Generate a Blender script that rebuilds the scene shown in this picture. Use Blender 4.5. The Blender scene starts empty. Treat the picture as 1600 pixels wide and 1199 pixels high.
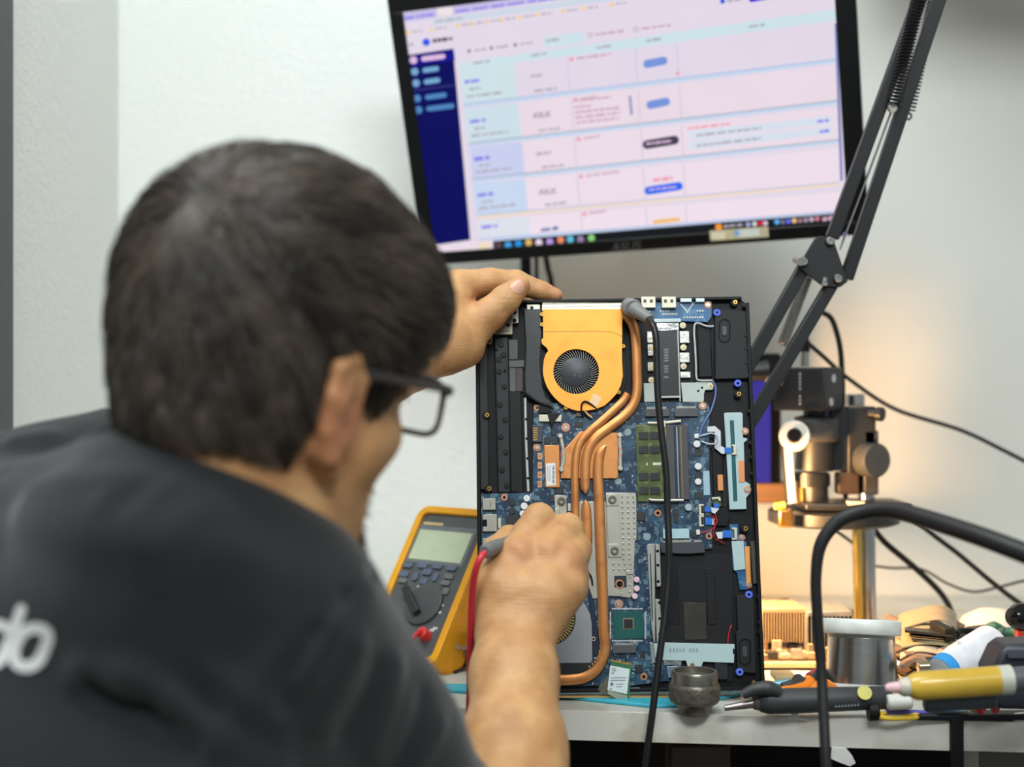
import bpy, bmesh, math, random, time
import numpy as np
from mathutils import Vector, Matrix
from mathutils.bvhtree import BVHTree
T0 = time.time()
random.seed(7); rng = np.random.default_rng(7)
SC = bpy.context.scene
COL = SC.collection
# ---------------------------------------------------------------- camera, light, exposure
FPX, CX, CY, CZ = 2200.0, 800.0, 599.5, 1.037
CAM = Vector((0, 0, CZ))
cam_d = bpy.data.cameras.new('camera'); cam = bpy.data.objects.new('camera', cam_d); COL.objects.link(cam)
cam.location = CAM; cam.rotation_euler = (math.radians(90), 0, 0)
cam_d.sensor_width = 36; cam_d.lens = FPX / 1600 * 36; cam_d.clip_start = .02
cam_d.dof.use_dof = True; cam_d.dof.focus_distance = 1.30; cam_d.dof.aperture_fstop = 3.0
SC.camera = cam
SC.view_settings.view_transform = 'Standard'; SC.view_settings.look = 'None'
SC.view_settings.exposure = 0.0; SC.view_settings.gamma = 1.0; SC.view_settings.use_curve_mapping = False
w = bpy.data.worlds.new('room_light'); SC.world = w; w.use_nodes = True
w.node_tree.nodes['Background'].inputs[0].default_value = (.93, 1.0, 1.03, 1)
w.node_tree.nodes['Background'].inputs[1].default_value = .31
def area(name, loc, target, sx, sy, power, col):
    d = bpy.data.lights.new(name, 'AREA'); d.shape = 'RECTANGLE'; d.size = sx; d.size_y = sy
    d.energy = power; d.color = col
    o = bpy.data.objects.new(name, d); COL.objects.link(o); o.location = loc
    o.rotation_euler = (Vector(target) - Vector(loc)).to_track_quat('-Z', 'Y').to_euler()
    return o
area('ceiling_panel_and_fill', (-.45, .75, 2.62), (-.35, 1.4, .9), 1.2, .6, 31, (.94, .99, 1))
area('ceiling_panel_and_fill', (.35, -.7, 2.6), (.35, 1.2, .8), 1.2, .6, 50, (.94, .99, 1))  # added front fill behind the camera, brightens the bench edge and laptop

# ---------------------------------------------------------------- helpers
def P(px, py, d): return Vector(((px - CX) * d / FPX, d, CZ - (py - CY) * d / FPX))
def ray(px, py): return Vector(((px - CX) / FPX, 1, -(py - CY) / FPX))
def Pz(px, py, z):                      # the point of a picture ray at height z
    r = ray(px, py); t = (z - CZ) / r.z; return CAM + r * t
def lin(c):
    return tuple((x / 255 / 12.92 if x / 255 <= .04045 else ((x / 255 + .055) / 1.055) ** 2.4) for x in c) + (1,)
WM = {}
def wm(o): return WM.get(o.name, Matrix())
def thing(name, label, cat, loc=(0, 0, 0), M=None, group=None):
    o = bpy.data.objects.new(name, None); COL.objects.link(o); o.empty_display_size = .02
    M = M.copy() if M is not None else Matrix.Translation(Vector(loc))
    o.matrix_world = M; WM[o.name] = M
    o['label'] = label; o['category'] = cat
    if group: o['group'] = group
    return o
def tag(o, label, cat, group=None):
    o['label'] = label; o['category'] = cat
    if group: o['group'] = group
    return o
def catmull(pts, n=8):
    pts = [Vector(p) for p in pts]
    if len(pts) < 3: return pts
    out = []
    ext = [pts[0] * 2 - pts[1]] + pts + [pts[-1] * 2 - pts[-2]]
    for i in range(1, len(ext) - 2):
        a, b, c, d = ext[i - 1:i + 3]
        for k in range(n):
            t = k / n
            out.append(.5 * ((2 * b) + (c - a) * t + (2 * a - 5 * b + 4 * c - d) * t * t + (3 * b - a - 3 * c + d) * t ** 3))
    out.append(pts[-1]); return out
def lerpn(vals, n):
    if not hasattr(vals, '__len__'): return [vals] * n
    return list(np.interp(np.linspace(0, len(vals) - 1, n), range(len(vals)), vals))
class MB:
    def __init__(s): s.v = []; s.f = []; s.mi = []; s.cur = 0
    def add(s, vs, fs):
        o = len(s.v); s.v += [tuple(v) for v in vs]
        for f in fs: s.f.append(tuple(i + o for i in f)); s.mi.append(s.cur)
        return s
    def box(s, a, b, M=None, taper=0):
        (x0, y0, z0), (x1, y1, z1) = a, b; t = taper
        vs = [Vector(p) for p in ((x0, y0, z0), (x1, y0, z0), (x1, y1, z0), (x0, y1, z0), (x0 + t, y0 + t, z1), (x1 - t, y0 + t, z1), (x1 - t, y1 - t, z1), (x0 + t, y1 - t, z1))]
        if M is not None: vs = [M @ v for v in vs]
        return s.add(vs, [(0, 3, 2, 1), (4, 5, 6, 7), (0, 1, 5, 4), (1, 2, 6, 5), (2, 3, 7, 6), (3, 0, 4, 7)])
    def prism(s, poly, z0, z1, M=None, cham=0):
        n = len(poly)
        if sum(poly[i][0] * poly[(i + 1) % n][1] - poly[(i + 1) % n][0] * poly[i][1] for i in range(n)) < 0: poly = poly[::-1]
        vs = [Vector((x, y, z0)) for x, y in poly] + [Vector((x, y, z1)) for x, y in poly]
        if M is not None: vs = [M @ v for v in vs]
        fs = [tuple(range(n))[::-1], tuple(range(n, 2 * n))] + [(i, (i + 1) % n, n + (i + 1) % n, n + i) for i in range(n)]
        return s.add(vs, fs)
    def holeprism(s, outer, c, r, z0, z1, n=32):          # plate with one round hole; outer is a polygon
        n = max(n, len(outer) * 2); c = Vector(c)
        per = []
        L = [(Vector(outer[i]), Vector(outer[(i + 1) % len(outer)])) for i in range(len(outer))]
        inner, out = [], []
        angs = sorted([i * 2 * math.pi / n for i in range(n)] + [math.atan2(p[1] - c.y, p[0] - c.x) % (2 * math.pi) for p in outer])
        for a in angs:
            d = Vector((math.cos(a), math.sin(a))); best = None
            for p, q in L:
                e = q - p; den = d.x * e.y - d.y * e.x
                if abs(den) < 1e-12: continue
                w_ = p - c; t = (w_.x * e.y - w_.y * e.x) / den; u = (w_.x * d.y - w_.y * d.x) / den
                if t > 0 and -1e-6 <= u <= 1 + 1e-6 and (best is None or t > best): best = t
            if best is None: continue
            out.append(c + d * best); inner.append(c + d * r)
        m = len(out)
        vs = [(p.x, p.y, z1) for p in out] + [(p.x, p.y, z1) for p in inner] + [(p.x, p.y, z0) for p in out] + [(p.x, p.y, z0) for p in inner]
        fs = []
        for i in range(m):
            j = (i + 1) % m
            fs += [(i, j, m + j, m + i), (2 * m + j, 2 * m + i, 3 * m + i, 3 * m + j), (i, 2 * m + i, 2 * m + j, j), (m + i, m + j, 3 * m + j, 3 * m + i)]
        return s.add(vs, fs)
    def lathe(s, prof, n=24, M=None, a0=0, a1=2 * math.pi):
        k = len(prof); vs = []
        for i in range(n):
            a = a0 + (a1 - a0) * i / n
            for r, z in prof: vs.append(Vector((r * math.cos(a), r * math.sin(a), z)))
        if M is not None: vs = [M @ v for v in vs]
        fs = []
        for i in range(n):
            j = (i + 1) % n
            for q in range(k - 1): fs.append((i * k + q, j * k + q, j * k + q + 1, i * k + q + 1))
        if prof[0][0] > 1e-6: fs.append(tuple(i * k for i in range(n))[::-1])
        if prof[-1][0] > 1e-6: fs.append(tuple(i * k + k - 1 for i in range(n)))
        return s.add(vs, fs)
    def ringlathe(s, prof, n=24, M=None):                  # closed profile
        k = len(prof); vs = []
        for i in range(n):
            a = 2 * math.pi * i / n
            for r, z in prof: vs.append(Vector((r * math.cos(a), r * math.sin(a), z)))
        if M is not None: vs = [M @ v for v in vs]
        return s.add(vs, [(i * k + q, ((i + 1) % n) * k + q, ((i + 1) % n) * k + (q + 1) % k, i * k + (q + 1) % k) for i in range(n) for q in range(k)])
    def cyl(s, p0, p1, r0, r1=None, n=16, bev=0):
        p0, p1 = Vector(p0), Vector(p1); r1 = r0 if r1 is None else r1
        d = p1 - p0; L = d.length; M = Matrix.Translation(p0) @ d.to_track_quat('Z', 'Y').to_matrix().to_4x4()
        pr = [(r0, 0), (r1, L)] if not bev else [(r0 - bev, 0), (r0, bev), (r1, L - bev), (r1 - bev, L)]
        return s.lathe(pr, n, M)
    def tube(s, pts, r, n=8, sm=8, flat=None):
        if sm: pts = catmull(pts, sm)
        pts = [Vector(p) for p in pts]; m = len(pts); rs = lerpn(r, m)
        t0 = (pts[1] - pts[0]).normalized(); up = Vector((0, 0, 1)) if abs(t0.z) < .9 else Vector((0, 1, 0))
        x = t0.cross(up).normalized(); vs = []
        for i in range(m):
            t = (pts[min(i + 1, m - 1)] - pts[max(i - 1, 0)]).normalized()
            x = (x - t * x.dot(t)).normalized(); y = t.cross(x)
            for k in range(n):
                a = 2 * math.pi * k / n; vs.append(pts[i] + (x * math.cos(a) + y * math.sin(a)) * rs[i])
        fs = [(i * n + k, i * n + (k + 1) % n, (i + 1) * n + (k + 1) % n, (i + 1) * n + k) for i in range(m - 1) for k in range(n)]
        fs += [tuple(range(n))[::-1], tuple(range((m - 1) * n, m * n))]
        return s.add(vs, fs)
    def bar(s, p0, p1, w_, h_, side):                       # rectangular bar; 'side' is the width direction
        p0, p1 = Vector(p0), Vector(p1); z = (p1 - p0).normalized(); x = (side - z * side.dot(z)).normalized(); y = z.cross(x)
        vs = [p + x * a * w_ / 2 + y * b * h_ / 2 for p in (p0, p1) for a, b in ((-1, -1), (1, -1), (1, 1), (-1, 1))]
        return s.add(vs, [(3, 2, 1, 0), (4, 5, 6, 7), (0, 1, 5, 4), (1, 2, 6, 5), (2, 3, 7, 6), (3, 0, 4, 7)])
    def build(s, name, m, parent=None, world=True, bevel=0, sharp=.7, seg=2, kind=None, label=None):
        me = bpy.data.meshes.new(name)
        vs = s.v
        if parent is not None and world:
            I = wm(parent).inverted(); vs = [I @ Vector(v) for v in s.v]
        me.from_pydata([tuple(v) for v in vs], [], s.f)
        ms = m if isinstance(m, (list, tuple)) else [m]
        for q in ms: me.materials.append(q)
        if len(ms) > 1: me.polygons.foreach_set('material_index', s.mi)
        if len(s.f) < 60000:
            b = bmesh.new(); b.from_mesh(me); bmesh.ops.recalc_face_normals(b, faces=b.faces); b.to_mesh(me); b.free()
        me.shade_smooth(); me.set_sharp_from_angle(angle=sharp); me.update()
        o = bpy.data.objects.new(name, me); COL.objects.link(o)
        if parent is not None: o.parent = parent; WM[o.name] = wm(parent)
        if bevel:
            bv = o.modifiers.new('bevel', 'BEVEL'); bv.width = bevel; bv.segments = seg; bv.limit_method = 'ANGLE'; bv.angle_limit = .6
        if kind: o['kind'] = kind
        if label: o['label'] = label
        return o
def inst(src, name, parent, loc, M=None):
    o = bpy.data.objects.new(name, src.data); COL.objects.link(o); o.parent = parent
    o.matrix_local = (M if M is not None else Matrix.Translation(Vector(loc))); WM[o.name] = wm(parent); return o
def copy_tree(o, M):
    c = o.copy(); COL.objects.link(c); c.matrix_world = M; WM[c.name] = M
    for ch in o.children:
        d = ch.copy(); COL.objects.link(d); d.parent = c
        for g in ch.children:
            e = g.copy(); COL.objects.link(e); e.parent = d
    return c
# ---------------------------------------------------------------- materials
MATS = {}
def mat(key, col, rough=.5, metal=0, var=.10, vs=60, bump=0, bs=300, spec=.5, coat=0, emit=0, alpha=1, trans=0, col2=None, c2lo=.5, c2hi=.7, aniso=None):
    if key in MATS: return MATS[key]
    m = bpy.data.materials.new(key); m.use_nodes = True; nt = m.node_tree; N = nt.nodes; Lk = nt.links
    b = N['Principled BSDF']; b.inputs['Roughness'].default_value = rough; b.inputs['Metallic'].default_value = metal
    b.inputs['Specular IOR Level'].default_value = spec; b.inputs['Coat Weight'].default_value = coat
    b.inputs['Transmission Weight'].default_value = trans; b.inputs['Alpha'].default_value = alpha
    tc = N.new('ShaderNodeTexCoord'); nz = N.new('ShaderNodeTexNoise'); nz.inputs['Scale'].default_value = vs; nz.inputs['Detail'].default_value = 5
    Lk.new(tc.outputs['Object'], nz.inputs['Vector'])
    if aniso:
        mp = N.new('ShaderNodeMapping'); mp.inputs['Scale'].default_value = aniso
        Lk.new(tc.outputs['Object'], mp.inputs['Vector']); Lk.new(mp.outputs['Vector'], nz.inputs['Vector'])
    rp = N.new('ShaderNodeValToRGB'); c = lin(col)
    d = tuple(max(0, x * (1 - var)) for x in c[:3]) + (1,); e = tuple(min(1, x * (1 + var)) for x in c[:3]) + (1,)
    rp.color_ramp.elements[0].position = .3; rp.color_ramp.elements[1].position = .7
    rp.color_ramp.elements[0].color = d; rp.color_ramp.elements[1].color = e
    if col2 is not None:
        rp.color_ramp.elements[0].position = c2lo; rp.color_ramp.elements[1].position = c2hi
        rp.color_ramp.elements[0].color = c; rp.color_ramp.elements[1].color = lin(col2)
    Lk.new(nz.outputs['Fac'], rp.inputs['Fac']); Lk.new(rp.outputs['Color'], b.inputs['Base Color'])
    if bump:
        n2 = N.new('ShaderNodeTexNoise'); n2.inputs['Scale'].default_value = bs; n2.inputs['Detail'].default_value = 4
        Lk.new(tc.outputs['Object'], n2.inputs['Vector'])
        bp = N.new('ShaderNodeBump'); bp.inputs['Strength'].default_value = bump; bp.inputs['Distance'].default_value = .001
        Lk.new(n2.outputs['Fac'], bp.inputs['Height']); Lk.new(bp.outputs['Normal'], b.inputs['Normal'])
    if emit:
        Lk.new(rp.outputs['Color'], b.inputs['Emission Color']); b.inputs['Emission Strength'].default_value = emit
    MATS[key] = m; return m
def glow(key, col, strength=1.0):                        # lit screen
    if key in MATS: return MATS[key]
    m = bpy.data.materials.new(key); m.use_nodes = True; nt = m.node_tree; b = nt.nodes['Principled BSDF']
    tc = nt.nodes.new('ShaderNodeTexCoord'); nz = nt.nodes.new('ShaderNodeTexNoise'); nz.inputs['Scale'].default_value = 9
    nt.links.new(tc.outputs['Object'], nz.inputs['Vector'])
    rp = nt.nodes.new('ShaderNodeValToRGB'); c = lin(col)
    rp.color_ramp.elements[0].color = tuple(x * .97 for x in c[:3]) + (1,); rp.color_ramp.elements[1].color = tuple(x * 1.03 for x in c[:3]) + (1,)
    nt.links.new(nz.outputs['Fac'], rp.inputs['Fac']); nt.links.new(rp.outputs['Color'], b.inputs['Emission Color'])
    b.inputs['Base Color'].default_value = (.004, .004, .004, 1); b.inputs['Roughness'].default_value = .4
    b.inputs['Specular IOR Level'].default_value = .02
    b.inputs['Emission Strength'].default_value = strength; MATS[key] = m; return m
def wall_mat(key, col, bump, scale):
    m = bpy.data.materials.new(key); m.use_nodes = True; nt = m.node_tree; N = nt.nodes; Lk = nt.links; b = N['Principled BSDF']
    b.inputs['Roughness'].default_value = .75; b.inputs['Specular IOR Level'].default_value = .25
    tc = N.new('ShaderNodeTexCoord'); n1 = N.new('ShaderNodeTexNoise'); n1.inputs['Scale'].default_value = scale; n1.inputs['Detail'].default_value = 3; n1.inputs['Roughness'].default_value = .55
    n1.inputs['Distortion'].default_value = .6
    n0 = N.new('ShaderNodeTexNoise'); n0.inputs['Scale'].default_value = 3; rp = N.new('ShaderNodeValToRGB'); c = lin(col)
    rp.color_ramp.elements[0].color = tuple(x * .96 for x in c[:3]) + (1,); rp.color_ramp.elements[1].color = c
    Lk.new(tc.outputs['Object'], n0.inputs['Vector']); Lk.new(n0.outputs['Fac'], rp.inputs['Fac']); Lk.new(rp.outputs['Color'], b.inputs['Base Color'])
    Lk.new(tc.outputs['Object'], n1.inputs['Vector'])
    bp = N.new('ShaderNodeBump'); bp.inputs['Strength'].default_value = bump; bp.inputs['Distance'].default_value = .004
    Lk.new(n1.outputs['Fac'], bp.inputs['Height']); Lk.new(bp.outputs['Normal'], b.inputs['Normal'])
    MATS[key] = m; return m
black = mat('black_plastic', (20, 21, 23), .45, bump=.15, bs=900, spec=.3)
dark = mat('dark_grey_plastic', (48, 50, 53), .5, bump=.15, bs=900)
glossblack = mat('gloss_black', (12, 12, 13), .15)
rubber = mat('black_rubber', (17, 18, 19), .55, bump=.1, bs=600, spec=.3)
steel = mat('steel', (205, 205, 200), .25, 1, vs=40)
nickel = mat('nickel', (196, 194, 186), .33, 1, vs=80)
white = mat('white_plastic', (225, 228, 226), .4)
# ---------------------------------------------------------------- the setting
WY = 1.95
def struct(o): o['kind'] = 'structure'; return o
stucco = wall_mat('stucco_paint', (232, 236, 233), .55, 120)
smooth = wall_mat('smooth_paint', (220, 222, 216), .06, 40)
DESK = CZ - .2935
struct(MB().box((-.56, WY, -.02), (.03, WY + .12, 2.72)).build('wall_back', stucco))
struct(MB().box((.03, WY, -.02), (2.6, WY + .12, 2.72)).build('wall_right', smooth))
struct(MB().box((-.66, 1.50, -.02), (-.545, WY + .1, 2.72)).build('wall_left', stucco))
struct(MB().box((-.66, 1.40, 0), (-.532, 1.505, 2.72)).build('trim_1', mat('dark_door_frame', (58, 62, 66), .5), bevel=.003))
struct(MB().box((-2.6, -2.6, -.1), (2.6, WY + .1, 0)).build('floor', mat('grey_floor', (96, 94, 90), .6, bump=.1)))
struct(MB().box((-2.6, -2.6, 2.70), (2.6, WY + .1, 2.8)).build('ceiling', mat('ceiling_paint', (228, 230, 226), .8)))
cup = thing('added_shade_cupboard', 'unseen pale cupboard added high on the right wall to shade it', 'cupboard', (.9, 1.7, 1.66))  # out of frame, added only to shade the upper right wall
cpm = mat('shade_cupboard_paint', (206, 206, 200), .5)
MB().box((.44, 1.46, 1.68), (1.5, WY - .001, 2.3)).build('shade_cupboard_body', cpm, cup, bevel=.003)
for k in range(2):
    dr = MB().box((.445 + k * .53, 1.442, 1.685), (.965 + k * .53, 1.458, 2.295)).build('door', cpm, cup, bevel=.002)
    MB().cyl((.93 + k * .1, 1.441, 1.77), (.93 + k * .1, 1.42, 1.77), .012, n=16).build('knob', steel, dr)
# desk: white laminate top with a worn front edge
FL = Pz(866, 1110, DESK); FR = Pz(1560, 1128, DESK); fd = (FR - FL).normalized()
a = FL - fd * .575; b = FL + fd * .52; g0, g1 = Pz(1483, 1126, DESK), Pz(1503, 1126, DESK); c = g1 + fd * .75
lam = mat('desk_laminate', (200, 200, 190), .45, var=.06, vs=18, col2=(172, 168, 154), c2lo=.52, c2hi=.75)
edge = mat('desk_edge_band', (226, 224, 212), .5, var=.1, vs=25, col2=(196, 188, 170), c2lo=.55, c2hi=.75)
desk = thing('workbench', 'long white laminate workbench with scuffed front edge along the wall', 'workbench', (FL.x, 1.6, DESK))
MB().prism([(a.x, a.y), (c.x, c.y), (c.x, WY - .004), (a.x, WY - .004)], DESK - .026, DESK).build('bench_top', lam, desk, bevel=.0012)
for p, q, nm in ((a, g0, 'edge_band'), (g1, c, 'edge_band')):
    n = Vector((fd.y, -fd.x, 0)) * .0012
    MB().prism([(p.x, p.y), (q.x, q.y), (q.x + n.x, q.y + n.y), (p.x + n.x, p.y + n.y)], DESK - .0262, DESK - .0004).build(nm, edge, desk)
# cabinet body, drawer front and legs under the bench
wood = mat('brown_cabinet', (74, 58, 46), .55, var=.2, vs=12, aniso=(1, 1, .1))
q0, q1 = P(1040, 1199, 1.34), P(1142, 1199, 1.34)
cab = thing('under_bench_cabinet', 'brown wooden cabinet in the dark under the workbench', 'cabinet', (q0.x, 1.5, 0))
MB().box((q0.x, 1.34, 0), (q1.x, 1.80, DESK - .028)).build('cabinet_body', wood, cab, bevel=.003)
MB().box((q0.x + .004, 1.333, .05), (q1.x - .004, 1.339, DESK - .05)).build('door', wood, cab, bevel=.002).__setitem__('label', 'plain brown door')
r0 = P(1500, 1199, 1.27); r1 = P(1526, 1199, 1.27)
MB().box((r0.x, 1.262, 0), (r1.x, 1.30, DESK - .0265)).build('bench_leg', mat('leg_paint', (176, 172, 160), .5), desk, bevel=.002)
MB().box((r1.x + .002, 1.275, .1), (r1.x + .5, 1.29, DESK - .0275)).build('side_panel', mat('panel_brown', (104, 98, 86), .6, vs=10), desk)
MB().box((a.x + .05, 1.86, 0), (c.x - .05, 1.88, DESK - .0265)).build('back_panel', mat('panel_dark', (30, 29, 28), .7), desk)
# black clamp strap over the bench edge
kb = thing('edge_clamp', 'black clamp strap gripping the bench edge at the joint', 'clamp', g0)
m = MB(); s1, s2 = Pz(1440, 1119, DESK), Pz(1640, 1121, DESK)
m2 = Matrix.Translation((0, 0, 0))
MB().box((g0.x, g0.y - .006, DESK - .10), (g1.x, g0.y - .0015, DESK + .003)).build('strap', rubber, kb, bevel=.001)
MB().box((g0.x - .03, g0.y - .006, DESK + .001), (g1.x + .10, g0.y + .012, DESK + .0065)).build('clamp_bar', black, kb, bevel=.0015)
MB().cyl((g0.x + .006, g0.y - .004, DESK - .10), (g0.x + .006, g0.y - .004, DESK - .13), .005, n=12).build('clamp_screw', steel, kb)

# ---------------------------------------------------------------- monitor
Rm = Matrix(((0.95672712, 0.26574786, -0.11853814), (-0.28794267, 0.92337358, -0.25390992), (0.04197897, 0.27705469, 0.9599367)))
om = Vector((-0.11302236, 1.80084474, 0.1510408 + CZ))
# local frame of a panel: x right, y up, z toward the viewer
def frameM(o, ex, ey, ez):
    return Matrix(((ex.x, ey.x, ez.x, o.x), (ex.y, ey.y, ez.y, o.y), (ex.z, ey.z, ez.z, o.z), (0, 0, 0, 1)))
class PF:
    def __init__(s, M): s.M = M; s.I = M.inverted(); s.c = s.I @ CAM; s.R = s.I.to_3x3()
    def uv(s, px, py, h=0):
        d = s.R @ ray(px, py); t = (h - s.c.z) / d.z; p = s.c + d * t; return (p.x, p.y)
MM = frameM(om, Rm.col[0], Rm.col[2], -Rm.col[1]); MP = PF(MM)
mon = thing('monitor', 'wide black computer monitor tilted on the wall showing a table of orders', 'monitor', M=MM)
MW, MH = .553, .335
bez = mat('monitor_black', (10, 11, 12), .3)
m = MB().box((0, 0, -.022), (MW, MH, -.004)); m.build('housing', bez, mon, world=False, bevel=.004)
sx0, sy0 = MP.uv(684, 399); sx1 = MP.uv(1322, 300)[0]; sy0 = (sy0 + MP.uv(1330, 342)[1]) / 2; sx0 = (sx0 + MP.uv(627, 25)[0]) / 2
sy1 = MP.uv(640, 18)[1]
for r_ in ((0, 0, MW, sy0), (0, sy1, MW, MH), (0, sy0, sx0, sy1), (sx1, sy0, MW, sy1)):
    MB().box((r_[0], r_[1], -.004), (r_[2], r_[3], .0015)).build('bezel', bez, mon, world=False, bevel=.0008)
MB().box((MW * .25, MH * .15, -.05), (MW * .75, MH * .8, -.022)).build('rear_bulge', bez, mon, world=False, bevel=.008)
led = MP.uv(1321, 366, .0015)
MB().lathe([(.002, 0), (.002, .0012), (0, .0012)], 12, Matrix.Translation((led[0], led[1], .0012))).build('power_light', glow('led_violet', (190, 150, 255), 1.5), mon, world=False)
scr = MB().box((sx0, sy0, -.004), (sx1, sy1, -.0012)).build('screen', glow('screen_white', (228, 217, 232)), mon, world=False)
UI = {}
def ui(key, col):
    if key not in UI: UI[key] = (MB(), glow('screen_' + key, col))
    return UI[key][0]
Z = [.0]
def quad(key, col, pts, lay, inset=0):                   # pts: picture points of a quad on the screen
    m = ui(key, col); z = -.0012 + .00012 * lay
    m.add([MP.uv(*p, z) + (z,) for p in pts], [(0, 1, 2, 3)])
def strip(key, col, x0, y0, x1, y1, hgt, lay):           # strip with left end centre, right end centre and a height in px
    quad(key, col, [(x0, y0 - hgt / 2), (x1, y1 - hgt / 2), (x1, y1 + hgt / 2), (x0, y0 + hgt / 2)], lay)
def words(key, col, x0, y0, x1, y1, hgt, lay, n):        # row of small blocks: text too fine to read
    r = random.Random(int(x0 * 7 + y0)); t = 0; 
    while t < 1:
        l = min(1 - t, r.uniform(.6, 1.6) / n)
        e = t + l * .82
        strip(key, col, x0 + (x1 - x0) * t, y0 + (y1 - y0) * t, x0 + (x1 - x0) * e, y0 + (y1 - y0) * e, hgt * r.uniform(.7, 1), lay); t += l
def pill(key, col, x0, y0, x1, y1, hgt, lay):
    m = ui(key, col); z = -.0012 + .00012 * lay; pts = []
    for k in range(9):
        a = math.pi / 2 + math.pi * k / 8; pts.append((x0 + hgt / 2 + math.cos(a) * hgt / 2, y0 - math.sin(a) * hgt / 2))
    for k in range(9):
        a = -math.pi / 2 + math.pi * k / 8; pts.append((x1 - hgt / 2 + math.cos(a) * hgt / 2, y1 - math.sin(a) * hgt / 2))
    m.add([MP.uv(*p, z) + (z,) for p in pts], [tuple(range(len(pts)))])
def dot(key, col, x, y, r, lay): pill(key, col, x - r, y, x + r, y, 2 * r, lay)
# browser tabs and bars
quad('tabs', (196, 188, 232), [(625, 20), (900, -20), (1330, -75), (1330, -70), (980, -8), (626, 33)], 1) if 0 else None
quad('tabs', (198, 190, 230), [(625, 21), (1040, -37), (1040, -24), (626, 35)], 1)
quad('tab_open', (236, 226, 228), [(682, 13), (707, 10), (708, 23), (683, 26)], 2)
quad('address', (206, 216, 230), [(676, 30), (1200, -42), (1200, -33), (677, 39)], 1)
words('violet', (138, 130, 232), 632, 29, 680, 22, 4, 2, 4)
words('violet', (138, 130, 232), 712, 18, 960, -16, 4, 2, 12)
words('grey', (178, 172, 182), 680, 34, 725, 28, 3, 3, 4)
for i, x in enumerate((637, 674, 716, 738, 760, 783, 812, 840, 880, 912, 956)):
    y = 51 - (x - 637) * .137
    dot('amber', (246, 208, 120), x, y, 3, 2); words('grey', (178, 172, 182), x + 6, y - 1, x + 24, y - 3, 3, 2, 2)
# page header and logo
dot('logo_blue', (50, 90, 235), 666, 66, 6, 2); words('ink', (70, 70, 80), 676, 64, 708, 60, 6, 2, 5)
strip('grey', (178, 172, 182), 639, 70, 646, 69, 4, 2)
for x in (733, 768, 805):
    y = 80 - (x - 733) * .135; dot('greyd', (140, 134, 146), x, y, 3, 2); words('grey', (178, 172, 182), x + 8, y - 1, x + 28, y - 4, 4, 2, 2)
quad('cyan', (205, 226, 234), [(848, 59), (911, 50), (913, 66), (850, 75)], 2); words('grey', (178, 172, 182), 853, 64, 876, 61, 4, 3, 2)
for x, y in ((922, 55), (994, 46)):
    dot('greyd', (140, 134, 146), x, y, 4, 2); dot('screen2', (228, 217, 232), x, y, 3, 3); words('rose', (204, 168, 184), x + 8, y - 1, x + 55, y - 7, 4, 2, 4)
quad('cyan', (205, 226, 234), [(718, 98), (1312, 14), (1312, 31), (719, 112)], 1)
for x, y in ((740, 99), (830, 87), (932, 75), (1010, 64), (1170, 42)): words('grey', (178, 172, 182), x, y, x + 26, y - 4, 4, 2, 2)
dot('logo_blue', (50, 90, 235), 1129, 2, 4, 2); words('grey', (178, 172, 182), 1136, 2, 1160, -1, 4, 2, 2); pill('deep', (60, 50, 220), 1170, -1, 1205, -6, 9, 2)
# navy side menu
quad('navy', (6, 10, 92), [(632, 87), (708, 76), (735, 375), (674, 384)], 1)
quad('navy2', (20, 16, 140), [(635, 89), (709, 78), (711, 94), (637, 105)], 2)
for i, (x, y, w_, k) in enumerate(((646, 94, 38, 0), (648, 112, 26, 1), (650, 130, 26, 1), (652, 154, 34, 2), (654, 172, 44, 2))):
    ck, cc = (('pinkw', (225, 190, 225)), ('sky', (120, 170, 210)), ('sky2', (80, 135, 190)))[k]
    dot(ck, cc, x, y, 6, 3); pill(ck, cc, x + 12, y - 2, x + 12 + w_, y - 2 - w_ * .1, 8, 3)
strip('navyline', (60, 60, 130), 642, 142, 710, 133, 2, 3)
# order rows:  left edge, colours, and the small marks in each
rows = [((718, 108), (724, 163), (1308, 37), (1309, 92), (206, 226, 232), (226, 216, 232)),
        ((726, 171), (732, 224), (1309, 102), (1310, 157), (206, 224, 234), (234, 218, 230)),
        ((733, 231), (738, 280), (1310, 168), (1311, 218), (202, 208, 240), (236, 220, 232)),
        ((738, 287), (744, 337), (1311, 232), (1312, 285), (200, 216, 240), (238, 222, 234)),
        ((745, 345), (749, 374), (1312, 300), (1313, 330), (220, 226, 236), (240, 224, 236))]
cxs = (0, .143, .285, .465, .575, 1)
def at(row, u, v):
    (a, b, c, d) = row[:4]
    l = (a[0] + (b[0] - a[0]) * v, a[1] + (b[1] - a[1]) * v); r = (c[0] + (d[0] - c[0]) * v, c[1] + (d[1] - c[1]) * v)
    return (l[0] + (r[0] - l[0]) * u, l[1] + (r[1] - l[1]) * u)
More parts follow.
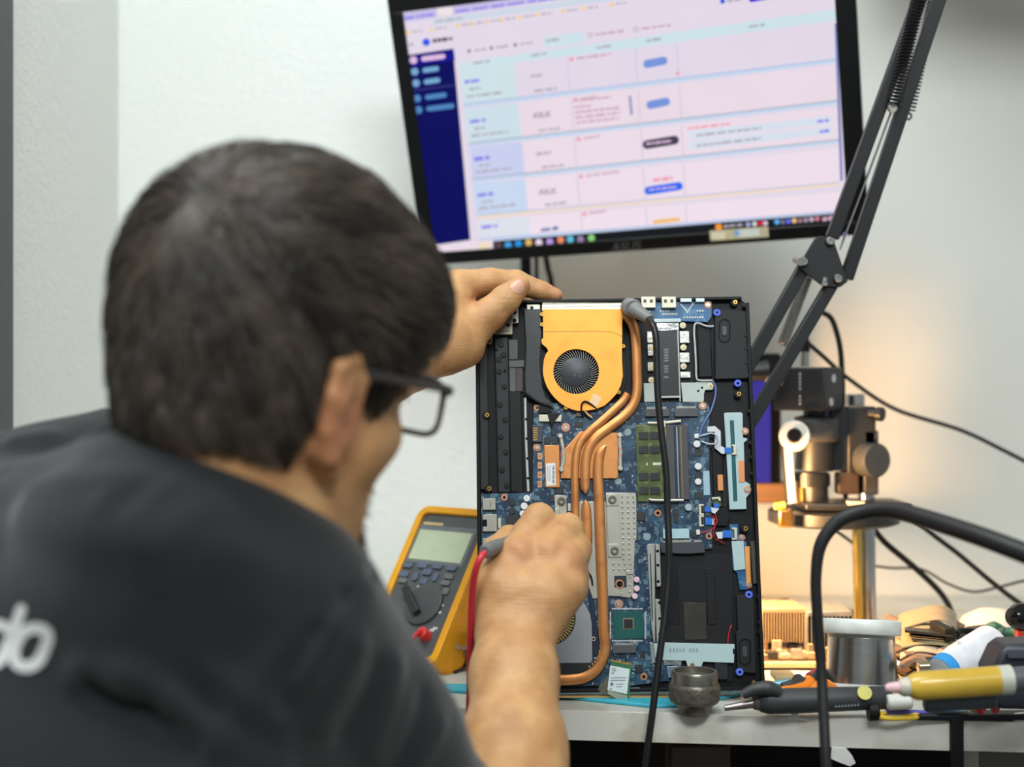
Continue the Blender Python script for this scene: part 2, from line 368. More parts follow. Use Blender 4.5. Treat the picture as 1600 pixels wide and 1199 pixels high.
for i, rw in enumerate(rows):
    quad('row%d' % i, rw[5], [at(rw, 0, 0), at(rw, 1, 0), at(rw, 1, 1), at(rw, 0, 1)], 2)
    quad('rowl%d' % i, rw[4], [at(rw, 0, 0), at(rw, .143, 0), at(rw, .143, 1), at(rw, 0, 1)], 3)
    p, q = at(rw, 0, 1.06), at(rw, 1, 1.06); strip('gap' + ('o' if i == 3 else ''), (240, 220, 200) if i == 3 else (196, 214, 238), p[0], p[1], q[0], q[1], 5, 3)
    p, q = at(rw, 0, 1.0), at(rw, 1, 1.0); strip('linedark' if i in (1, 2) else 'lineblue', (150, 165, 175) if i in (1, 2) else (170, 185, 225), p[0], p[1], q[0], q[1], 1.5, 4)
    for u in cxs[2:5]:
        p, q = at(rw, u, .03), at(rw, u, .97); quad('rule', (206, 200, 220), [(p[0] - .8, p[1]), (p[0] + .8, p[1]), (q[0] + .8, q[1]), (q[0] - .8, q[1])], 4)
    p = at(rw, .01, .38); words('violet', (138, 130, 232), p[0], p[1], p[0] + 26, p[1] - 3, 6, 5, 2)
    if i < 4:
        p = at(rw, .02, .6); words('grey', (165, 170, 180), p[0], p[1], p[0] + 18, p[1] - 2, 4, 5, 2)
        p = at(rw, .01, .8); words('grey', (178, 172, 182), p[0], p[1], p[0] + 58, p[1] - 7, 4, 5, 5)
        p = at(rw, .19, .87); words('grey', (170, 160, 170), p[0], p[1], p[0] + 36, p[1] - 4, 4, 5, 3)
    p = at(rw, .296, .10); dot('rose2', (238, 160, 178), p[0], p[1], 3.5, 5); words('rose', (204, 168, 184), p[0] + 8, p[1] - 1, p[0] + (62 if i in (0, 3) else 34), p[1] - (8 if i in (0, 3) else 5), 4, 5, 5)
def txt(s_, px, py, size, key, col, lay, italic=0, parent=scr, frame=MP, z0=-.0012, ang=None, name='screen_lettering', mt=None, ext=0):
    cu = bpy.data.curves.new(name, 'FONT'); cu.body = s_; cu.size = size; cu.shear = italic; cu.align_x = 'CENTER'; cu.align_y = 'CENTER'; cu.extrude = ext
    o = bpy.data.objects.new(name, cu); COL.objects.link(o); dg = bpy.context.evaluated_depsgraph_get()
    me = bpy.data.meshes.new_from_object(o.evaluated_get(dg)); bpy.data.objects.remove(o); bpy.data.curves.remove(cu)
    me.materials.clear(); me.materials.append(mt or glow('screen_' + key, col))
    o = bpy.data.objects.new(name, me); COL.objects.link(o); o.parent = parent; WM[o.name] = wm(parent)
    z = z0 + .00012 * lay; u, v = frame.uv(px, py, z)
    o.matrix_local = Matrix.Translation((u, v, z)) @ Matrix.Rotation(ang or 0, 4, 'Z'); return o
for (x, y, i) in ((845, 180, 1), (854, 300, 3)): txt('ASUS', x, y, .0095, 'ink', (40, 40, 50), 5, .3)
words('grey', (178, 172, 182), 829, 119, 848, 117, 5, 5, 2); words('grey', (178, 172, 182), 838, 241, 862, 238, 5, 5, 2); words('steelblue', (90, 120, 170), 845, 360, 874, 356, 6, 5, 2)
for k, (y, n) in enumerate(((158, 60), (168, 28), (176, 72), (184, 70), (192, 68))):
    words('rose', (180, 145, 160), 896 + k, y, 896 + k + n, y - n * .11, 4, 5, 6)
quad('scroll', (140, 155, 195), [(982, 150), (986, 149), (989, 179), (985, 180)], 5)
pill('btn', (120, 150, 220), 1005, 100, 1043, 95, 13, 5); pill('btn', (120, 150, 220), 1010, 164, 1047, 159, 13, 5)
pill('btnd', (66, 64, 80), 1004, 226, 1061, 219, 14, 5); words('pinkw', (225, 190, 225), 1010, 225, 1050, 220, 4, 6, 5)
pill('btnb', (46, 110, 240), 1007, 298, 1067, 291, 13, 5); words('pinkw', (225, 190, 225), 1014, 297, 1058, 292, 3, 6, 5)
words('rose2', (238, 160, 178), 1020, 282, 1052, 278, 6, 5, 3); pill('orange', (246, 190, 110), 1020, 347, 1063, 343, 6, 5)
words('rose2', (226, 150, 165), 1074, 201, 1143, 193, 4, 5, 6)
for y in (211, 227):
    quad('cyan2', (216, 224, 238), [(1076, y - 6), (1300, y - 30), (1300, y - 18), (1077, y + 8)], 4); words('grey', (160, 160, 172), 1088, y + 1, 1190, y - 11, 4, 5, 8)
words('violet', (138, 130, 232), 1277, 190, 1296, 188, 5, 5, 2); words('violet', (138, 130, 232), 1281, 206, 1297, 204, 5, 5, 2)
quad('scroll2', (120, 130, 185), [(1304, 37), (1308, 36), (1317, 282), (1313, 283)], 5)
dot('rose2', (238, 160, 178), 1059, 115, 3, 5)
# task bar
quad('taskbar', (22, 26, 30), [(770, 377), (1335, 330), (1337, 352), (771, 398)], 3)
quad('taskbar_light', (236, 220, 232), [(680, 384), (770, 374), (771, 392), (681, 402)], 4); quad('cream', (240, 222, 190), [(748, 380), (764, 378), (765, 391), (749, 393)], 5)
tb = [(779, 384, (90, 70, 80)), (794, 383, (70, 160, 230)), (810, 381, (40, 150, 220)), (826, 379, (220, 180, 110)), (842, 379, (235, 215, 230)), (859, 378, (190, 150, 230)), (876, 375, (235, 140, 110)), (891, 374, (100, 190, 220)), (907, 374, (150, 130, 170)), (924, 372, (140, 210, 120)),
      (1123, 355, (250, 150, 50)), (1169, 351, (160, 165, 210)), (1179, 350, (210, 210, 210)), (1188, 349, (220, 30, 50)), (1196, 349, (210, 190, 210)), (1214, 347, (90, 180, 240)), (1223, 347, (120, 110, 130)), (1232, 346, (90, 110, 235)), (1241, 345, (240, 190, 130)), (1250, 345, (150, 120, 130)), (1259, 344, (160, 140, 160)), (1268, 343, (190, 170, 180)), (1277, 342, (200, 120, 140))]
for i, (x, y, c_) in enumerate(tb): dot('tb%d' % i, c_, x, y, 5.5 if x < 1160 else 4, 5)
words('grey', (160, 150, 160), 1131, 354, 1162, 351, 5, 5, 3); words('rose', (204, 168, 184), 1285, 343, 1306, 340, 7, 5, 3)
m = MB(); ms = []
for k, (q, mt) in UI.items():
    m.cur = len(ms); ms.append(mt); m.add(q.v, q.f)
pic = m.build('screen_picture', ms, scr, world=False)
txt('ASUS', 977, 386, .016, 'none', (0, 0, 0), 0, .25, mon, MP, .0017, name='maker_lettering', mt=mat('bezel_print', (74, 74, 74), .4))
# paper sticker on the bezel
for x0, y0, x1, y1, c_, nm in ((1110, 377, 1200, 354, (188, 182, 150), 'tape_strip'), (1112, 375, 1133, 362, (214, 210, 186), 'paper_label'), (1152, 371, 1186, 357, (208, 216, 214), 'paper_label')):
    u0, v0 = MP.uv(x0, y0, .002); u1, v1 = MP.uv(x1, y1, .002)
    MB().box((u0, min(v0, v1), .0015), (u1, max(v0, v1), .0019 if nm == 'tape_strip' else .0022)).build(nm, mat('lab%d%d' % (x0, y0), c_, .6), mon, world=False)
u0, v0 = MP.uv(1151, 364, .0023); MB().lathe([(.0035, 0), (.0035, .0004), (0, .0004)], 16, Matrix.Translation((u0, v0, .0022))).build('round_sticker', mat('blue_sticker', (120, 170, 225), .5), mon, world=False)
# wall mount behind the screen
back = MM @ Vector((MW / 2, MH / 2, -.05)); 
MB().box((back.x - .06, WY - .012, back.z - .08), (back.x + .06, WY - .001, back.z + .08)).build('mount_plate', black, mon, bevel=.002)
MB().bar(back, (back.x, WY - .01, back.z), .03, .03, Vector((1, 0, 0))).build('mount_arm', black, mon)
# cables and post hanging below the screen
for i, (pts, r, lb) in enumerate((([(821, 395, 1.83), (822, 430, 1.83), (823, 520, 1.84), (826, 700, 1.85)], .007, 'thick black power cable hanging below the monitor, leftmost of three'),
        ([(838, 395, 1.83), (838, 440, 1.84), (838, 560, 1.85), (842, 700, 1.86)], .0026, 'thin black cable hanging below the monitor, middle of three'),
        ([(852, 395, 1.83), (856, 420, 1.84), (862, 450, 1.85), (868, 560, 1.86), (866, 700, 1.86)], .004, 'black cable bowing out below the monitor, third from the left of three'))):
    pp = [P(*q) for q in pts]; pp.append(Vector((pp[-1].x, 1.87, DESK + .004)))
    tag(MB().tube(pp, r, 8).build('monitor_cable', rubber), lb, 'cable')
# ---------------------------------------------------------------- articulated lamp arm
blk = mat('arm_black', (30, 32, 33), .45, bump=.1, bs=700)
arm = thing('desk_lamp', 'black spring-balanced articulated desk lamp reaching down behind the laptop', 'lamp', P(1190, 600, 1.47))
side = Vector((0, 1, 0))
DJ = 1.47
def abar(name, p0, p1, w_=.013, h_=.013, d=.0): return MB().bar(p0, p1, w_, h_, side).build(name, blk, arm, bevel=.0012)
# lower pair of bars, from behind the laptop up to the joint
abar('lower_bar', P(1097, 701, 1.455), P(1263, 405, 1.455)); abar('end_plate', P(1095, 695, 1.463), P(1106, 780, 1.463), .02, .006); abar('lower_bar', P(1105, 775, 1.455), P(1302, 440, 1.455))
# upper pair of bars
up1 = (P(1300, 372, 1.462), P(1462, -70, 1.44)); up2 = (P(1322, 436, 1.462), P(1490, -70, 1.44))
abar('upper_bar', *up1); abar('upper_bar', *up2)
hx = MB()
poly = [(1297, 370), (1303, 376), (1325, 440), (1313, 449), (1285, 447), (1250, 420), (1252, 408), (1272, 374), (1280, 369)]
for dd, nm in ((1.445, 'joint_plate'), (1.475, 'joint_plate')):
    pts = [P(x, y, dd) for x, y in poly]; n = len(pts)
    MB().add(pts + [p + Vector((0, .003, 0)) for p in pts], [tuple(range(n)), tuple(range(n, 2 * n))[::-1]] + [(i, (i + 1) % n, n + (i + 1) % n, n + i) for i in range(n)]).build(nm, blk, arm, bevel=.0008)
def bolt(px, py, d, r=.0045):
    p = P(px, py, d); o = MB().lathe([(r, 0), (r, .002), (r * .75, .0035), (r * .4, .0035), (r * .4, .002), (0, .002)], 14, Matrix.Translation(p) @ Matrix.Rotation(math.pi / 2, 4, 'X')).build('bolt', steel, arm)
for x, y, r in ((1297, 377, .0047), (1256, 409, .0047), (1309, 435, .0047), (1288, 443, .0036), (1288, 437, .003), (1394, 169, .0052)): bolt(x, y, 1.443 if x != 1394 else 1.437, r)
MB().cyl(P(1394, 169, 1.437), P(1398, 173, 1.478), .003, n=10).build('spring_pin', steel, arm)
MB().cyl(P(1252, 409, 1.43), P(1244, 406, 1.49), .0042, n=12).build('wing_nut', nickel, arm)
def spring(name, p0, p1, r, turns, wr, m_):
    p0, p1 = Vector(p0), Vector(p1); d = p1 - p0; q = d.to_track_quat('Z', 'Y').to_matrix(); pts = []
    for i in range(turns * 8 + 1):
        a = i / 8 * 2 * math.pi; pts.append(p0 + d * (i / (turns * 8)) + q @ Vector((math.cos(a) * r, math.sin(a) * r, 0)))
    return MB().tube(pts, wr, 4, sm=0).build(name, m_, arm)
blks = mat('spring_black', (52, 53, 56), .3, .6); grs = mat('spring_grey', (150, 150, 146), .35, .9)
spring('spring', P(1396, 165, 1.436), P(1450, -70, 1.43), .0068, 44, .0011, blks)
spring('spring', P(1420, 176, 1.474), P(1475, -70, 1.46), .0058, 44, .0010, blks)
spring('spring', P(1263, 430, 1.475), P(1222, 540, 1.475), .0055, 34, .0009, grs)
MB().tube([P(1419, 176, 1.474), P(1424, 180, 1.474), P(1421, 187, 1.474), P(1415, 184, 1.474)], .0012, 6).build('spring_hook', steel, arm)
MB().tube([P(1392, 176, 1.447), P(1350, 290, 1.45), P(1312, 390, 1.455)], .0012, 6).build('tension_rod', steel, arm)
# lamp head hidden behind the laptop: it gives the warm light on the wall
hd = P(1098, 765, 1.46)
hM = Matrix.Translation(hd) @ (Vector((.60, .50, -.62))).to_track_quat('-Z', 'Y').to_matrix().to_4x4()
MB().lathe([(.012, .05), (.022, .045), (.03, .02), (.042, -.025), (.040, -.025), (.028, .018), (.018, .04), (0, .04)], 28, hM).build('lamp_shade', blk, arm)
bulb = MB().lathe([(.008, .035), (.014, .015), (.012, .002), (0, -.002)], 20, hM).build('bulb', glow('warm_bulb', (255, 205, 130), 6), arm)
MB().bar(P(1102, 745, 1.462), hM @ Vector((0, 0, .045)), .012, .012, side).build('head_link', blk, arm)
ld = bpy.data.lights.new('desk_lamp_bulb', 'SPOT'); ld.energy = 12; ld.color = (1, .55, .22); ld.shadow_soft_size = .02; ld.spot_size = math.radians(150); ld.spot_blend = .45
lo = bpy.data.objects.new('desk_lamp_bulb', ld); COL.objects.link(lo); lo.matrix_world = hM @ Matrix.Translation((0, 0, -.028))

# ---------------------------------------------------------------- video microscope on its stand
mic = thing('video_microscope', 'black video microscope on a steel post in front of the right wall', 'microscope', P(1350, 960, 1.60))
mblk = mat('microscope_black', (34, 35, 37), .42, bump=.1, bs=500)
def vbox(name, px0, py0, px1, py1, d, dep, rz, m_, bevel=.002, parent=mic, cx=None):
    c0 = P((px0 + px1) / 2, (py0 + py1) / 2, d); wx = abs(px1 - px0) * d / FPX; hz = abs(py1 - py0) * d / FPX
    M = Matrix.Translation(c0) @ Matrix.Rotation(rz, 4, 'Z')
    return MB().box((-wx / 2, -dep / 2, -hz / 2), (wx / 2, dep / 2, hz / 2), M).build(name, m_, parent, bevel=bevel)
# camera box seen corner-on
c0 = P(1263, 608, 1.60); rz = math.radians(52); MB_ = Matrix.Translation(c0) @ Matrix.Rotation(rz, 4, 'Z')
cb = MB().box((-.0245, -.0315, -.0245), (.0245, .0315, .0245), MB_).build('camera_box', mblk, mic, bevel=.002)
CI = MB_
for dz in (.012, -.0155):   # round badges on the right side of the box
    MB().lathe([(.0045, 0), (.0045, .0006), (0, .0006)], 18, CI @ Matrix.Translation((.002 if 0 else -.0245, -.006, dz)) @ Matrix.Rotation(-math.pi / 2, 4, 'Y')).build('badge', mat('badge_white', (196, 196, 196), .5), cb) if 0 else None
fx = Vector((math.cos(rz), math.sin(rz), 0)); fy = Vector((-math.sin(rz), math.cos(rz), 0))   # faces: -fy toward right-front, -fx toward left-front
for dz in (.012, -.0145):
    M = Matrix.Translation(c0 + Vector((0, 0, dz)) - fy * .0315 - fx * (.004 - dz * .25)) @ (-fy).to_track_quat('Z', 'Y').to_matrix().to_4x4()
    MB().lathe([(.0048, 0), (.0048, .0006), (0, .0006)], 18, M).build('badge', mat('badge_white', (196, 196, 196), .5), cb)
for k in range(9):           # lettering column on the left face, too small to read
    M = Matrix.Translation(c0 - fx * .0247 + fy * (-.002) + Vector((0, 0, .017 - k * .0042))) @ (-fx).to_track_quat('Z', 'Y').to_matrix().to_4x4()
    if k != 5: MB().box((-.0011, -.0014, 0), (.0011, .0014, .0004), M).build('lettering', mat('print_grey', (170, 170, 170), .5), cb)
MB().cyl(P(1257, 572, 1.60), P(1257, 548, 1.60), .0055, n=16, bev=.0006).build('connector', nickel, mic)
MB().cyl(P(1257, 550, 1.60), P(1258, 512, 1.60), .0062, .0035, n=14).build('plug', rubber, mic)
MB().cyl(P(1197, 590, 1.585), P(1222, 596, 1.585), .005, n=14).build('side_connector', nickel, mic)
MB().cyl(P(1170, 582, 1.59), P(1200, 580, 1.59), .010, .012, n=18).build('side_cap', mblk, mic)
# neck, lens barrel
MB().lathe([(.017, -.02), (.017, 0), (.022, .001), (.022, .006), (.012, .008), (.012, .016), (0, .016)], 28, Matrix.Translation(P(1272, 660, 1.60))).build('lens_mount', mblk, mic)
MB().cyl(P(1276, 690, 1.60), P(1276, 655, 1.60), .0265, n=30, bev=.003).build('coupler', mat('coupler_grey', (62, 62, 60), .4), mic)
MB().cyl(P(1272, 735, 1.60), P(1274, 688, 1.60), .0215, n=30).build('lens_barrel', mblk, mic)
mb = MB(); p = P(1266, 750, 1.60)
for k in range(40):
    a = 2 * math.pi * k / 40; mb.box((.0205, -.0013, -.0065), (.0222, .0013, .0065), Matrix.Translation(p) @ Matrix.Rotation(a, 4, 'Z'))
mb.cyl(p - Vector((0, 0, .0075)), p + Vector((0, 0, .0085)), .0208, n=32); mb.build('zoom_ring', mblk, mic, kind=None)
MB().cyl(P(1272, 785, 1.60), P(1270, 752, 1.60), .0165, n=28).build('lower_barrel', mblk, mic)
MB().box(tuple(P(1241, 786, 1.59) - Vector((.0, .004, 0))), tuple(P(1254, 752, 1.59) + Vector((0, .004, 0)))).build('amber_window', mat('amber', (214, 150, 70), .35), mic, bevel=.001)
# white knob collar on the front with its black axle, and the white strap below it
kM = Matrix.Translation(P(1242, 682, 1.555)) @ Vector((-.25, -1, .1)).to_track_quat('Z', 'Y').to_matrix().to_4x4()
MB().ringlathe([(.0168, 0), (.0168, .010), (.0155, .0115), (.0085, .0115), (.0075, .008), (.0075, 0)], 30, kM).build('collar', mat('collar_white', (214, 212, 202), .45), mic)
MB().lathe([(.0075, -.02), (.0075, .018), (.0068, .019), (0, .019)], 22, kM).build('axle', glossblack, mic)
MB().bar(P(1231, 700, 1.57), P(1238, 786, 1.58), .008, .0015, Vector((1, 0, 0))).build('strap', mat('strap_white', (206, 204, 200), .6), mic)
MB().bar(P(1222, 690, 1.575), P(1230, 786, 1.585), .004, .003, Vector((1, 0, 0))).build('strap_edge', mblk, mic)
# focus rack
vbox('rack_block', 1318, 635, 1362, 740, 1.62, .04, 0, mblk); vbox('rack_slide', 1345, 672, 1368, 772, 1.615, .03, 0, mat('slide_grey', (52, 53, 56), .4))
vbox('support_arm', 1292, 640, 1322, 735, 1.615, .028, 0, mblk)
MB().cyl(P(1337, 634, 1.62), P(1337, 616, 1.62), .0105, n=24, bev=.001).build('post_cap', steel, mic)
MB().cyl(P(1358, 646, 1.60), P(1372, 647, 1.595), .005, n=16).build('lock_screw', mblk, mic); MB().cyl(P(1370, 647, 1.597), P(1380, 648, 1.592), .0082, n=18, bev=.001).build('lock_knob', mblk, mic)
MB().cyl(P(1352, 718, 1.60), P(1371, 720, 1.58), .0195, n=32, bev=.002).build('focus_knob', mat('knob_grey', (66, 67, 68), .5), mic)
MB().cyl(P(1340, 718, 1.61), P(1354, 718, 1.60), .008, n=16).build('focus_axle', mblk, mic)
vbox('hanging_block', 1306, 738, 1340, 772, 1.61, .02, 0, mat('block_brown', (58, 44, 32), .5))
# ring carrier and post
ctr = P(1302, 801, 1.60)
MB().lathe([(.0, -.009), (.066, -.009), (.0735, -.006), (.0735, .006), (.07, .008), (.055, .008), (.0, .008)], 48, Matrix.Translation(ctr + Vector((0, 0, -.004)))).build('ring_carrier', mblk, mic)
MB().box(tuple(ctr + Vector((-.042, -.05, .006))), tuple(ctr + Vector((.076, .03, .014)))).build('carrier_bracket', mblk, mic, bevel=.002)
br = mat('brass', (205, 150, 75), .3, 1)
MB().box(tuple(P(1217, 825, 1.53)), tuple(P(1240, 797, 1.528) + Vector((0, .01, 0)))).build('brass_clip', br, mic, bevel=.002)
MB().cyl(P(1210, 792, 1.54), P(1226, 789, 1.54), .0035, n=12).build('clip_screw', mat('yellow_tip', (226, 208, 60), .4), mic)
MB().box(tuple(P(1326, 790, 1.545)), tuple(P(1352, 784, 1.545) + Vector((0, .012, 0)))).build('scale_plate', mat('scale_cream', (190, 186, 170), .5), mic, bevel=.0006)
MB().cyl(Vector((P(1356, 800, 1.61).x, 1.61, DESK + .012)), P(1352, 640, 1.62), .0095, n=24).build('post', mat('post_steel', (190, 192, 192), .22, 1), mic)
MB().cyl(Vector((P(1342, 800, 1.60).x, 1.60, DESK + .012)), P(1338, 800, 1.60), .0052, n=16).build('brass_rod', mat('brass_pale', (226, 196, 110), .25, 1), mic)
MB().box((P(1300, 900, 1.6).x, 1.55, DESK), (P(1400, 900, 1.6).x, 1.75, DESK + .013)).build('base_plate', mblk, mic, bevel=.003)
# small screen with a blue picture behind the microscope, on a wooden box
wb = thing('wooden_box', 'brown wooden box carrying the small blue screen by the wall', 'box', P(1190, 860, 1.76))
b0, b1 = P(1030, 760, 1.74), P(1238, 790, 1.74)
wbm = mat('brown_wood', (104, 72, 42), .6, var=.2, vs=20, aniso=(.3, 1, 3))
pz = P(0, 787, 1.74).z
MB().box((b0.x, 1.74, P(0, 787, 1.74).z), (b1.x, 1.86, P(0, 756, 1.74).z)).build('box_top', wbm, wb, bevel=.002)
for xx in (b0.x + .002, b0.x + .016): MB().box((xx, 1.745, DESK), (xx + .010, 1.855, pz)).build('side', wbm, wb)
ss = thing('small_screen', 'small black-cased screen with a plain blue picture behind the microscope', 'screen', P(1195, 757, 1.74))
d0, d1 = P(1120, 757, 1.75), P(1222, 552, 1.75)
MB().box((d0.x, 1.752, d0.z), (d1.x, 1.80, d1.z)).build('case', glossblack, ss, bevel=.004)
e0, e1 = P(1130, 757, 1.75), P(1204, 596, 1.75)
MB().box((e0.x, 1.7495, e0.z + .002), (e1.x, 1.7525, e1.z)).build('screen', glow('screen_blueviolet', (58, 52, 150), 1), ss)
# ---------------------------------------------------------------- loose cables
def cable(name, pts, r, lb, m_=None, n=10, sm=10, cat='cable'):
    return tag(MB().tube([P(*q) for q in pts], r, n, sm).build(name, m_ or rubber), lb, cat)
cable('camera_cable', [(1258, 520, 1.60), (1262, 535, 1.61), (1285, 556, 1.64), (1330, 595, 1.68), (1400, 640, 1.72), (1500, 672, 1.74), (1570, 705, 1.72), (1660, 752, 1.70)], .0026, 'thin black cable running from the microscope camera down along the right wall')
cable('looped_cable', [(1283, 487, 1.64), (1300, 500, 1.64), (1312, 540, 1.64), (1316, 590, 1.645), (1317, 640, 1.65), (1318, 700, 1.66), (1322, 800, 1.68)], .0032, 'black cable bent over beside the camera box and dropping behind the rack')
cable('hot_air_hose', [(1296, 1290, 1.10), (1291, 1199, 1.10), (1287, 1120, 1.11), (1283, 1040, 1.12), (1277, 960, 1.12), (1275, 900, 1.12), (1283, 850, 1.12), (1310, 815, 1.12), (1350, 800, 1.115), (1395, 798, 1.10), (1450, 812, 1.07), (1530, 838, 1.03), (1610, 868, 1.0), (1700, 900, .98), (1950, 985, .98), (2300, 1050, 1.02), (2600, 1240, 1.1)],
      [.0042, .0043, .0043, .0043, .0044, .0045, .0052, .0058, .0062, .0068, .0072,   .0074, .0076, .0076, .0076, .0076, .0076], 'thick black cord arching in front of the bench and hanging over its edge', mat('cord_black', (30, 30, 31), .5, bump=.2, bs=250), 14)
cable('thin_wall_cable', [(1368, 885, 1.70), (1395, 888, 1.72), (1440, 890, 1.72), (1480, 912, 1.72), (1520, 925, 1.72), (1560, 918, 1.72), (1600, 908, 1.70), (1640, 905, 1.70)], .0016, 'thinnest black wire sagging across the wall behind the microscope post')
cable('cable_to_bench', [(1366, 828, 1.62), (1385, 850, 1.63), (1430, 888, 1.65), (1468, 925, 1.66), (1486, 955, 1.66), (1491, 985, 1.67)], .0036, 'black cable curving from the microscope down into the heap on the bench')
cable('cable_to_right', [(1420, 806, 1.66), (1466, 842, 1.65), (1500, 868, 1.64), (1550, 910, 1.63), (1598, 946, 1.62), (1660, 980, 1.6)], .0030, 'straight black cable slanting down to the black knob at the bench end')
cable('short_wire', [(1300, 826, 1.60), (1318, 838, 1.62), (1334, 850, 1.64), (1345, 858, 1.66)], .0018, 'short thin wire hanging under the microscope ring carrier')
# ---------------------------------------------------------------- the open laptop
BL, BR, TL, TR = P(748, 1085, 1.300), P(1196, 1079, 1.297), P(739, 470, 1.360), P(1167, 463, 1.357)
ex = ((BR - BL) + (TR - TL)).normalized(); ey = ((TL - BL) + (TR - BR)); ey = (ey - ex * ey.dot(ex)).normalized(); ez = ex.cross(ey)
LM = frameM(BL, ex, ey, ez); LP = PF(LM)
lap = thing('laptop', 'opened black laptop base standing on end with copper heat pipes and blue circuit board bare', 'laptop', M=LM)
pl_blk = mat('laptop_black', (16, 17, 19), .45, bump=.2, bs=1200, spec=.25); pl_dk = mat('laptop_inner', (22, 23, 25), .45, bump=.2, bs=900, spec=.28)
pl_gr = mat('laptop_strip', (42, 44, 46), .42, bump=.1, bs=900, spec=.35); mylar = mat('mylar', (60, 63, 65), .28, var=.15, vs=25)
copper = mat('copper', (222, 152, 92), .34, .8, var=.10, vs=70, col2=(196, 120, 70), c2lo=.5, c2hi=.78)
cufan = mat('copper_cover', (252, 174, 64), .42, .25, var=.06, vs=40, col2=(240, 156, 54), c2lo=.5, c2hi=.8)
alu = mat('shield_metal', (186, 184, 172), .36, .7, var=.06, vs=60); ltblue = mat('bracket_paint', (176, 200, 202), .5, var=.05)
plate = mat('plate_grey', (186, 196, 190), .45, var=.05); gold = mat('gold', (224, 180, 96), .28, 1); chip = mat('chip_black', (38, 40, 42), .5)
conn = mat('connector_cream', (206, 202, 180), .4, .3); cuhole = mat('copper_ring', (214, 150, 116), .4, .6); silv = mat('fin_silver', (214, 208, 190), .3, .9)
orange_t = mat('copper_tape', (226, 150, 98), .45); bluetab = mat('ribbon_blue', (24, 104, 200), .45); ribbon = mat('ribbon_white', (212, 218, 220), .45)
grom = mat('grommet_blue', (84, 112, 226), .5)
def pcbmat(key, base, trace, hi):
    m = bpy.data.materials.new(key); m.use_nodes = True; nt = m.node_tree; N = nt.nodes; L = nt.links; b = N['Principled BSDF']
    b.inputs['Roughness'].default_value = .35
    tc = N.new('ShaderNodeTexCoord')
    vo = N.new('ShaderNodeTexVoronoi'); vo.distance = 'CHEBYCHEV'; vo.inputs['Scale'].default_value = 260; L.new(tc.outputs['Object'], vo.inputs['Vector'])
    br = N.new('ShaderNodeTexBrick'); br.inputs['Scale'].default_value = 160; br.inputs['Mortar Size'].default_value = .035; br.inputs['Color1'].default_value = (0, 0, 0, 1); br.inputs['Color2'].default_value = (.35, .35, .35, 1); br.inputs['Mortar'].default_value = (1, 1, 1, 1)
    L.new(tc.outputs['Object'], br.inputs['Vector'])
    nz = N.new('ShaderNodeTexNoise'); nz.inputs['Scale'].default_value = 55; nz.inputs['Detail'].default_value = 2; L.new(tc.outputs['Object'], nz.inputs['Vector'])
    r1 = N.new('ShaderNodeValToRGB'); r1.color_ramp.elements[0].position = .45; r1.color_ramp.elements[1].position = .62
    L.new(nz.outputs['Fac'], r1.inputs['Fac'])
    mu = N.new('ShaderNodeMath'); mu.operation = 'MULTIPLY'; L.new(br.outputs['Color'], mu.inputs[0]); L.new(r1.outputs['Color'], mu.inputs[1])
    mx = N.new('ShaderNodeMix'); mx.data_type = 'RGBA'; mx.inputs['A'].default_value = lin(base); mx.inputs['B'].default_value = lin(trace); L.new(mu.outputs[0], mx.inputs['Factor'])
    r2 = N.new('ShaderNodeValToRGB'); r2.color_ramp.elements[0].position = .78; r2.color_ramp.elements[1].position = .86
    sp = N.new('ShaderNodeSeparateColor'); L.new(vo.outputs['Color'], sp.inputs[0]); L.new(sp.outputs[0], r2.inputs['Fac'])
    m3 = N.new('ShaderNodeMath'); m3.operation = 'MULTIPLY'; L.new(r2.outputs['Color'], m3.inputs[0]); m3.inputs[1].default_value = .55
    mx2 = N.new('ShaderNodeMix'); mx2.data_type = 'RGBA'; mx2.inputs['B'].default_value = lin(hi); L.new(mx.outputs['Result'], mx2.inputs['A']); L.new(m3.outputs[0], mx2.inputs['Factor'])
    L.new(mx2.outputs['Result'], b.inputs['Base Color']); MATS[key] = m; return m
pcb = pcbmat('circuit_blue', (22, 50, 76), (66, 106, 128), (120, 150, 164)); pcb2 = pcbmat('circuit_blue_bright', (26, 84, 132), (60, 120, 160), (90, 140, 175))
pcbg = pcbmat('module_green', (76, 92, 44), (112, 122, 70), (130, 140, 90))
def uvs(pts, h): return [LP.uv(x, y, h) for x, y in pts]
def lb(name, m, x0, y0, x1, y1, h0, h1, par=lap, bev=.0004, **k):
    a = LP.uv(x0, y0, h1); b = LP.uv(x1, y1, h1); c = LP.uv(x1, y0, h1); d = LP.uv(x0, y1, h1)
    u0 = (a[0] + d[0]) / 2; u1 = (b[0] + c[0]) / 2; v1 = (a[1] + c[1]) / 2; v0 = (b[1] + d[1]) / 2
    return MB().box((min(u0, u1), min(v0, v1), h0), (max(u0, u1), max(v0, v1), h1)).build(name, m, par, world=False, bevel=bev, **k)
def lp(name, m, pts, h0, h1, par=lap, bev=.0004, **k): return MB().prism(uvs(pts, h1), h0, h1).build(name, m, par, world=False, bevel=bev, **k)
PXM = 1.325 / FPX
def lc(name, m, px, py, r, h0, h1, par=lap, hole=0, n=18, **k):
    u, v = LP.uv(px, py, h1); M = Matrix.Translation((u, v, 0)); r *= PXM; hole *= PXM; b_ = min(r * .15, .0004)
    if hole: return MB().ringlathe([(r, h0), (r, h1 - b_), (r - b_, h1), (hole, h1), (hole, h0)], n, M).build(name, m, par, world=False, **k)
    return MB().lathe([(r, h0), (r, h1 - b_), (r - b_, h1), (0, h1)], n, M).build(name, m, par, world=False, **k)
